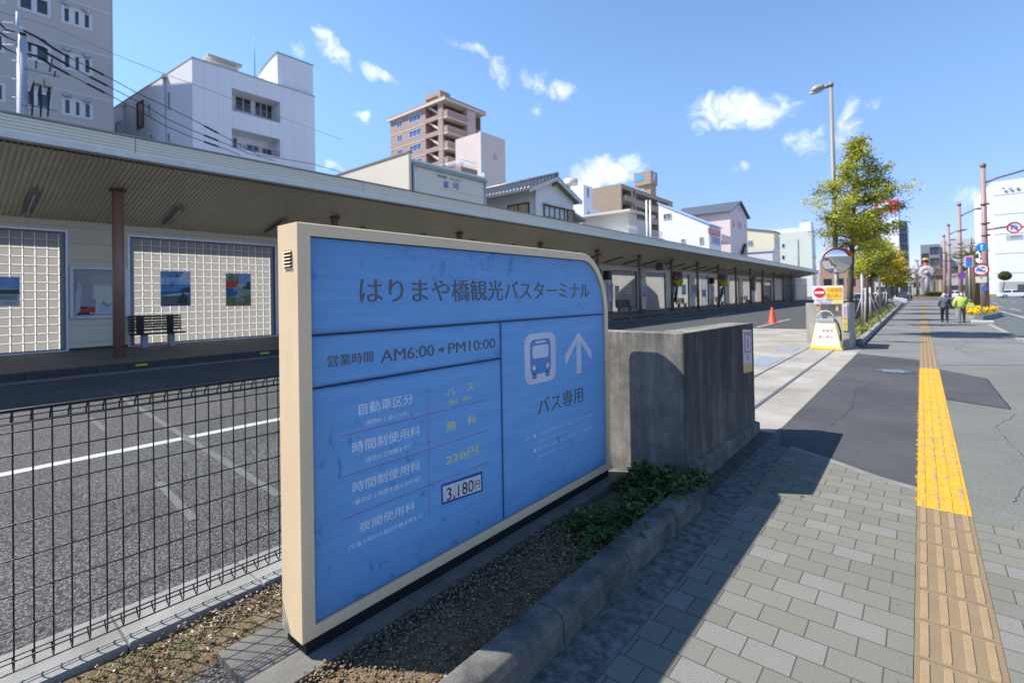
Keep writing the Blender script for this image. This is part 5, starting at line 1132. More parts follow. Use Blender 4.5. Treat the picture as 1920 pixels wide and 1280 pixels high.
    an = at(478, 160, 0, X-3); at_ = at(478, 68, 0, X-3); q = MB(); q.tube([(X-3, an.y, T), (X-3, an.y, at_.z)], [.05, .02], 6); q.build('antenna', mat('antenna_dark', (.10, .12, .2), .5), root)
white_block()
def brown_tower():
    X = -76; t3 = lambda x, y: (680+x/5.333, 150+y/5.333); Y0 = at(*t3(800, 400), 0, X).y; T = at(*t3(800, 215), 0, X).z; Xb = at(*t3(275, 420), 1, Y0).x
    root = empty('apartment_tower', (X-6, Y0+6, 0), 'ten storey brown tiled apartment tower with cream bands and open corner balconies', 'building')
    bm_ = mat('brown_tile', (.40, .285, .232), .7, (.36, .255, .208), .5); cr = mat('cream_band', (.74, .64, .52), .6); dk = mat('recess_brown', (.30, .20, .15), .8)
    z1 = at(*t3(805, 310), 0, X).z; fl = z1-at(*t3(805, 465), 0, X).z; Y1 = at(*t3(1015, 350), 0, X).y; Y2 = at(*t3(1100, 350), 0, X).y; Y3 = at(*t3(1178, 350), 0, X).y
    # -Y face with windows and the open stair
    c = lambda px, py: at(*t3(px, py), 1, Y0)
    q = MB(); hol = []; Wd = X-Xb
    zw = (c(465, 440).z, c(465, 372).z); rows = range(0, 9)
    w1 = (c(342, 440).x-Xb, c(395, 440).x-Xb); w2_ = (c(465, 420).x-Xb, c(583, 420).x-Xb); w3 = (c(628, 400).x-Xb, c(755, 400).x-Xb)
    for k in rows:
        z0, z1w = zw[0]-fl*k, zw[1]-fl*k
        if z0 < 0: break
        hol += [(w1[0], w1[1], z0, z1w), (w2_[0], w2_[1], z0, z1w), (w3[0], w3[1], z0-.35, z1w+.45, 2.0)]
    facade(q, (Xb, Y0, 0), UX, UZ, -UY, Wd, T, hol, .15)
    hb = []
    for k in range(10):
        z = z1-fl*k; hb.append((.25, Y1-Y0-.1, z-1.35, z+fl-1.75, 1.8))
    hb = [h for h in hb if h[2] > 0]; hb2 = [(Y2-Y0+.1, Y3-Y0-.1, h[2], h[3], 1.5) for h in hb]
    facade(q, (X, Y0, 0), UY, UZ, UX, Y3-Y0, T, hb+hb2, 1.8); sides(q, Xb, X, Y0, Y3, 0, T, 'RBT'); q.build('wall', bm_, root)
    for k in rows:
        z0, z1w = zw[0]-fl*k, zw[1]-fl*k
        if z0 < 0: break
        window(root, (Xb, Y0, 0), UX, UZ, -UY, (w1[0], w1[1], z0, z1w), .15, 2, FRW, GLB, .09); window(root, (Xb, Y0, 0), UX, UZ, -UY, (w2_[0], w2_[1], z0, z1w), .15, 3, FRW, GLB, .09)
        q = MB(); xa, xb2 = Xb+w3[0], Xb+w3[1]
        q.hexa([(xa+.6, Y0+.3, z0+1.9), (xb2-.2, Y0+.3, z0-.2), (xb2-.2, Y0+1.3, z0-.2), (xa+.6, Y0+1.3, z0+1.9), (xa+.6, Y0+.3, z0+2.4), (xb2-.2, Y0+.3, z0+.3), (xb2-.2, Y0+1.3, z0+.3), (xa+.6, Y0+1.3, z0+2.4)]); q.build('stair', cr, root)
    q = MB()
    for k in range(9):
        z = zw[1]+.35-fl*k
        if z < 1: break
        for (a, b_) in ((0, w3[0]), (w3[1], Wd)): q.box(Xb+a, Xb+b_+.0, Y0-.06, Y0-.002, z, z+.16)
    q.build('cream_band', cr, root)
    for h in hb:
        q = MB(); q.box(X-.3, X+1.3, Y0+.1, Y1-.15, h[2]-.28, h[2]-.02); s = q.build('balcony', cr, root); q = MB(); q.box(X+1.16, X+1.3, Y0+.1, Y1-.15, h[2]-.02, h[2]+1.25); q.box(X+.0, X+1.16, Y0+.1, Y0+.24, h[2]-.02, h[2]+1.25); q.build('parapet', bm_, s); q = MB(); q.box(X+.0, X+1.34, Y0+.06, Y1-.13, h[2]+1.252, h[2]+1.34); q.build('parapet_cap', cr, s)
        q = MB(); q.box(X-1.79, X-1.7, Y0+.8, Y1-.5, h[2], h[2]+2.0); q.build('balcony_door', GL, root)
    q = MB(); q.box(X, X+.9, Y1, Y2, 0, T-.1); q.build('pilaster', mat('pilaster_pink', (.62, .48, .42), .7), root)
    q = MB(); q.box(Xb-.4, X+1.3, Y0-.5, Y3+.6, T, T+.45); q.build('roof_slab', cr, root); q = MB(); q.box(Xb-.3, X+1.2, Y0-.4, Y3+.5, T+.452, T+.85); q.build('roof_rim', mat('rim_brown', (.36, .26, .22), .6), root)
    a = at(*t3(622, 150), 0, X-4); xr = X-3; p0 = at(*t3(775, 100), 0, xr); p1 = at(*t3(875, 150), 0, xr); xl = at(*t3(622, 150), 1, p0.y).x
    q = MB(); zt = p0.z; facade(q, (xl, p0.y, T+.8), UX, UZ, -UY, xr-xl, zt-T-.8, [((xr-xl)*.08, (xr-xl)*.86, 0, (zt-T-.8)*.68, 1.0)], 1.0); sides(q, xl, xr, p0.y, p1.y, T+.8, zt, 'FRBT'); q.build('roof_house', bm_, root)
brown_tower()
def pink_slab():
    X = -62; t3 = lambda x, y: (680+x/5.333, 150+y/5.333); C = at(*t3(1178, 520), 0, X); Y0, T = C.y, C.z; Y1 = at(*t3(1424, 640), 0, X).y; Xb = at(*t3(927, 575), 1, Y0).x
    root = empty('windowless_building', ((X+Xb)/2, (Y0+Y1)/2, 0), 'plain pale pink windowless slab building just right of the brown apartment tower', 'building')
    q = MB(); q.box(Xb, X, Y0, Y1, 0, T); q.build('wall', mat('pale_pink_wall', (.72, .60, .53), .7, (.66, .55, .49), .4), root)
    p = at(*t3(1325, 770), 0, X); q = MB(); q.box(X-.02, X+.04, p.y-.5, p.y+.5, p.z-.6, p.z+.6); q.build('vent', mat('pink_vent', (.52, .45, .45), .6), root)
    q = MB(); q.box(X-.3, X+.06, Y0-.06, Y1+.06, T, T+.15); q.box(X-.25, X+.07, Y0-.07, Y0+.2, 0, T); q.build('edge_trim', mat('trim_white', (.72, .72, .74), .5), root)
    # low wing with sloping brown end in front
    X = -48; a = at(*t3(985, 862), 0, X); b_ = at(*t3(1148, 912), 0, X); xl = at(*t3(830, 890), 1, a.y).x
    r = empty('low_brown_building', (X-4, a.y, 0), 'low brown building with sloped end wall and roof railing below the pink slab building', 'building')
    zt = a.z; q = MB(); sl_ = 4.0; q.quad((xl, a.y, 0), (X, a.y-sl_*.4, 0), (X, a.y, zt), (xl, a.y, zt)); q.quad((X, a.y-sl_*.4, 0), (X, b_.y, 0), (X, b_.y, zt), (X, a.y, zt)); q.quad((xl, a.y, zt), (X, a.y, zt), (X, b_.y, zt), (xl, b_.y, zt)); q.quad((xl, b_.y, 0), (X, b_.y, 0), (X, b_.y, zt), (xl, b_.y, zt)); q.build('wall', mat('low_brown', (.38, .265, .215), .7), r)
    q = MB(); n = 16
    for k in range(n+1): x = xl+(X-xl)*k/n; q.tube([(x, a.y+.2, zt), (x, a.y+.2, zt+1.0)], .04, 5)
    for k in range(9): y = a.y+.2+(b_.y-a.y-.4)*k/8; q.tube([(X-.2, y, zt), (X-.2, y, zt+1.0)], .04, 5)
    q.tube([(xl, a.y+.2, zt+1.0), (X-.2, a.y+.2, zt+1.0), (X-.2, b_.y-.2, zt+1)], .05, 5); q.build('railing', FRW, r)
pink_slab()
def gallery():
    X = -27; t3 = lambda x, y: (680+x/5.333, 150+y/5.333); a = at(*t3(503, 835), 0, X); b_ = at(*t3(1218, 995), 0, X); Y0, Y1 = a.y, b_.y; T = (a.z+b_.z)/2-.1
    root = empty('gallery_building', (X-5, (Y0+Y1)/2, 0), 'cream gallery shop with corrugated green grey eave and blue Japanese lettering on its front', 'building')
    cw_ = siding('gallery_cream', (.70, .66, .56), .9, 'Y', .95); sd = siding('gallery_side', (.72, .66, .53), .55, 'Z', .93)
    q = MB(); sides(q, X-14, X, Y0, Y1, 0, T, 'FRT'); q.build('front_wall', cw_, root)
    zc = at(*t3(495, 738), 0, X-.2).z; L = at(646, 328, 1, Y0); q = MB(); xl = X-14; zl = zc-(zc-at(*t3(0, 890), 1, Y0).z)*(14/((X)-at(*t3(0, 890), 1, Y0).x))
    q.extr([(xl, Y0-.25, 0), (X-.15, Y0-.25, 0), (X-.15, Y0-.25, zc), (xl, Y0-.25, zl)], (0, .25, 0)); q.build('side_wall', sd, root)
    q = MB(); q.hexa([(xl, Y0-.30, zl), (X-.1, Y0-.30, zc), (X-.1, Y0+.05, zc), (xl, Y0+.05, zl), (xl, Y0-.30, zl+.12), (X-.1, Y0-.30, zc+.12), (X-.1, Y0+.05, zc+.12), (xl, Y0+.05, zl+.12)]); q.build('side_cap', mat('cap_brown', (.28, .24, .22), .6), root)
    gm = mat('eave_green', (.30, .37, .36), .5); q = MB(); q.box(X-.02, X+.22, Y0+.1, Y1+.1, T-.12, T+.12); q.build('gutter', gm, root)
    q = MB(); n = 30; 
    for k in range(n): y = Y0+.15+(Y1-Y0-.1)*k/n; q.tube([(X+.18, y, T+.20), (X-6, y, T+.9)], .115, 6)
    q.build('corrugated_roof', mat('corrugated', (.66, .70, .68), .5, (.5, .56, .54), 3), root)
    q = MB()
    for y in (Y0+.12, Y1-.02): q.tube([(X+.1, y, 0), (X+.1, y, T-.1)], .07, 8)
    q.build('drain_pipe', mat('pipe_bluegrey', (.50, .56, .62), .5), root)
    q = MB(); z = at(*t3(772, 1078), 0, X).z; ya = at(*t3(772, 1078), 0, X).y; q.box(X-.02, X+.05, ya, Y1-.3, z-.06, z+.06); q.build('ledge', mat('ledge_cream', (.72, .69, .60), .6), root)
    e = MB(); e.extr([(X+.05, Y1-.05, T-.1), (X+.05, Y1-.05, T+.75), (X-2.5, Y1-.05, T+.5), (X-2.5, Y1-.05, T-.1)], (0, .2, 0)); e.build('gable_end', mat('gable_mint', (.55, .66, .60), .6), root)
    bl = mat('gallery_blue', (.20, .25, .52), .5); gy = mat('gallery_grey', (.30, .30, .38), .5)
    def tx(s, x0, y0_, x1, y1_, m):
        p = at(*t3(x0, y0_), 0, X+.03); r = at(*t3(x1, y1_), 0, X+.03); text('lettering', s, (X+.02, p.y, r.z), UY, UZ, r.y-p.y, p.z-r.z, m, root, .03, .012)
    tx('時代屋', 752, 943, 840, 990, gy); tx('ギャラリー', 877, 975, 1000, 1030, gy); tx('組', 810, 1003, 860, 1085, bl); tx('河', 898, 1018, 962, 1102, bl)
gallery()
def tile_house():
    X = -26; h4 = lambda x, y: (640+x/4, 280+y/4); A = at(*h4(1610, 200), 0, X+.6); E1 = at(*h4(1440, 292), 0, X+.6); E2 = at(*h4(1790, 368), 0, X+.6); ya, yb = at(*h4(1452, 400), 0, X).y, at(*h4(1740, 450), 0, X).y
    root = empty('tile_roof_house', (X-5, (ya+yb)/2, 0), 'white boarded house with grey tiled gable roof and brown shutter, right of the cream gallery', 'house')
    wm = siding('white_boards', (.70, .70, .69), .45, 'Y', .85); Lb = 16; ze = min(E1.z, E2.z); yr = A.y; zr = A.z
    hw = max(yr-E1.y, E2.y-yr); sl_ = (zr-ze)/hw; wz = lambda y: zr-.25-sl_*abs(y-yr)
    q = MB(); q.extr([(X, ya, 0), (X, yb, 0), (X, yb, wz(yb)), (X, yr, wz(yr)), (X, ya, wz(ya))], (-Lb, 0, 0)); q.build('wall', wm, root)
    tl, N, L, b, O = node_mat('roof_tiles'); b.inputs['Roughness'].default_value = .45; b.inputs['Base Color'].default_value = (.16, .165, .175, 1)
    L.new(mix_(N, L, rng_(N, L, noise_(N, L, O, 3, 4), .3, .7, 0, 1), (.12, .125, .135), (.22, .225, .235)), b.inputs['Base Color'])
    rf = None
    for sgn in (-1, 1):
        q = MB(); n = 26; x0, x1 = X+.75, X-Lb
        hwS = hw*1.05; N_ = 44
        # tiled surface: rolls running down the slope as real waves, courses stepped
        for i in range(N_):
            xa = x0+(x1-x0)*i/N_; xb = x0+(x1-x0)*(i+.55)/N_; xc = x0+(x1-x0)*(i+1)/N_
            for j in range(8):
                t0, t1 = j/8, (j+1)/8; y0_, y1_ = yr+sgn*hwS*t0, yr+sgn*hwS*t1; z0, z1 = zr-sl_*hwS*t0, zr-sl_*hwS*t1; st = .06
                q.quad((xa, y0_, z0+.0), (xa, y1_, z1+st), (xb, y1_, z1+st+.0), (xb, y0_, z0)); q.quad((xb, y0_, z0), (xb, y1_, z1+st), ((xb+xc)/2, y1_, z1+st+.10), ((xb+xc)/2, y0_, z0+.10)); q.quad(((xb+xc)/2, y0_, z0+.10), ((xb+xc)/2, y1_, z1+st+.10), (xc, y1_, z1+st), (xc, y0_, z0))
                q.quad((xa, y1_, z1+st), (xa, y1_, z1-.02), (xb, y1_, z1-.02), (xb, y1_, z1+st))
        yE = yr+sgn*hwS; zE = zr-sl_*hwS
        q.hexa([(x0, yr, zr-.24), (x1, yr, zr-.24), (x1, yE, zE-.2), (x0, yE, zE-.2), (x0, yr, zr-.02), (x1, yr, zr-.02), (x1, yE, zE+.02), (x0, yE, zE+.02)])
        rf = q.build('roof', tl, root)
    q = MB(); q.tube([(X+.8, yr, zr+.14), (X-Lb, yr, zr+.14)], .2, 8); q.build('ridge', tl, rf)
    q = MB()
    for k in range(40): x = X+.7-k*.4; q.blob((x, yr-hw*1.05, zr-sl_*hw*1.05+.02), .13, .05, .1, 6, 4)
    q.build('eave_tile_row', mat('tile_ends', (.60, .60, .60), .5), rf)
    q = MB()
    for sgn in (-1, 1): yE = yr+sgn*hw*1.02; zE = zr-sl_*hw*1.02; q.hexa([(X+.70, yr, zr-.45), (X+.76, yr, zr-.45), (X+.76, yE, zE-.42), (X+.70, yE, zE-.42), (X+.70, yr, zr-.1), (X+.76, yr, zr-.1), (X+.76, yE, zE-.06), (X+.70, yE, zE-.06)])
    q.build('barge_board', mat('barge_grey', (.62, .61, .57), .6), root)
    p = at(*h4(1595, 266), 0, X+.1); q = MB(); q.extr([(X+.002, p.y-.28, p.z), (X+.002, p.y, p.z-.2), (X+.002, p.y+.28, p.z), (X+.002, p.y, p.z+.2)], (.06, 0, 0)); q.build('gable_vent', mat('gable_ornament', (.40, .17, .10), .7), root)
    def win(x0, y0_, x1, y1_, n, fm, gm): a = at(*h4(x0, y0_), 0, X); b_ = at(*h4(x1, y1_), 0, X); window(root, (X, 0, 0), UY, UZ, UX, (a.y, b_.y, b_.z, a.z), .0, n, fm, gm, .08, proud=.12)
    win(1515, 412, 1672, 535, 4, FRD, glass_dark('window_pale', (.55, .60, .58), .2)); win(1690, 448, 1745, 560, 1, FRD, mat('shutter_brown', (.30, .22, .14), .6))
    a = at(*h4(1510, 388), 0, X); b_ = at(*h4(1700, 432), 0, X); q = MB(); q.hexa([(X, a.y, a.z-.25), (X+.5, a.y, a.z-.35), (X+.5, b_.y, a.z-.35), (X, b_.y, a.z-.25), (X, a.y, a.z-.1), (X+.5, a.y, a.z-.27), (X+.5, b_.y, a.z-.27), (X, b_.y, a.z-.1)]); q.build('window_hood', mat('hood_grey', (.60, .58, .52), .5), root)
    c = lambda x, y: at(*h4(x, y), 1, ya); a, b_ = c(1252, 430), c(1410, 480); window(root, (0, ya, 0), UX, UZ, -UY, (a.x, b_.x, b_.z-1, c(1330, 412).z), .0, 2, FRD, mat('panel_tan', (.55, .40, .24), .6), .08, proud=.1)
    q = MB(); q.tube([(X+.12, ya-.1, 0), (X+.12, ya-.1, wz(ya)-.3)], .07, 8); q.build('drain_pipe', FRW, root)
    # lean-to on the far side
    q = MB(); p0 = at(*h4(1745, 450), 0, X-.5); p1 = at(*h4(1830, 525), 0, X-.5); q.extr([(X-.5, yb, p0.z), (X-.5, p1.y, p1.z), (X-.5, p1.y, p1.z-.3), (X-.5, yb, p0.z-.4)], (-6, 0, 0)); q.build('side_roof', tl, root)
tile_house()
def more_buildings():
    z8 = lambda x, y: (1050+x/3.765, 300+y/3.765)
    def block(name, label, X, corner, right, left, m, cat='building', name2='wall', zdrop=0):
        """box seen by its street face (corner->right) and its near end (left->corner)"""
        C = at(*z8(*corner), 0, X); Y1 = at(*z8(*right), 0, X).y; Xb = at(*z8(*left), 1, C.y).x
        root = empty(name, ((X+Xb)/2, (C.y+Y1)/2, 0), label, cat); return root, X, Xb, C.y, Y1, C.z
    # white narrow stepped block with tank
    wm = mat('bright_white', (.80, .80, .82), .6, (.76, .76, .79), .5)
    root, X, Xb, Y0, Y1, T = block('white_building', 'narrow white stepped building with a pale water tank on top, behind the tile roof house', -47, (165, 172), (228, 200), (72, 180), wm)
    q = MB(); q.box(Xb, X, Y0, Y1, 0, T); p = at(*z8(322, 465), 0, X); zs_ = at(*z8(232, 345), 0, X).z; q.box(Xb, X-.01, Y1, (Y1+p.y)/2, 0, zs_); q.box(Xb, X-.02, (Y1+p.y)/2, p.y, 0, zs_-3.2); q.build('wall', wm, root)
    p = at(*z8(76, 160), 0, X-4); q = MB(); q.tube([(X-4, p.y, T-.1), (X-4, p.y, at(*z8(76, 138), 0, X-4).z)], 1.35, 16); q.build('water_tank', mat('tank_beige', (.62, .60, .54), .5), root)
    for (x, y) in ((196, 232), (200, 400), (258, 420)): p = at(*z8(x, y), 0, X); window(root, (X, 0, 0), UY, UZ, UX, (p.y-.3, p.y+.3, p.z-.9, p.z+.9), 0, 1, proud=.1)
    # brown apartment block with roof sign tower
    bm_ = mat('taupe_brown', (.40, .305, .225), .7, (.36, .275, .205), .4); dk = mat('dark_recess', (.06, .05, .045), .8)
    root, X, Xb, Y0, Y1, T = block('apartment_block', 'long brown apartment block with rows of dark balconies and a sign box on its roof', -52, (430, 165), (795, 275), (228, 190), bm_)
    fl = at(*z8(435, 240), 0, X).z-at(*z8(435, 340), 0, X).z; q = MB(); hol = []; yy = [at(*z8(a, 250), 0, X).y for a in (440, 503, 537, 690, 700, 765)]
    for k in range(6):
        z = T-1.0-fl*k
        for a, b_ in ((yy[0], yy[1]), (yy[2], yy[3]), (yy[4], yy[5])): hol.append((a-Y0, b_-Y0, z-1.7, z, 1.6))
    hol = [h for h in hol if h[2] > 0]; facade(q, (X, Y0, 0), UY, UZ, UX, Y1-Y0, T, hol, 1.6); sides(q, Xb, X, Y0, Y1, 0, T, 'LRBT'); q.build('wall', bm_, root)
    for h in hol:
        if h[0] < yy[1]-Y0-.1:
            q = MB(); q.box(X+.0, X+.9, Y0+h[0]-.1, Y0+h[1]+.1, h[2]-1.3, h[2]+.0); q.build('balcony', bm_, root)
        q = MB(); q.box(X-1.59, X-1.5, Y0+h[0]+.4, Y0+h[1]-.4, h[2]+.02, h[3]-.2); q.build('balcony_door', GL, root)
    for k in range(4): p = at(*z8(522, 240+100*k), 0, X); window(root, (X, 0, 0), UY, UZ, UX, (p.y-.35, p.y+.35, p.z-.8, p.z+.8), 0, 1, FRD, proud=.1)
    xs = X-1; a = at(*z8(640, 72), 0, xs); b_ = at(*z8(687, 100), 0, xs); xl = at(*z8(520, 85), 1, a.y).x; zb_ = at(*z8(640, 165), 0, xs).z
    q = MB(); q.box(xl, xs, a.y, b_.y, zb_, a.z); sb = q.build('sign_box', mat('sign_box_brown', (.42, .32, .24), .7), root); q = MB(); q.box(xl+(xs-xl)*.55, xs-.3, a.y+.5, b_.y-.4, T, zb_); q.build('sign_post', mat('sign_box_brown', (.42, .32, .24), .7), root)
    c = at(*z8(562, 120), 1, a.y); q = MB(); bmk = mat('mark_blue', (.10, .42, .80), .5); q.extr([(c.x-1.1, a.y-.06, c.z-1.1), (c.x-.3, a.y-.06, c.z-1.2), (c.x+.9, a.y-.06, c.z-.9), (c.x+1.2, a.y-.06, c.z-.2), (c.x+.3, a.y-.06, c.z+.9), (c.x-.6, a.y-.06, c.z+1.2), (c.x-.9, a.y-.06, c.z+.5)], (0, .05, 0)); q.build('blue_mark', bmk, sb)
    c = at(*z8(663, 120), 0, xs); q = MB(); q.extr([(xs+.01, c.y-1.2, c.z-1.0), (xs+.01, c.y+.2, c.z-1.2), (xs+.01, c.y+.6, c.z-.2), (xs+.01, c.y+1.3, c.z+.9), (xs+.01, c.y-.4, c.z+1.2), (xs+.01, c.y-1.0, c.z+.2)], (.05, 0, 0)); q.build('pale_mark', mat('mark_pale', (.62, .62, .66), .5), sb)
    # white house with blue edged shed roof; cream annex and two flue pipes to its left
    wm2 = mat('house_white', (.82, .82, .83), .6, (.78, .78, .80), .5); X = -26
    C = at(*z8(1050, 458), 0, X); Y0 = C.y; Y1 = at(*z8(1135, 485), 0, X).y; P = at(*z8(695, 307), 1, Y0); root = empty('white_house', (X-4, Y0+2, 0), 'bright white house with long sloping blue edged roof and a red sign', 'house')
    q = MB(); q.extr([(P.x, Y0, 0), (X, Y0, 0), (X, Y0, C.z), (P.x, Y0, P.z)], (0, Y1-Y0, 0)); q.build('wall', wm2, root)
    q = MB(); q.hexa([(P.x-.2, Y0-.15, P.z), (X+.3, Y0-.15, C.z-.08), (X+.3, Y1+.2, C.z-.08), (P.x-.2, Y1+.2, P.z), (P.x-.2, Y0-.15, P.z+.2), (X+.3, Y0-.15, C.z+.12), (X+.3, Y1+.2, C.z+.12), (P.x-.2, Y1+.2, P.z+.2)]); q.build('roof', mat('roof_blue_edge', (.36, .52, .70), .45), root)
    for (x0, y0_, x1, y1_) in ((730, 382, 785, 415), (985, 545, 1012, 592), (855, 558, 882, 586)): a = at(*z8(x0, y0_), 1, Y0); b_ = at(*z8(x1, y1_), 1, Y0); window(root, (0, Y0, 0), UX, UZ, -UY, (a.x, b_.x, min(a.z, b_.z), max(a.z, b_.z)), 0, 2, FRW, glass_dark('window_grey', (.18, .19, .19), .15), proud=.08)
    a = at(*z8(1052, 465), 0, X+.2); b_ = at(*z8(1130, 540), 0, X+.2); q = MB(); q.box(X+.02, X+.22, a.y, b_.y, b_.z, a.z-.3); sg = q.build('red_sign', mat('red_sign_board', (.66, .10, .12), .5, (.60, .16, .17), 6), root)
    text('lettering', '駐車場', (X+.226, a.y+.4, (a.z+b_.z)/2-.3), UY, UZ, (b_.y-a.y)*.7, .5, mat('sign_pale', (.75, .6, .6), .5), sg)
    a = at(*z8(1068, 535), 0, X); b_ = at(*z8(1125, 605), 0, X); window(root, (X, 0, 0), UY, UZ, UX, (a.y, b_.y, b_.z, a.z), 0, 3, FRW, proud=.1)
    X = -33; C = at(*z8(690, 330), 0, X); Y0 = at(*z8(480, 372), 0, X).y; Y1 = at(*z8(690, 330), 0, X).y
    C2 = at(*z8(482, 370), 0, X); root = empty('cream_house', (X-3, Y0, 0), 'cream flat roofed house with white railed terrace and two grey flue pipes', 'house')
    q = MB(); T = C2.z; q.box(X-8, X, Y0, Y0+7.5, 0, T); q.build('wall', mat('cream_house_wall', (.74, .68, .56), .7), root); q = MB(); q.box(X-8.4, X+.9, Y0-1.2, Y0+7.8, T, T+.28); q.build('roof', mat('pale_roof', (.70, .68, .62), .6), root)
    a = at(*z8(543, 388), 0, X); b_ = at(*z8(612, 432), 0, X); window(root, (X, 0, 0), UY, UZ, UX, (a.y, b_.y, b_.z, a.z), 0, 2, FRD, proud=.08)
    q = MB(); z = at(*z8(450, 450), 0, X+1.5).z
    for k in range(24): y = Y0-3+k*.5; q.tube([(X+1.5, y, z-1.0), (X+1.5, y, z)], .035, 5)
    q.tube([(X+1.5, Y0-3, z), (X+1.5, Y0+9, z)], .05, 5); q.tube([(X+1.5, Y0-3, z-.5), (X+1.5, Y0+9, z-.5)], .03, 5); q.build('railing', FRW, root)
    q = MB(); q.box(X-4, X+1.6, Y0-3.2, Y0+9.5, 0, z-1.0); q.build('terrace', mat('terrace_white', (.76, .76, .76), .6), root)
    q = MB()
    for px in (614, 640): p = at(*z8(px, 420), 0, -24.5); q.tube([(-24.5, p.y, 0), (-24.5, p.y, at(*z8(px, 285), 0, -24.5).z)], .13, 10)
    q.build('flue_pipes', mat('flue_grey', (.46, .48, .50), .4, metal=.4), root)
    # pink house
    X = -30; C = at(*z8(1200, 365), 0, X); A = at(*z8(1285, 305), 0, X); E2 = at(*z8(1335, 405), 0, X); Y0 = C.y; Y1 = at(*z8(1320, 420), 0, X).y; yr = (Y0+Y1)/2
    root = empty('pink_house', (X-6, yr, 0), 'pale pink two tone house with dark blue grey gable roof, right of the white house', 'house'); Xb = at(*z8(950, 385), 1, Y0).x
    pm = mat('pale_pink', (.74, .62, .60), .7, (.70, .58, .57), .5); zr = A.z; ze = (C.z+E2.z)/2
    q = MB(); q.extr([(X, Y0, 0), (X, Y1, 0), (X, Y1, ze), (X, yr, zr-.2), (X, Y0, ze)], (Xb-X-5, 0, 0)); q.build('wall', pm, root)
    q = MB(); rm = mat('slate_blue', (.085, .10, .125), .5, (.065, .08, .10), 1)
    for y, s in ((Y0-.6, -1), (Y1+.6, 1)):
        zz = ze-(zr-ze)*.6/(yr-Y0); q.hexa([(X+.6, yr, zr-.2), (Xb-5, yr, zr-.2), (Xb-5, y, zz-.05), (X+.6, y, zz-.05), (X+.6, yr, zr+.1), (Xb-5, yr, zr+.1), (Xb-5, y, zz+.15), (X+.6, y, zz+.15)])
    q.build('roof', rm, root)
    for (x0, y0_, x1, y1_) in ((1217, 420, 1232, 478), (1256, 432, 1280, 492), (1300, 450, 1312, 503), (1258, 335, 1268, 370), (1217, 592, 1224, 645), (1236, 598, 1243, 650), (1254, 603, 1261, 655)): a = at(*z8(x0, y0_), 0, X); b_ = at(*z8(x1, y1_), 0, X); window(root, (X, 0, 0), UY, UZ, UX, (a.y, b_.y, b_.z, a.z), 0, 1, FRW, glass_dark('window_skyblue', (.16, .24, .32), .1), proud=.06, fw_=.05)
    a = at(*z8(1140, 545), 0, X+1.5); b_ = at(*z8(1222, 560), 0, X+1.5); q = MB(); q.box(X-2, X+1.5, a.y, b_.y, b_.z-.9, b_.z+.4); q.build('balcony', pm, root)
    q = MB(); p0 = at(*z8(1308, 590), 0, X+.4); p1 = at(*z8(1285, 662), 0, X+.4); q.extr([(X+.1, p0.y, p0.z), (X+.1, p1.y, p1.z), (X+.1, p0.y+.3, p1.z)], (.6, 0, 0)); q.build('stair', FRD, root)
    # cream house
    X = -31; C = at(*z8(1510, 507), 0, X); Y0 = C.y; Y1 = at(*z8(1550, 520), 0, X).y; P = at(*z8(1325, 474), 1, Y0); root = empty('cream_house', (X-5, Y0+3, 0), 'plain cream house with thin brown roof edge, right of the pink house', 'house')
    q = MB(); q.extr([(P.x-4, Y0, 0), (X, Y0, 0), (X, Y0, C.z), (P.x-4, Y0, P.z+.3)], (0, Y1-Y0, 0)); q.build('wall', mat('cream_yellow', (.78, .71, .52), .7), root)
    q = MB(); q.hexa([(P.x-4, Y0-.3, P.z+.3), (X+.4, Y0-.3, C.z), (X+.4, Y1+.3, C.z), (P.x-4, Y1+.3, P.z+.3), (P.x-4, Y0-.3, P.z+.5), (X+.4, Y0-.3, C.z+.2), (X+.4, Y1+.3, C.z+.2), (P.x-4, Y1+.3, P.z+.5)]); q.build('roof', mat('roof_brown', (.26, .17, .13), .6), root)
    a = at(*z8(1325, 570), 1, Y0); b_ = at(*z8(1363, 607), 1, Y0); window(root, (0, Y0, 0), UX, UZ, -UY, (a.x, b_.x, b_.z, a.z), 0, 2, FRW, glass_dark('window_green', (.22, .32, .28), .2), proud=.08)
    a = at(*z8(1525, 545), 0, X); b_ = at(*z8(1545, 640), 0, X); window(root, (X, 0, 0), UY, UZ, UX, (a.y, b_.y, b_.z, a.z), 0, 1, FRW, proud=.08)
    X2 = -29; p = at(*z8(1500, 640), 0, X2); p1 = at(*z8(1540, 655), 0, X2); xl = at(*z8(1320, 650), 1, p.y).x; q = MB(); q.box(xl, X2, p.y, p1.y, 0, p.z-.1); q.box(xl-.2, X2+.2, p.y-.2, p1.y+.2, p.z-.1, p.z+.5); q.build('porch', mat('porch_white', (.74, .74, .76), .6), root)
    # pale green grey building
    X = -32; C = at(*z8(1775, 492), 0, X); Y0 = C.y; Y1 = at(*z8(1800, 510), 0, X).y; xl = at(*z8(1545, 515), 1, Y0).x; T = C.z-.2; root = empty('green_grey_building', (X-8, Y0+4, 0), 'pale green grey building with two tiny windows and a long drain pipe', 'building')
    gm = mat('pale_green_wall', (.58, .62, .54), .7, (.54, .58, .51), .4); q = MB(); q.box(xl-6, X, Y0, Y1, 0, T); q.build('wall', gm, root)
    tp = siding('top_louvre', (.70, .72, .66), .5, 'Z', .8); q = MB(); q.box(xl-5, X-.2, Y0+.3, Y1-.3, T, T+1.6); a = at(*z8(1690, 480), 1, Y0+.5); q.box(a.x, X-.3, Y0+.5, Y1-.6, T+1.6, T+3.4); q.build('roof_screen', tp, root)
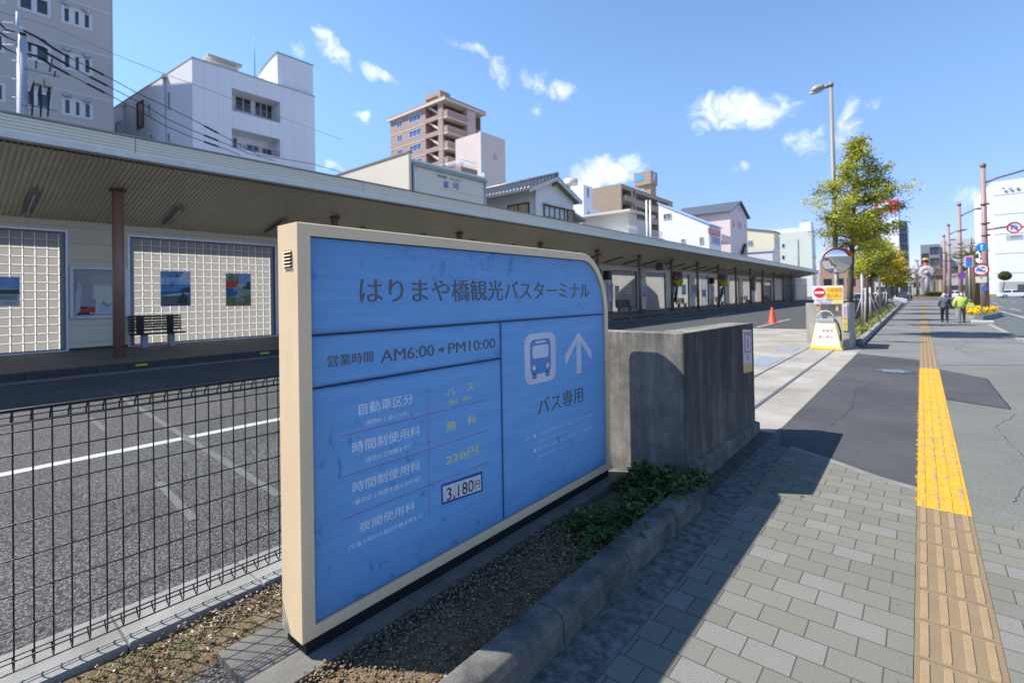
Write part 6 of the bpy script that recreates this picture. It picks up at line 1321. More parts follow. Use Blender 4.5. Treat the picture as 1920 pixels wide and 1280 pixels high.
    for (x, y) in ((1577, 605), (1577, 688)): p = at(*z8(x, y), 1, Y0); window(root, (0, Y0, 0), UX, UZ, -UY, (p.x-.5, p.x+.5, p.z-.8, p.z+.8), 0, 1, FRW, proud=.08)
    p = at(*z8(1678, 560), 1, Y0); q = MB(); q.tube([(p.x, Y0-.15, 0), (p.x, Y0-.15, p.z)], .12, 6); q.build('drain_pipe', mat('pipe_dark', (.22, .22, .22), .5), root)
    q = MB()
    for k in range(4): q.box(X+.01, X+.4, Y0+1, Y1-1, 3+k*4, 4.2+k*4)
    q.build('balcony', gm, root)
more_buildings()
def pole_and_wires():
    X = -34; e = lambda x, y: (x/5.333, y/5.333); p = at(*e(222, 700), 0, X); zt = at(*e(215, 345), 0, X).z; zp = at(*e(178, 130), 0, X).z
    root = empty('utility_pole', (X, p.y, 0), 'pale grey utility pole with cross arms and a switch box rising behind the terminal roof', 'utility pole')
    gm = mat('pole_grey', (.42, .46, .52), .6, (.38, .42, .48), 3); q = MB(); q.tube([(X, p.y, 0), (X, p.y, zt)], [.25, .195], 14); q.build('pole', gm, root)
    py = at(*e(176, 300), 0, X).y; q = MB(); q.tube([(X+.05, py, at(*e(170, 475), 0, X).z), (X+.05, py, zp)], .07, 8); q.build('top_rod', gm, root)
    d = at(*e(190, 345), 0, X); q = MB(); q.tube([(X+.2, at(*e(192, 345), 0, X).y, d.z), (X+.2, at(*e(255, 345), 0, X).y, d.z)], .07, 8); q.build('cap', mat('cable_black', (.018, .018, .022), .5), root)
    st = mat('arm_steel', (.36, .38, .42), .5, metal=.5)
    for (a, b_) in (((255, 690), (600, 765)), ((215, 1050), (570, 1095))):
        A, B = at(*e(*a), 0, X+.2), at(*e(*b_), 0, X+.2); z = (A.z+B.z)/2; q = MB(); q.box(X+.15, X+.25, A.y, B.y, z-.045, z+.045); q.build('cross_arm', st, root)
    q = MB()
    for k in range(14): z = zt-1-.45*k; q.tube([(X+.1, p.y-.36*(k % 2), z), (X+.1, p.y+.36*((k+1) % 2), z)], .016, 5)
    q.build('step_bolt', st, root)
    a, b_ = at(*e(335, 800), 0, X+.3), at(*e(525, 830), 0, X+.3); zc = (a.z+b_.z)/2; bxm = mat('switch_box', (.48, .46, .42), .5)
    q = MB(); q.box(X+.12, X+.6, a.y, (a.y+b_.y)/2-.02, zc-.28, zc+.24); q.box(X+.12, X+.6, (a.y+b_.y)/2+.02, b_.y, zc-.28, zc+.24)
    q.build('switch_box', bxm, root, .06)
    blk = mat('cable_black', (.018, .018, .022), .5); q = MB()
    for (x0, x1) in ((330, 318), (405, 405), (495, 478)):
        P = [at(*e(x, y), 0, X+.4) for x, y in ((x0+20, 790), (x0, 860), (x0-15 if x0 < 400 else x0-8, 950), (x1+8, 1050), (x1, 1170))]; q.tube(P, [.03, .045, .09, .05, .03], 7)
    for (a, b_) in (((360, 690), (362, 610)), ((495, 720), (522, 590)), ((545, 770), (555, 700))): q.tube([at(*e(*a), 0, X+.3), at(*e(*b_), 0, X+.3)], .03, 6)
    q.build('jumper_cable', blk, root)
    im = mat('insulator', (.62, .58, .56), .35); q = MB()
    for (a, b_) in (((40, 232), (135, 240)), ((40, 332), (140, 342)), ((40, 455), (140, 460)), ((215, 280), (300, 325)), ((245, 405), (300, 430)), ((260, 515), (305, 535))):
        A, B = at(*e(*a), 0, X), at(*e(*b_), 0, X)
        for k in range(6): c = A.lerp(B, (k+.5)/6); q.blob(c, .05, .07, .06, 8, 5)
    q.build('insulator', im, root)
    # three conductors with sag running along the street behind the terminal
    w2 = lambda x, y: (180+x/4.174, 80+y/4.174)
    lines = [((300, 340), [(380, 380), (520, 475), (630, 540), (760, 610)], [(130, 290), (330, 400), (560, 505), (760, 605), (1035, 752), (1130, 800), (1270, 880), (1700, 950), (1920, 1015)], 'uppermost of the three black power cables crossing in front of the taupe tower'),
             ((300, 435), [(360, 455), (490, 545), (640, 630), (830, 735)], [(130, 360), (360, 480), (560, 600), (760, 690), (1035, 800), (1200, 870), (1400, 925)], 'middle of the three black power cables crossing in front of the taupe tower'),
             ((300, 545), [(380, 570), (510, 650), (630, 715), (775, 790)], [(130, 425), (360, 550), (560, 660), (760, 745), (1035, 842), (1130, 880)], 'lowest of the three black power cables crossing in front of the taupe tower')]
    for st_, mid, far, lab in lines:
        pts = [at(*e(*st_), 0, X)]+[at(*e(*m), 0, X) for m in mid]+[at(*w2(*m), 0, X) for m in far]
        r = empty('power_cable', pts[0], lab, 'cable', 'power cables behind the terminal'); q = MB(); q.tube(pts, .022, 6); q.build('wire', blk, r)
        for (i, f) in ((0, .6), (1, .7), (2, .7), (4, .5), (8, .5)):
            if i+1 < len(pts): q = MB(); a, b_ = pts[i], pts[i+1]; u = (b_-a).normalized(); c = a.lerp(b_, f); q.tube([c-u*.45, c-u*.35, c+u*.35, c+u*.45], [.03, .06, .06, .03], 7); q.build('sleeve', blk, r)
    for (a, b_, c, lab) in (((0, 240), (60, 300), (185, 330), 'upper short black cable running left from the utility pole'), ((0, 330), (60, 370), (185, 425), 'middle short black cable running left from the utility pole'), ((0, 450), (60, 490), (185, 545), 'lowest short black cable running left from the utility pole')):
        P = [at(*e(-400, a[1]-150), 0, X), at(*e(*a), 0, X), at(*e(*b_), 0, X), at(*e(*c), 0, X)]; r = empty('power_cable', P[-1], lab, 'cable', 'power cables behind the terminal'); q = MB(); q.tube(P, [.022, .05, .04, .022], 6); q.build('wire', blk, r)
    P = [at(*e(-300, 20), 0, X-6), at(*e(0, 118), 0, X-6), at(*e(510, 265), 0, X-6), at(*e(1280, 600), 0, X-6), at(*w2(520, 240), 0, X-6), at(*w2(1060, 440), 0, X-6), at(*w2(1920, 760), 0, X-6)]
    r = empty('thin_wire', P[0], 'very thin pale wire high in front of the taupe tower and white block', 'cable'); q = MB(); q.tube(P, .018, 5); q.build('wire', mat('wire_grey', (.20, .21, .24), .5), r)
pole_and_wires()
# ================================================================== far planter, trees, lamp, mirror
def kx(y): return -1.36-(y-17)*.0056
def planter2():
    q = MB(); y = 18.06
    while y < 88:
        yb = y+1.2; a, b_ = kx(y), kx(yb)
        q.hexa([(a-.16, y+.004, -.02), (a, y+.004, -.02), (b_, yb-.004, -.02), (b_-.16, yb-.004, -.02), (a-.15, y+.004, .16), (a-.02, y+.004, .15), (b_-.02, yb-.004, .15), (b_-.15, yb-.004, .16)]); y = yb
    struct(q, 'planter_kerb', MATS.get('kc2') or concrete('kerb_far', (.19, .187, .177), (.28, .275, .26), 4), .008)
    q = MB(); q.hexa([(-2.8, 18.06, -.02), (kx(18)-.155, 18.06, -.02), (kx(88)-.155, 88, -.02), (-3.2, 88, -.02), (-2.8, 18.06, .11), (kx(18)-.155, 18.06, .11), (kx(88)-.155, 88, .11), (-3.2, 88, .11)])
    struct(q, 'planter_soil', mat('planter_earth', (.24, .20, .10), .95, (.16, .15, .06), 3, .7))
    rg = random.Random(21); g = MB()
    for i in range(9000):
        y = 18.2+(rg.random()**1.7)*55; x = rg.uniform(-2.8, kx(y)-.18); h = rg.uniform(.03, .10); a = rg.uniform(0, 6.3); w = .012+.0004*y; u = Vector((math.cos(a)*w, math.sin(a)*w, 0)); c = Vector((x, y, .105)); t = Vector((rg.gauss(0, .03), rg.gauss(0, .03), h)); g.mi = rg.choice((0, 0, 1, 1, 2)) if y > 21 else rg.choice((1, 2, 2))
        g.quad(c-u, c+u, c+t+u*.2, c+t-u*.2)
    tag(g.build('grass', [mat('grass_green', (.15, .22, .04), .7), mat('grass_olive', (.24, .25, .07), .7), mat('grass_dry', (.36, .29, .12), .7)]), 'short green and straw coloured grass in the far tree planter', kind='stuff')
    # dark mesh fence behind the trees
    r = empty('planter_fence', (-2.75, 40, .1), 'dark slatted metal fence behind the street trees along the bus lot', 'fence'); fm = mat('dark_fence', (.025, .027, .03), .5)
    q = MB(); y = 20.0
    while y < 84:
        q.box(-2.76, -2.74, y, y+.05, .12, 1.12); y += .13
    q.build('slats', fm, r); q = MB(); q.box(-2.77, -2.73, 19.9, 84, 1.10, 1.16); q.box(-2.77, -2.73, 19.9, 84, .18, .22); q.build('rail', fm, r)
    q = MB(); y = 19.9
    while y < 84.2: q.box(-2.79, -2.71, y-.04, y+.04, .05, 1.2); y += 2.6
    q.build('post', fm, r)
planter2()
LEAFY = None
def tree(name, label, x, y, h, z0, rad_, n, seed, tones, lean=(0, 0), leaf=.06, nl=24, tr=.085, group='street trees in the planter', sparse=1.0, top=.25, stakes=False):
    rg = random.Random(seed); root = empty(name, (x, y, .1), label, 'tree', group)
    bark = mat('bark', (.12, .095, .07), .9, (.075, .06, .045), 9, .7); zt = h
    q = MB(); tp = [Vector((x, y, .05)), Vector((x+lean[0]*.2, y+lean[1]*.2, h*.25)), Vector((x+lean[0]*.5, y+lean[1]*.5, h*.55)), Vector((x+lean[0], y+lean[1], h*.96))]
    q.tube(tp, [tr*1.25, tr, tr*.7, tr*.2], 9)
    def trunk_at(z):
        for a, b_ in zip(tp, tp[1:]):
            if a.z <= z <= b_.z: return a.lerp(b_, (z-a.z)/(b_.z-a.z))
        return tp[-1].copy()
    lf = MB(); clumps = []
    for i in range(nl):
        t = (i+rg.random()*.8)/nl; z = z0+(h*.97-z0)*t; env = (math.sin(math.pi*min(1, (t*.80+.20)))**.75)*rad_*(1 if t < .62 else 1-(t-.62)*(1.0-top)/.38*.9)
        a = i*2.4+rg.uniform(-.5, .5); L_ = max(.25, env*rg.uniform(.5, 1.16)); b0 = trunk_at(z-.25*L_*rg.uniform(.3, .9)); d = Vector((math.cos(a), math.sin(a), 0))
        p1 = b0+d*L_*.5+Vector((0, 0, L_*rg.uniform(.12, .3))); p2 = b0+d*L_+Vector((0, 0, L_*rg.uniform(.12, .34))); r0 = tr*.34*(1-t*.6)
        q.tube([b0, p1, p2], [r0, r0*.6, r0*.2], 5)
        for k in range(int(3+L_*3.2)):
            f = rg.uniform(.3, 1.05); c = b0.lerp(p2, f)+Vector((rg.gauss(0, .16), rg.gauss(0, .16), rg.gauss(0, .05)))*(.6+L_*.35); clumps.append((c, rg.uniform(.16, .34)*(.6+.3*L_), rg.choice(tones), 1.0-abs(f-.75)*.4))
            if rg.random() < .6: q.tube([b0.lerp(p2, f*.8), c], [r0*.3, r0*.12], 4)
    for i in range(int(nl*.9)):
        t = rg.random()**1.15; z = z0+(h-z0)*t*.97; env = (math.sin(math.pi*min(1, (t*.80+.20)))**.75)*rad_*(1 if t < .62 else 1-(t-.62)*(1.0-top)/.38*.9); a = rg.uniform(0, 6.3); rr = env*math.sqrt(rg.random())*rg.uniform(.7, 1.02); b0 = trunk_at(max(.5, z-rr*.5)); c = trunk_at(z)+Vector((math.cos(a)*rr, math.sin(a)*rr, 0)); clumps.append((c, rg.uniform(.16, .30)*(.7+.2*rad_), rg.choice(tones), .9))
        if i % 2: q.tube([b0, b0.lerp(c, .6)+Vector((0, 0, .05)), c], [tr*.16, tr*.09, tr*.04], 4)
    for i in range(5): clumps.append((tp[-1]+Vector((rg.gauss(0, .2), rg.gauss(0, .2), rg.uniform(-.3, .15))), .26, rg.choice(tones), 1))
    tot = sum(s*s*w for c, s, m, w in clumps)
    for c, s, m, w in clumps:
        for k in range(int(n*s*s*w/tot)+1):
            p = c+Vector((rg.gauss(0, s*.62), rg.gauss(0, s*.62), rg.gauss(0, s*.42))); l = leaf*rg.uniform(.6, 1.25)
            nrm = Vector((rg.gauss(0, .7), rg.gauss(0, .7), 1)).normalized(); aa = rg.uniform(0, 6.3); u = nrm.cross(Vector((math.cos(aa), math.sin(aa), .2))).normalized(); v = nrm.cross(u); lf.mi = m if rg.random() < .8 else rg.choice(tones)
            lf.quad(p-v*l, p+u*l*.55, p+v*l, p-u*l*.55)
    q.build('trunk', bark, root)
    lf.build('crown', LEAFMATS, root)
    if stakes:
        s = MB(); sm = mat('stake_grey', (.42, .40, .38), .8)
        for a in (.5, 2.6, 4.7): s.tube([(x+.62*math.cos(a), y+.62*math.sin(a), .08), (x+.06*math.cos(a), y+.06*math.sin(a), 1.75)], .035, 6)
        s.build('stake', sm, root)
    return root
LEAFMATS = [leaf_mat('leaf_olive', (.17, .21, .02), (.25, .30, .04), .35), leaf_mat('leaf_lime', (.44, .45, .05), (.56, .54, .07), .4), leaf_mat('leaf_dark', (.045, .07, .012), (.08, .11, .02), .3), leaf_mat('leaf_yellow', (.48, .38, .035), (.60, .46, .05), .4), leaf_mat('leaf_gold', (.55, .33, .03), (.62, .40, .04), .4)]
tree('street_tree', 'tallest green yellow street tree behind the round mirror, crown crossing the lamp post', -2.08, 21.9, 7.35, 3.2, 1.5, 24000, 31, (0, 1, 1, 1, 1, 2), (.42, 0), .046, 40, .10)
tree('street_tree', 'slender light green young tree with thin crown just behind the tallest street tree', -2.0, 28.4, 5.6, 2.6, .85, 3000, 32, (0, 1, 1), (.25, 0), .055, 20, .05, stakes=True)
tree('street_tree', 'dark stemmed green tree with low dense crown beside the planter fence', -2.15, 33.5, 4.7, 2.4, 1.15, 5000, 33, (0, 1, 2, 1), (.1, 0), .065, 22, .07, stakes=True)
tree('street_tree', 'yellowing street tree with staked trunk in the middle of the row', -2.2, 42.5, 5.4, 2.4, 1.45, 6000, 34, (1, 3, 3, 4, 0), (0, 0), .08, 24, .075, stakes=True)
tree('street_tree', 'golden yellow street tree, farther one of the two yellow trees', -2.25, 52.5, 5.7, 2.4, 1.6, 3800, 35, (3, 4, 3, 1), (0, 0), .12, 22, .08, stakes=True)
tree('street_tree', 'small green yellow tree second from the far end of the planter', -2.3, 64, 5.6, 2.2, 1.6, 3000, 36, (1, 0, 3), (0, 0), .13, 20, .08)
tree('street_tree', 'most distant green tree at the far end of the planter', -2.3, 77, 5.6, 2.2, 1.8, 2600, 37, (0, 1, 2), (0, 0), .15, 20, .09)
# ---- bamboo / sign posts between trunks
def thin_posts():
    pm = mat('post_pale', (.46, .43, .42), .6)
    for i, (x, y, h, lab) in enumerate(((-1.85, 24.6, 2.3, 'pale thin square post standing just behind the tallest street tree trunk'), (-2.0, 38.6, 6.6, 'tall thin pale pole in the planter rising through the yellow crowns'), (-2.0, 31.0, 1.8, 'short pale post in the planter beside the dark stemmed tree'))):
        q = MB(); q.tube([(x, y, .08), (x, y, h)], [.05, .045], 8); q.tube([(x, y, h), (x, y, h+.03)], [.055, .03], 8); o = q.build('planter_post', pm); tag(o, lab, 'post')
thin_posts()
def street_lamp():
    X, Y = -2.46, 22.0; r = empty('street_lamp', (X, Y, .1), 'tall grey brown street lamp with flat cobra head rising through the tallest tree', 'street lamp'); pm = mat('lamp_pole', (.26, .235, .215), .5, (.22, .20, .185), 3)
    zt = at(1558, 160, 1, Y).z; xt = at(1558, 160, 1, Y).x; xb = at(1566.5, 480, 1, Y).x
    q = MB(); q.tube([(xb, Y, .1), (xb, Y, 3), (xt, Y, zt)], [.105, .085, .06], 12); q.build('pole', pm, r)
    q = MB(); q.tube([(xt, Y, zt-.05), (xt, Y, zt+.07)], .085, 10); q.tube([(xt+.03, Y, zt+.01), (xt-.30, Y, zt-.02)], [.075, .07], 10); q.build('arm', pm, r)
    xh = at(1518, 162, 1, Y).x; L_ = xt-.22-xh; q = MB(); n = 12; prof = [0.02, .10, .145, .155, .14, .115, .085]
    pts = [(xh+L_*i/6, Y, zt-.09+.09*math.sin(i/6*math.pi*.55)) for i in range(7)]; q.tube(pts, prof, 14); hd = q.build('lamp_head', mat('lamp_head_grey', (.34, .315, .29), .45), r)
    q = MB(); q.blob((xh+L_*.42, Y, zt-.13), .24, .10, .06, 12, 6); q.build('lens', mat('lamp_lens', (.62, .62, .58), .25), hd)
street_lamp()
def mirror():
    Y = 18.6; c = at(1569, 489, 1, Y); r = empty('traffic_mirror', (c.x, Y, .1), 'round convex traffic mirror with orange rim on a post behind the no entry board', 'mirror'); pm = mat('mirror_post', (.30, .28, .26), .6); om = mat('mirror_orange', (.80, .16, .04), .45)
    px = at(1568, 530, 1, Y+.25).x; q = MB(); q.tube([(px, Y+.25, .1), (px, Y+.25, c.z-.1)], .055, 10); q.tube([(px, Y+.25, c.z-.1), (c.x, Y+.05, c.z)], .04, 8); q.build('post', pm, r)
    n = Vector((.28, -1, -.16)).normalized(); u = UZ.cross(n).normalized(); u = -u if u.x < 0 else u; v = u.cross(n); v = v if v.z > 0 else -v; R_ = .40; q = MB()
    rings, seg = 8, 36; k = len(q.v); Rs = 1.3
    for i in range(rings+1):
        rr = R_*i/rings; d = math.sqrt(Rs*Rs-rr*rr)-math.sqrt(Rs*Rs-R_*R_)
        for j in range(seg): w = 2*math.pi*j/seg; q.v.append(c+u*rr*math.cos(w)+v*rr*math.sin(w)+n*d)
    for i in range(rings):
        for j in range(seg): j2 = (j+1) % seg; q.f.append((k+i*seg+j, k+i*seg+j2, k+(i+1)*seg+j2, k+(i+1)*seg+j)); q.m.append(0); q.sm.append(True)
    mm = mat('mirror_glass', (.80, .80, .80), .03, (.78, .78, .78), metal=1.0); q.build('mirror_glass', mm, r)
    q = MB(); q.tube([c+u*R_*1.03*math.cos(2*math.pi*i/36)+v*R_*1.03*math.sin(2*math.pi*i/36) for i in range(37)], .012, 6); q.disc(c-n*.05, u, v, R_*.98, n=30, d=-n*.03); rim = q.build('rim', mat('mirror_back', (.30, .27, .25), .5), r)
    q = MB(); m = 16
    for i in range(m):
        a, b_ = rad(20+140*i/m), rad(20+140*(i+1)/m); e = lambda w, rr, d: c+u*rr*math.cos(w)+v*rr*math.sin(w)+n*d
        q.hexa([e(a, R_*1.04, -.03), e(b_, R_*1.04, -.03), e(b_, R_*1.08, .17), e(a, R_*1.08, .17), e(a, R_*1.065, -.03), e(b_, R_*1.065, -.03), e(b_, R_*1.105, .17), e(a, R_*1.105, .17)])
    q.build('hood', om, rim)
mirror()
# ================================================================== people
def skin(name, V, E_, Rr, m, parent, sub=2):
    off = wloc(parent); me = bpy.data.meshes.new(name); me.from_pydata([Vector(v)-off for v in V], E_, []); o = bpy.data.objects.new(name, me); COL.objects.link(o); o.parent = parent
    md = o.modifiers.new('skin', 'SKIN'); md.use_smooth_shade = True
    for i, r in enumerate(Rr):
        sv = me.skin_vertices[0].data[i]; sv.radius = (r, r) if not isinstance(r, tuple) else r; sv.use_root = (i == 0)
    sd = o.modifiers.new('sub', 'SUBSURF'); sd.levels = sub; sd.render_levels = sub; me.materials.append(m); return o
def person(label, x, y, h, coat, trouser, hair, pose, wide=1.0, shoe=(.02, .02, .02)):
    k = h/1.6; r = empty('person', (x, y, 0), label, 'person', 'people walking on the sidewalk'); skinm = mat('skin', (.56, .36, .26), .55); P = lambda a, b_, c: (x+a*k, y+b_*k, c*k)
    st, sw = pose
    # whole figure: pelvis root, spine, neck, head, arms with hands, legs with feet (faces -Y)
    V = [P(0, 0, .86), P(0, .0, 1.08), P(0, -.01, 1.27), P(0, -.02, 1.36), P(0, -.035, 1.41), P(0, -.05, 1.49), P(0, -.045, 1.56),
         P(.17, 0, 1.27), P(.22, sw*.10-.01, 1.04), P(.235, -sw*.06-.06, .84), P(.238, -sw*.10-.08, .75),
         P(-.17, 0, 1.27), P(-.22, -sw*.10-.01, 1.04), P(-.235, sw*.06-.06, .84), P(-.238, sw*.10-.08, .75),
         P(.085, 0, .80), P(.09, -st*.16-.03, .46), P(.09, -st*.26+.03, .08), P(.09, -st*.26-.10, .035),
         P(-.085, 0, .80), P(-.09, st*.12-.03, .46), P(-.09, st*.30+.03, .09), P(-.09, st*.30-.09, .035)]
    E_ = [(0, 1), (1, 2), (2, 3), (3, 4), (4, 5), (5, 6), (2, 7), (7, 8), (8, 9), (9, 10), (2, 11), (11, 12), (12, 13), (13, 14), (0, 15), (15, 16), (16, 17), (17, 18), (0, 19), (19, 20), (20, 21), (21, 22)]
    Rr = [.11, .105, .115, .05, .05, .085, .075, .055, .045, .035, .032, .055, .045, .035, .032, .08, .055, .04, .035, .08, .055, .04, .035]
    for hi, sx in ((10, 1), (14, -1)):
        hx, hy, hz = V[hi]
        for fx, fy, fl in ((.012, -.030, .070), (.006, -.012, .082), (.002, .008, .078), (-.002, .026, .062), (-.020, -.036, .045)):
            V.append((hx+sx*fx*k, hy+fy*k, hz-fl*.55*k)); V.append((hx+sx*(fx-.012)*k, hy+(fy-.006)*k, hz-fl*k)); E_ += [(hi, len(V)-2), (len(V)-2, len(V)-1)]; Rr += [.0095, .0080]
    b = skin('body', V, E_, [q*k for q in Rr], skinm, r)
    w = wide
    cv = [P(0, .0, .69), P(0, .0, 1.02), P(0, -.01, 1.20), P(0, -.015, 1.315), P(.165, 0, 1.265), P(.215*w, sw*.10-.01, 1.03), P(.23*w, -sw*.06-.055, .80), P(-.165, 0, 1.265), P(-.215*w, -sw*.10-.01, 1.03), P(-.23*w, sw*.06-.055, .80)]
    skin('coat', cv, [(0, 1), (1, 2), (2, 3), (2, 4), (4, 5), (5, 6), (2, 7), (7, 8), (8, 9)], [q*k*w for q in (.165, .16, .165, .085, .09, .072, .055, .09, .072, .055)], coat, r)
    tv = [P(0, 0, .93), P(.08, -.0, .77), P(.092, -st*.16-.03, .46), P(.092, -st*.26+.03, .06), P(-.08, 0, .77), P(-.092, st*.12-.03, .46), P(-.092, st*.30+.03, .07)]
    skin('trousers', tv, [(0, 1), (1, 2), (2, 3), (0, 4), (4, 5), (5, 6)], [q*k*(.85+.15*w) for q in (.13, .10, .072, .055, .10, .072, .055)], trouser, r)
    for s_, o_ in ((.092, -st*.26), (-.092, st*.30)):
        q = MB(); q.blob(P(s_, o_-.04, .045), (.058*k), .135*k, .052*k, 10, 6); q.build('shoe', mat('shoe_dark', shoe, .6), r)
    q = MB(); hk = random.Random(3); c = P(0, -.025, 1.525)
    q.blob((c[0], c[1]+.025*k, c[2]+.03*k), .098*k, .095*k, .095*k, 14, 9, .03, hk); q.build('hair', hair, r)
    q = MB(); c = P(0, -.125, 1.455); q.blob(c, .062*k, .025*k, .045*k, 10, 6); q.build('face_mask', mat('mask_white', (.76, .76, .76), .7), r)
    q = MB()
    for s_ in (-.03, .03): q.blob(P(s_, -.135, 1.515), .011*k, .006*k, .008*k, 8, 5)
    q.build('eyes', mat('eye_dark', (.03, .02, .02), .4), r)
    return r
hb = mat('hair_brown', (.09, .045, .025), .6)
person('person walking in grey navy jacket, black trousers and white face mask, carrying a dark bag', .88, 32.6, 1.50, mat('jacket_grey', (.12, .13, .17), .8, (.09, .10, .14), 12), mat('trousers_black', (.018, .02, .03), .8), hb, (.7, .6))
person('person walking in a bright lime green puffy coat and grey trousers, white face mask', 1.50, 32.3, 1.50, mat('coat_lime', (.46, .58, .11), .6, (.38, .48, .09), 14), mat('trousers_grey', (.14, .14, .17), .8), hb, (-.8, .5), 1.25)
def bag(x, y, z, s, m, label):
    r = empty('shoulder_bag', (x, y, z), label, 'bag'); q = MB(); q.hexa([(x-s, y-.07, z-.13), (x+s, y-.07, z-.16), (x+s, y+.07, z-.16), (x-s, y+.07, z-.13), (x-s*.7, y-.04, z+.1), (x+s*.7, y-.04, z+.06), (x+s*.7, y+.04, z+.06), (x-s*.7, y+.04, z+.1)]); q.build('body', m, r, .02)
    q = MB(); q.tube([(x-s*.5, y, z+.08), (x-s*.3, y, z+.24), (x+s*.2, y, z+.22), (x+s*.4, y, z+.06)], .012, 6); q.build('strap', m, r)
bag(1.17, 32.5, .80, .15, mat('bag_black', (.015, .015, .018), .5), 'dark handbag carried by the person in the grey navy jacket')
bag(1.83, 32.2, .88, .15, mat('bag_lime', (.40, .50, .10), .6), 'lime green bag carried at the side of the person in the lime coat')
# ================================================================== flower bed and right hand poles, signs
def flower_bed():
    pts = [(1.55, 38.5), (2.15, 36.2), (2.5, 36.2), (3.85, 43), (3.95, 53), (2.2, 53)]; q = MB(); q.prism(pts, -.1, .17); bed = q.build('flower_bed_kerb', concrete('bed_kerb', (.20, .20, .19), (.30, .295, .28), 4)); tag(bed, kind='structure')
    rg = random.Random(8); f = MB(); n = 0
    def inside(x, y):
        c = False
        for (x0, y0), (x1, y1) in zip(pts, pts[1:]+pts[:1]):
            if (y0 > y) != (y1 > y) and x < (x1-x0)*(y-y0)/(y1-y0)+x0: c = not c
        return c
    while n < 3600:
        x, y = rg.uniform(1.6, 3.9), 36.3+rg.random()**1.3*16
        if not inside(x-.12, y) or not inside(x+.12, y): continue
        n += 1; h = .17+rg.uniform(.06, .30); f.mi = rg.choice((0, 0, 0, 0, 1, 1, 2)); s = rg.uniform(.028, .055); f.blob((x, y, h), s, s, s*.6, 6, 3, .2, rg)
    tag(f.build('yellow_flowers', [mat('flower_yellow', (.82, .55, .01), .6), mat('flower_amber', (.80, .40, .01), .6), mat('flower_leaf', (.08, .14, .02), .7)]), 'dense bed of bright yellow flowers at the kerb edge of the sidewalk', kind='stuff')
flower_bed()
PK = mat('pole_pink', (.30, .195, .18), .5, (.26, .17, .155), 2)
PKD = mat('pole_pink_dark', (.22, .14, .13), .5)
SB = mat('sign_blue', (.02, .24, .68), .4); SW = mat('sign_white_face', (.80, .80, .80), .4); SR = mat('sign_ring_red', (.55, .03, .05), .4)
def lamp_pole(label, px, pyb, pyt, Y, r0, arm_px, Yn=None, zb=-.05):
    b_ = at(px, pyb, 1, Y); t = at(px-(pyb-pyt)*.022, pyt, 1, Y); r = empty('lamp_pole', (b_.x, Y, zb), label, 'lamp post', 'pinkish brown lamp posts along the road')
    q = MB(); q.tube([(b_.x, Y, zb), (b_.x*.7+t.x*.3, Y, zb+(t.z-zb)*.3), (t.x, Y, t.z)], [r0*1.1, r0, r0*.72], 14); q.build('pole', PK, r)
    q = MB(); q.tube([(b_.x, Y, zb), (b_.x, Y, zb+.5)], [r0*1.6, r0*1.35], 14); q.build('base', PKD, r)
    q = MB(); q.blob((t.x, Y, t.z+r0*.6), r0*1.0, r0*1.0, r0*1.2, 10, 6); q.build('finial', PKD, r)
    a0 = Vector((t.x+.05, Y, t.z-r0*6)); a1 = at(arm_px[0], arm_px[1], 1, Y); q = MB(); q.tube([a0, a0.lerp(a1, .3)+Vector((0, 0, .06)), a1], [r0*.42, r0*.36, r0*.3], 8); q.build('arm', PKD, r)
    q = MB(); q.blob(a1+Vector((.25, 0, -.02)), .55, .2, .13, 12, 6); q.build('lamp_head', PKD, r)
    for k, zz in enumerate((.62, .54, .75)): q = MB(); z = zb+(t.z-zb)*zz; x = b_.x+(t.x-b_.x)*zz; q.tube([(x, Y, z-.05), (x, Y, z+.05)], [r0*1.12]*2, 12); q.box(x, x+r0*1.7, Y-.04, Y+.04, z-.06, z+.06); q.build('collar', PKD, r)
    return r, b_, t
lp, pb, pt = lamp_pole('nearest and tallest pinkish brown lamp post, standing in the yellow flower bed', 1849, 579, 314, 43.5, .165, (1932, 316))
lamp_pole('second pinkish brown lamp post from the flower bed with small no parking disc', 1802, 556, 386, 70, .19, (1832, 391))
lamp_pole('third pinkish brown lamp post along the kerb, slimmer in the distance', 1781, 554, 424, 96, .21, (1800, 431))
lamp_pole('farthest thin pinkish brown lamp post before the crossing', 1772, 550, 444, 118, .23, (1782, 449))
lamp_pole('lone thin pinkish lamp post far beyond the crossing left of the walkers', 1722, 545, 490, 165, .22, (1716, 488))
def disc_sign(root, c, R_, ring, face, Y, nm='disc'):
    q = MB(); q.disc((c.x, Y, c.z), UX, UZ, R_, n=36, d=(0, .02, 0)); f = q.build(nm, face, root)
    if ring: q = MB(); q.ring((c.x, Y-.004, c.z), UX, UZ, R_*.80, R_, (0, -.012, 0)); q.build('red_ring', ring, f)
    return f
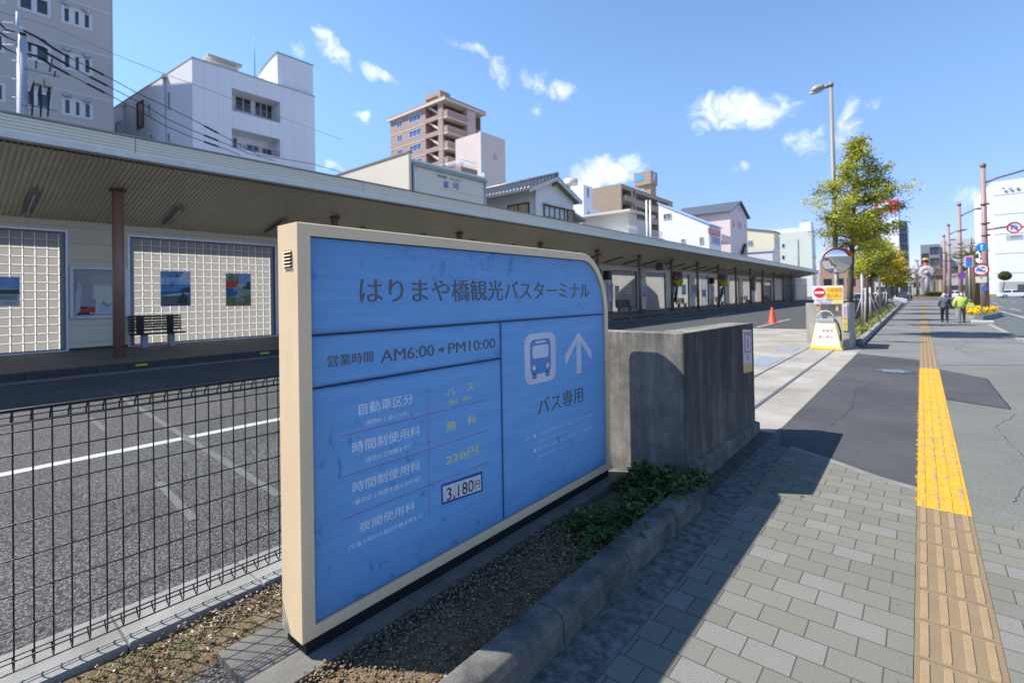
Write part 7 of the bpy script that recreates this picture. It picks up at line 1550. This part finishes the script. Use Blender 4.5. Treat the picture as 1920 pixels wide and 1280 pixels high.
def signs():
    # no u-turn sign on an arm of the nearest post
    Y = 43.3; c = at(1901.5, 426.5, 1, Y); R_ = (at(1917, 426, 1, Y).x-at(1887, 426, 1, Y).x)/2; r = empty('no_u_turn_sign', (c.x, Y, c.z), 'round no u turn sign with grey plate on an arm of the nearest lamp post', 'sign')
    f = disc_sign(r, c, R_, SR, SW, Y); q = MB(); s = R_*.42; n = 12; y = Y-.006
    o = [(c.x-s*1.0, y, c.z-s*1.0)]+[(c.x+s*1.0*math.cos(math.pi-math.pi*i/n)-0, y, c.z+s*.1+s*1.0*math.sin(math.pi-math.pi*i/n)) for i in range(n+1)]
    i_ = [(c.x+s*.5*math.cos(math.pi*i/n), y, c.z+s*.1+s*.5*math.sin(math.pi*i/n)) for i in range(n+1)]+[(c.x-s*.5, y, c.z-s*1.0)]
    pts = o[:1]+o[1:]; 
    for k in range(n): q.quad(o[1+k], o[2+k], i_[n-1-k], i_[n-k])
    q.quad(o[0], i_[-1], i_[n], o[1]); q.quad((c.x+s*.2, y, c.z+s*.1), (c.x+s*1.35, y, c.z+s*.1), (c.x+s*.75, y, c.z-s*.75)); q.build('u_turn_arrow', SB, f)
    q = MB(); d = .7071
    q.hexa([(c.x+d*R_*.8*a-d*.04*b_, Y-.012-.004*e, c.z+d*R_*.8*-a-d*.04*b_) for a, b_, e in ((-1, -1, 0), (1, -1, 0), (1, 1, 0), (-1, 1, 0), (-1, -1, 1), (1, -1, 1), (1, 1, 1), (-1, 1, 1))]); q.build('red_bar', SR, f)
    p0 = at(1887, 452, 1, Y); p1 = at(1919, 439, 1, Y); q = MB(); q.box(p0.x, p1.x, Y, Y+.03, p0.z, p1.z); pl = q.build('grey_plate', mat('plate_grey', (.50, .53, .56), .5), r); text('lettering', '転回禁止', (p0.x+.2, Y-.006, p0.z+.15), UX, UZ, (p1.x-p0.x)*.7, (p1.z-p0.z)*.5, mat('plate_text', (.28, .31, .34), .5), pl)
    q = MB(); a0 = at(1852, 431, 1, 43.5); q.tube([(pb.x+.05, 43.5, a0.z), (c.x-R_*.4, 43.42, a0.z+.12)], .06, 8); q.tube([(c.x+R_*.9, 43.42, c.z), (c.x+3, 43.42, c.z+.1)], .05, 8); q.build('arm', PKD, r)
    # sign stand on a concrete foot
    Y = 31.9; b0 = at(1842, 603, 1, Y); r = empty('sign_stand', (b0.x, Y, 0), 'thin post on a concrete foot with blue arrow disc above a red ringed disc', 'sign'); X = b0.x
    q = MB(); q.box(X-.38, X+.38, Y-.22, Y+.22, .0, .13); q.build('foot', mat('foot_concrete', (.52, .51, .49), .8), r, .02)
    zt = at(1841, 455, 1, Y).z; q = MB(); q.tube([(X, Y+.05, .1), (X-.03, Y+.05, zt+.15)], .032, 8); q.build('post', mat('post_grey', (.42, .43, .44), .5, metal=.4), r)
    c = at(1840.5, 463.5, 1, Y); R_ = .20; f = disc_sign(r, c, R_, None, SB, Y-.03, 'arrow_disc'); q = MB(); q.extr([(c.x-.03, Y-.033, c.z-.14), (c.x+.03, Y-.033, c.z-.14), (c.x+.03, Y-.033, c.z+.04), (c.x+.08, Y-.033, c.z+.04), (c.x, Y-.033, c.z+.14), (c.x-.08, Y-.033, c.z+.04), (c.x-.03, Y-.033, c.z+.04)], (0, -.006, 0)); q.build('white_arrow', mat('arrow_pale', (.68, .76, .86), .4), f)
    c = at(1839, 505, 1, Y); R_ = .30; f = disc_sign(r, c, R_, SR, SW, Y-.05, 'red_ringed_disc'); q = MB(); y = Y-.056
    for (dx, dz, s) in ((-.08, -.02, .10), (.07, .09, .07)): q.quad((c.x+dx-s, y, c.z+dz-s*.5), (c.x+dx+s, y, c.z+dz-s*.5), (c.x+dx+s*.9, y, c.z+dz+s*.1), (c.x+dx+s*.45, y, c.z+dz+s*.55), (c.x+dx-s*.5, y, c.z+dz+s*.55), (c.x+dx-s*.9, y, c.z+dz+s*.1))
    q.quad((c.x-.02, y, c.z-.11), (c.x+.16, y, c.z-.11), (c.x+.14, y, c.z-.07), (c.x, y, c.z-.05)); q.build('vehicle_symbols', SB, f)
    q = MB(); q.hexa([(c.x-.17, y-.004, c.z+.13), (c.x-.15, y-.004, c.z+.15), (c.x+.17, y-.004, c.z-.13), (c.x+.15, y-.004, c.z-.15), (c.x-.17, y-.009, c.z+.13), (c.x-.15, y-.009, c.z+.15), (c.x+.17, y-.009, c.z-.13), (c.x+.15, y-.009, c.z-.15)]); q.build('red_bar', SR, f)
    p0 = at(1829, 530, 1, Y); p1 = at(1850, 517, 1, Y); q = MB(); q.box(p0.x, p1.x, Y-.04, Y-.02, p0.z, p1.z-.02); pl = q.build('lower_plate', mat('plate_cream', (.74, .72, .60), .5), r); text('lettering', '７-20', (p0.x+.14, Y-.045, p0.z+.1), UX, UZ, .4, .15, mat('plate_green', (.25, .45, .42), .5), pl)
    # blue plaque on the post of the lamp
    c = at(1846, 541, 1, 43.2); q = MB(); q.disc((c.x, 43.26, c.z), UX, UZ, .15, n=20, d=(0, .02, 0)); o = q.build('blue_plaque', mat('plaque_blue', (.07, .13, .62), .4)); tag(o, 'small blue plaque low on the nearest pinkish lamp post', 'sign')
    # square blue parking style sign on its own post
    Y = 44.2; p0, p1 = at(1809, 501, 1, Y), at(1824, 480, 1, Y); r = empty('parking_sign', ((p0.x+p1.x)/2, Y, 0), 'square blue sign with red mark in front of the pollarded trunks', 'sign'); q = MB(); q.box(p0.x, p1.x, Y-.02, Y, p0.z, p1.z); f = q.build('board', SW, r); q = MB(); q.box(p0.x+.04, p1.x-.04, Y-.03, Y-.021, p0.z+.04, p0.z+(p1.z-p0.z)*.55); q.box(p0.x+.04, p1.x-.04, Y-.03, Y-.021, p0.z+(p1.z-p0.z)*.58, p1.z-.04); q.build('blue_fields', SB, f)
    cx_, cz_ = (p0.x+p1.x)/2, p0.z+(p1.z-p0.z)*.76; q = MB(); q.box(cx_-.12, cx_+.12, Y-.04, Y-.031, cz_-.1, cz_+.1); q.build('red_mark', mat('mark_red', (.55, .06, .22), .4), f); q = MB(); q.tube([(cx_, Y+.03, .1), (cx_, Y+.03, p1.z)], .035, 8); q.build('post', mat('post_grey', (.42, .43, .44), .5, metal=.4), r)
    # no parking disc on the second lamp post
    Y = 69.6; c = at(1803.5, 517, 1, Y); R_ = .34; r = empty('no_parking_sign', (c.x, Y, c.z), 'small blue disc with thin red ring fixed on the second lamp post', 'sign'); f = disc_sign(r, c, R_, SR, mat('np_blue', (.05, .10, .55), .4), Y); q = MB(); q.hexa([(c.x-.2, Y-.006, c.z+.17), (c.x-.16, Y-.006, c.z+.21), (c.x+.2, Y-.006, c.z-.17), (c.x+.16, Y-.006, c.z-.21), (c.x-.2, Y-.011, c.z+.17), (c.x-.16, Y-.011, c.z+.21), (c.x+.2, Y-.011, c.z-.17), (c.x+.16, Y-.011, c.z-.21)]); q.build('red_bar', SR, f); q = MB(); q.tube([(c.x, Y+.03, c.z), (c.x, Y+.3, c.z)], .05, 6); q.build('bracket', PKD, r)
signs()
def bare_tree(name, label, base, paths, m, group, twig=0, seed=1, tl=1.0, tw=.012):
    rg = random.Random(seed); r = empty(name, base, label, 'tree', group); q = MB()
    q.tube(*paths[0], 9); q.build('trunk', m, r); q = MB()
    for p, rr in paths[1:]: q.tube(p, rr, 6)
    ends = [Vector(p[-1]) for p, rr in paths[1:]]+[Vector(paths[0][0][-1])]
    for i in range(twig):
        e = rg.choice(ends); d = Vector((rg.gauss(0, 1), rg.gauss(0, 1), rg.uniform(-.1, 1.4))).normalized()*tl*rg.uniform(.4, 1); q.tube([e, e+d*.5+Vector((rg.gauss(0, .1), 0, .05))*tl, e+d], [tw*1.6, tw, tw*.5], 4)
    q.build('branches', m, r)
def pollards():
    bk = mat('pollard_bark', (.10, .085, .065), .9, (.06, .05, .04), 5, .8); bo = mat('mossy_bark', (.17, .155, .08), .9, (.10, .085, .06), 4, .8)
    Y = 47; b_ = at(1832, 578, 1, Y); k = at(1826, 505, 1, Y); t = at(1820, 478, 1, Y); tt = at(1819, 455, 1, Y)
    P = [([(b_.x, Y, .1), (k.x+.05, Y, k.z), (t.x, Y, t.z)], [.24, .2, .17])]
    for dx, dz in ((-.9, .15), (.7, .0), (-.5, .5), (.4, .55), (.05, .75), (-.75, -.2), (.6, -.3)): P.append(([(t.x, Y, t.z-.15), (t.x+dx*.6, Y, t.z+dz*.5), (t.x+dx, Y+.1, t.z+dz)], [.13, .1, .07]))
    bare_tree('pollarded_tree', 'leaning mossy pollarded trunk with stubby bare branches above the flower bed', (b_.x, Y, .1), P, bo, 'pollarded trees by the lamp posts', 26, 5, 1.0, .02)
    Y = 52; b_ = at(1818, 570, 1, Y); t = at(1817, 505, 1, Y)
    P = [([(b_.x, Y, .1), (t.x, Y, t.z*.6), (t.x, Y, t.z)], [.30, .27, .2])]+[([(t.x, Y, t.z-.1), (t.x+dx, Y, t.z+dz)], [.14, .08]) for dx, dz in ((.5, .5), (-.5, .4), (.1, .8))]
    bare_tree('pollarded_tree', 'straight dark pollarded trunk left of the leaning mossy trunk', (b_.x, Y, .1), P, bk, 'pollarded trees by the lamp posts', 14, 6, .9, .02)
    pm = mat('far_twig', (.20, .13, .11), .9); rg = random.Random(44)
    for i, (px, Y, h, lab) in enumerate(((1708, 150, 9, 'reddish bare tree farthest left beyond the crossing'), (1719, 158, 8, 'reddish bare tree between the round white sculpture and the leftmost bare tree'), (1752, 165, 9.5, 'reddish bare tree right of the round white sculpture'), (1765, 172, 8.5, 'bare tree behind the brown kiosk beyond the crossing'))):
        b_ = at(px, 546, 1, Y); P = [([(b_.x, Y, -.1), (b_.x+.1, Y, h*.45), (b_.x, Y, h*.7)], [.22, .16, .08])]
        for k in range(9): a = rg.uniform(0, 6.3); z = h*rg.uniform(.3, .6); l = h*rg.uniform(.25, .4); P.append(([(b_.x, Y, z), (b_.x+math.cos(a)*l*.5, Y+math.sin(a)*l*.5, z+l*.4), (b_.x+math.cos(a)*l, Y+math.sin(a)*l, z+l*.8)], [.08, .05, .025]))
        bare_tree('bare_tree', lab, (b_.x, Y, -.1), P, pm, 'bare trees beyond the crossing', 150, 60+i, 2.4, .022)
pollards()
# ================================================================== cars and the far end of the street
def car(label, x, y, rz, col, name='parked_car'):
    r = empty(name, (x, y, -.1), label, 'car', 'cars on the far side of the road'); m = mat('car_paint_%d%d%d' % tuple(int(c*99) for c in col), col, .25, col, spec=.6, coat=.5); z0 = -.1
    c_, s_ = math.cos(rz), math.sin(rz); T = lambda a, b_, z: (x+a*c_-b_*s_, y+a*s_+b_*c_, z0+z)
    def loft(q, prof, w, inset):
        q.extr([T(a, -w, z) for a, z in prof], Vector(T(0, w*2, 0))-Vector(T(0, 0, 0)))
    q = MB(); loft(q, [(-2.25, .35), (-2.2, .75), (-2.05, .92), (-1.2, .98), (.95, .98), (1.9, .85), (2.2, .70), (2.28, .38), (2.1, .25), (-2.1, .25)], .84, 0); body = q.build('body', m, r, .06)
    q = MB(); lo = [(-1.7, .95), (1.15, .97)]; P = [(-1.75, -.80, .96), (1.2, -.80, .97), (1.2, .80, .97), (-1.75, .80, .96), (-1.25, -.64, 1.46), (.25, -.64, 1.46), (.25, .64, 1.46), (-1.25, .64, 1.46)]; q.hexa([T(*p) for p in P]); q.build('cabin', glass_dark('car_glass', (.03, .04, .05), .08), body, .05)
    q = MB(); q.hexa([T(*p) for p in [(-1.28, -.66, 1.45), (.28, -.66, 1.45), (.28, .66, 1.45), (-1.28, .66, 1.45), (-1.15, -.58, 1.52), (.15, -.58, 1.52), (.15, .58, 1.52), (-1.15, .58, 1.52)]]); 
    for a in (-.45,): q.hexa([T(a-.05, -.815, .96), T(a+.05, -.815, .96), T(a+.05, .815, .96), T(a-.05, .815, .96), T(a-.05, -.66, 1.46), T(a+.05, -.66, 1.46), T(a+.05, .66, 1.46), T(a-.05, .66, 1.46)])
    q.build('roof', m, body)
    for a in (-1.4, 1.4):
        for b_ in (-.78, .78):
            q = MB(); A = Vector(T(a, b_-.1, .32)); B = Vector(T(a, b_+.1, .32)); q.tube([A, B], .32, 18); w = q.build('wheel', mat('tyre', (.02, .02, .02), .8), r); q = MB(); q.tube([A-(B-A)*.06, B+(B-A)*.06], .19, 12); q.build('rim', mat('rim_silver', (.5, .5, .52), .3, metal=.6), w)
    for b_ in (-.62, .62): q = MB(); p = T(2.2, b_, .68); q.blob(p, .12, .14, .08, 8, 5); q.build('headlight', mat('headlight', (.75, .75, .75), .2), r)
car('white car on the far road at the right edge of the photo', at(1901, 550, 1, 132).x, 132, rad(8), (.80, .80, .81))
p = at(1795, 551.5, 1, 125); car('white car crossing behind the second lamp post', p.x, 125, rad(5), (.78, .78, .79))
p = at(1696, 548, 1, 120); car('dark car waiting at the crossing beyond the trees', p.x, 120, rad(80), (.03, .03, .035))
for (px, Y, c, lab) in ((1632, 60, (.42, .42, .44), 'silver car parked behind the planter fence under the yellow trees'), (1652, 72, (.75, .75, .75), 'white car parked farther behind the planter fence')): p = at(px, 545, 1, Y); car(lab, p.x, Y, rad(15), c)
def far_things():
    # big white building on the right
    Y = 155; C = at(1867, 560, 1, Y); T = at(1867, 341, 1, Y).z; L = at(1849, 560, 0, C.x)
    xr = C.x+75; dy = 26; r = empty('white_department_building', (C.x+30, Y+12, 0), 'huge pale windowless white building cut by the right edge of the photo', 'building'); wm = mat('pale_blue_white', (.74, .76, .78), .6, (.70, .72, .75), .15)
    q = MB(); q.quad((C.x, Y, 0), (xr, Y-6, 0), (xr, Y-6, T*1.06), (C.x, Y, T)); q.quad((C.x, Y, 0), (C.x-1.5, Y+dy, 0), (C.x-1.5, Y+dy, T), (C.x, Y, T)); q.quad((C.x, Y, T), (xr, Y-6, T*1.06), (xr, Y+dy, T), (C.x-1.5, Y+dy, T)); q.quad((xr, Y-6, 0), (xr, Y+dy, 0), (xr, Y+dy, T), (xr, Y-6, T*1.06)); q.quad((C.x-1.5, Y+dy, 0), (xr, Y+dy, 0), (xr, Y+dy, T), (C.x-1.5, Y+dy, T)); q.build('wall', wm, r)
    q = MB()
    for k in range(5): z = T*(.2+.17*k); q.hexa([(C.x, Y-.06, z), (xr, Y-6.06, z), (xr, Y-5.9, z), (C.x, Y+.0, z), (C.x, Y-.06, z+.12), (xr, Y-6.06, z+.12), (xr, Y-5.9, z+.12), (C.x, Y+.0, z+.12)])
    q.build('panel_joint', mat('joint_grey', (.66, .68, .70), .6), r)
    for px in (1881, 1894, 1908): p = at(px, 352, 1, Y-1); q = MB(); q.blob((p.x, Y-.5, p.z), .35, .15, .25, 8, 5); q.build('roof_lamp', mat('roof_lamp_grey', (.5, .5, .55), .6), r)
    a = at(1872, 543, 1, Y-6); z1 = at(1872, 529, 1, Y-6).z; lo = empty('low_shop', (a.x+20, Y-9, 0), 'low dark fronted shop building with orange base along the foot of the huge white building', 'building'); q = MB(); q.box(a.x, a.x+70, Y-10, Y-7, 0, z1); b_ = q.build('wall', mat('shop_grey', (.46, .46, .44), .7), lo); q = MB(); q.box(a.x+2.5, a.x+66, Y-10.06, Y-10.002, .6, z1-.6); q.build('shop_window', GL, b_); q = MB(); q.box(a.x-6, a.x+70, Y-10.3, Y-10.07, 0, .55); q.build('orange_base', mat('base_orange', (.50, .27, .12), .7), b_)
    # clipped round tree
    Y = 140; p = at(1884, 543, 1, Y); rg = random.Random(9); r = empty('round_tree', (p.x, Y, 0), 'small round crowned evergreen in front of the huge white building', 'tree'); q = MB(); q.tube([(p.x-.5, Y, 0), (p.x-.3, Y, 1.2), (p.x, Y, 3)], [.14, .11, .07], 8); q.build('trunk', mat('bark', (.12, .095, .07), .9), r)
    q = MB(); c = at(1884, 517, 1, Y)
    for i in range(2600):
        d = Vector((rg.gauss(0, 1), rg.gauss(0, 1), rg.gauss(0, 1))).normalized()*(rg.random()**.4); pp = Vector((c.x, Y, c.z))+Vector((d.x*1.0, d.y*1.0, d.z*.9)); u = Vector((rg.gauss(0, 1), rg.gauss(0, 1), rg.gauss(0, 1))).normalized()*.16; v = u.cross(Vector((rg.gauss(0, 1), rg.gauss(0, 1), rg.gauss(0, 1)))).normalized()*.13; q.mi = rg.choice((0, 2, 2)); q.quad(pp-u, pp-v, pp+u, pp+v)
    q.build('crown', LEAFMATS, r)
    # grey buildings at the end of the street
    def bx(name, label, Y, px0, px1, pyt, m, depth=25, extra=None):
        a, b_ = at(px0, 545, 1, Y), at(px1, 545, 1, Y); T = at((px0+px1)/2, pyt, 1, Y).z; r = empty(name, ((a.x+b_.x)/2, Y+depth/2, 0), label, 'building'); q = MB(); n = 6
        hol = extra or []; Wd = b_.x-a.x; facade(q, (a.x, Y, 0), UX, UZ, -UY, Wd, T, [(h[0]*Wd, h[1]*Wd, h[2]*T, h[3]*T) for h in hol], .4); sides(q, a.x, b_.x, Y, Y+depth, 0, T, 'FRBT'); q.build('wall', m, r)
        for h in hol: window(r, (a.x, Y, 0), UX, UZ, -UY, (h[0]*Wd, h[1]*Wd, h[2]*T, h[3]*T), .4, max(2, int((h[1]-h[0])*Wd/3)), FRD, glass_dark('office_glass', (.10, .14, .19), .1), .15)
        return r, a, b_, T
    lg = mat('office_grey', (.56, .55, .54), .7, (.52, .51, .50), .2)
    bx('office_building', 'dark glass fronted office at the end of the street, left of the pale grey one', 235, 1728, 1764, 458, mat('office_dark', (.26, .28, .31), .5), 25, [(.05, .42, .35, .55), (.05, .42, .62, .82), (.5, .95, .3, .5), (.5, .95, .58, .72), (.5, .95, .8, .94)])
    bx('office_building', 'pale grey office with dark window bands at the street end behind the lamp posts', 240, 1764, 1834, 448, lg, 30, [(.22, .7, .30, .38), (.22, .7, .42, .50), (.05, .95, .12, .22)])
    bx('office_building', 'low pale building beyond the crossing behind the bare trees', 190, 1768, 1852, 512, mat('office_low', (.50, .47, .43), .7), 12, [(.1, .9, .2, .45)])
    r, a, b_, T = bx('office_tower', 'tall white office tower behind the street trees with a red roof sign', 190, 1597, 1688, 411, mat('tower_white', (.78, .78, .80), .6, (.74, .74, .77), .2), 30, [(.30, .42, .55, .75)])
    q = MB(); zz = [at(1662, y, 1, 192).z for y in (398, 376)]; xa, xb = at(1639, 388, 1, 192).x, at(1686, 388, 1, 192).x; q.box(xa, xb, 192, 193.5, zz[0], zz[1]); sg = q.build('red_roof_sign', mat('roof_sign_red', (.75, .05, .07), .5, (.72, .12, .13), .4), r)
    q = MB(); w = xb-xa; zc = (zz[0]+zz[1])/2; hh = zz[1]-zz[0]; q.disc((xa+w*.30, 191.97, zc+hh*.1), UX, UZ, hh*.26, n=20, d=(0, .02, 0)); q.box(xa+w*.45, xa+w*.62, 191.95, 191.99, zc+hh*.15, zc+hh*.35); q.build('white_mark', SW, sg)
    q = MB()
    for k in range(7): x = xa+w*k/6; q.tube([(x, 193, T), (x, 193, zz[0])], .15, 5)
    q.build('sign_leg', mat('sign_leg', (.35, .35, .38), .6), sg)
    bx('office_tower', 'narrow dark blue glass tower touching the white office tower', 196, 1688, 1704, 414, mat('tower_blue', (.20, .24, .30), .4), 25, [(.1, .9, .28, .38), (.1, .9, .43, .53), (.1, .9, .58, .68), (.1, .9, .73, .83), (.1, .9, .87, .96)])
    bx('brown_building', 'low reddish brown building glimpsed under the mirror past the terminal end', 150, 1538, 1612, 486, mat('far_brown', (.42, .27, .20), .8, (.36, .23, .17), .3), 20, [(.1, .3, .3, .5), (.4, .6, .3, .5), (.7, .9, .3, .5)])
    bx('brown_building', 'dull pink building between the trunks of the street trees', 170, 1612, 1640, 500, mat('far_pink', (.50, .40, .36), .8), 20, [(.1, .45, .5, .7), (.55, .9, .5, .7)])
    bx('pink_tower', 'hazy pink narrow tower behind the pale green building and the big tree', 320, 1515, 1545, 512, mat('far_haze_pink', (.55, .46, .46), .8), 20)
    bx('low_row', 'low line of pale shop fronts behind the planter fence', 135, 1640, 1712, 528, mat('row_pale', (.58, .56, .53), .8), 15, [(.05, .3, .2, .7), (.36, .62, .2, .7), (.68, .95, .2, .7)])
    bx('long_house_row', 'distant beige house row closing the end of the street behind the bare trees', 280, 1690, 1735, 520, mat('row_beige', (.52, .44, .38), .8), 15, [(.1, .35, .4, .7), (.5, .8, .4, .7)])
    # round white sculpture, red post with yellow cap, kiosk, traffic light
    Y = 140; c = at(1737.5, 511, 1, Y); R_ = 1.5; r = empty('round_sculpture', (c.x, Y, 0), 'round white flower like sculpture on a short stand beyond the crossing', 'sculpture'); q = MB()
    for k in range(12): a = 2*math.pi*k/12; q.blob((c.x+R_*.58*math.cos(a), Y, c.z+R_*.58*math.sin(a)*1.1), R_*.38, .25, R_*.38, 8, 6)
    q.build('petals', mat('sculpture_white', (.42, .42, .42), .6), r); q = MB(); q.blob((c.x, Y-.3, c.z), .5, .3, .5, 10, 6); q.build('centre', mat('sculpture_centre', (.40, .36, .34), .6), r); q = MB(); q.tube([(c.x, Y+.1, -.1), (c.x, Y+.1, c.z)], [.5, .3], 8); q.build('stand', mat('stand_grey', (.3, .3, .3), .7), r)
    Y = 146; a, b_ = at(1737, 540, 1, Y), at(1737, 488, 1, Y); r = empty('red_post', (a.x, Y, 0), 'thick red post with a yellow cap behind the round white sculpture', 'post'); q = MB(); q.tube([(a.x, Y, -.1), (a.x, Y, b_.z)], .4, 10); q.build('shaft', mat('post_red', (.34, .06, .05), .6), r); q = MB(); q.tube([(a.x, Y, b_.z), (a.x, Y, b_.z+.5)], [.72, .5], 10); q.build('cap', mat('post_yellow', (.55, .38, .10), .6), r)
    Y = 138; a, b_, t = at(1755, 540, 1, Y), at(1771, 540, 1, Y), at(1763, 512, 1, Y).z; r = empty('brown_kiosk', ((a.x+b_.x)/2, Y, 0), 'small brown wooden kiosk beyond the crossing', 'kiosk'); q = MB(); q.box(a.x, b_.x, Y, Y+2.5, -.1, t-.5); q.build('wall', mat('kiosk_brown', (.34, .23, .15), .8), r); q = MB(); q.extr([(a.x-.4, Y-.4, t-.5), (b_.x+.4, Y-.4, t-.5), ((a.x+b_.x)/2, Y-.4, t+.7)], (0, 3.3, 0)); q.build('roof', mat('kiosk_roof', (.16, .12, .10), .7), r); q = MB(); q.box(a.x+.5, b_.x-.5, Y-.05, Y-.002, 1.2, t-1.2); q.build('opening', mat('kiosk_pale', (.55, .48, .36), .6), r)
    Y = 92; a = at(1700, 523, 1, Y); r = empty('traffic_light', (a.x, Y, 0), 'traffic light showing green on a thin pole past the last street tree', 'traffic light'); q = MB(); q.tube([(a.x+.25, Y+.1, -.05), (a.x+.25, Y+.1, a.z+.4)], .07, 8); q.build('pole', mat('post_grey', (.42, .43, .44), .5), r); q = MB(); q.box(a.x-.2, a.x+.75, Y-.1, Y+.05, a.z-.24, a.z+.24); h = q.build('housing', mat('signal_dark', (.05, .055, .055), .5), r); q = MB(); q.disc((a.x+.02, Y-.11, a.z), UX, UZ, .17, n=16, d=(0, -.02, 0)); q.build('green_lens', emis('signal_green', (.0, .75, .30), 1.6), h); q = MB(); q.disc((a.x+.55, Y-.11, a.z), UX, UZ, .15, n=16, d=(0, -.02, 0)); q.build('red_lens', mat('signal_red', (.10, .02, .02), .4), h)
    # low hedge line at the crossing
    rg = random.Random(13); q = MB(); Y = 132; a, b_ = at(1735, 545, 1, Y), at(1795, 545, 1, Y)
    for i in range(1500):
        x = rg.uniform(a.x, b_.x); p_ = Vector((x, Y+rg.uniform(-.6, .6), rg.uniform(0, 1.3))); u = Vector((rg.gauss(0, 1), rg.gauss(0, 1), rg.gauss(0, 1))).normalized()*.16; v = u.cross(Vector((rg.gauss(0, 1), rg.gauss(0, 1), 1))).normalized()*.13; q.mi = rg.choice((0, 2, 2)); q.quad(p_-u, p_-v, p_+u, p_+v)
    o = q.build('hedge', LEAFMATS); tag(o, 'low dark green hedge along the far side of the crossing', 'hedge')
    q = MB(); q.box(a.x-3, b_.x+1, 128.0, 128.4, -.1, .35); o = q.build('low_wall', mat('low_wall_brown', (.30, .20, .15), .8)); tag(o, 'low reddish brown wall edging the road at the crossing', 'wall')
far_things()
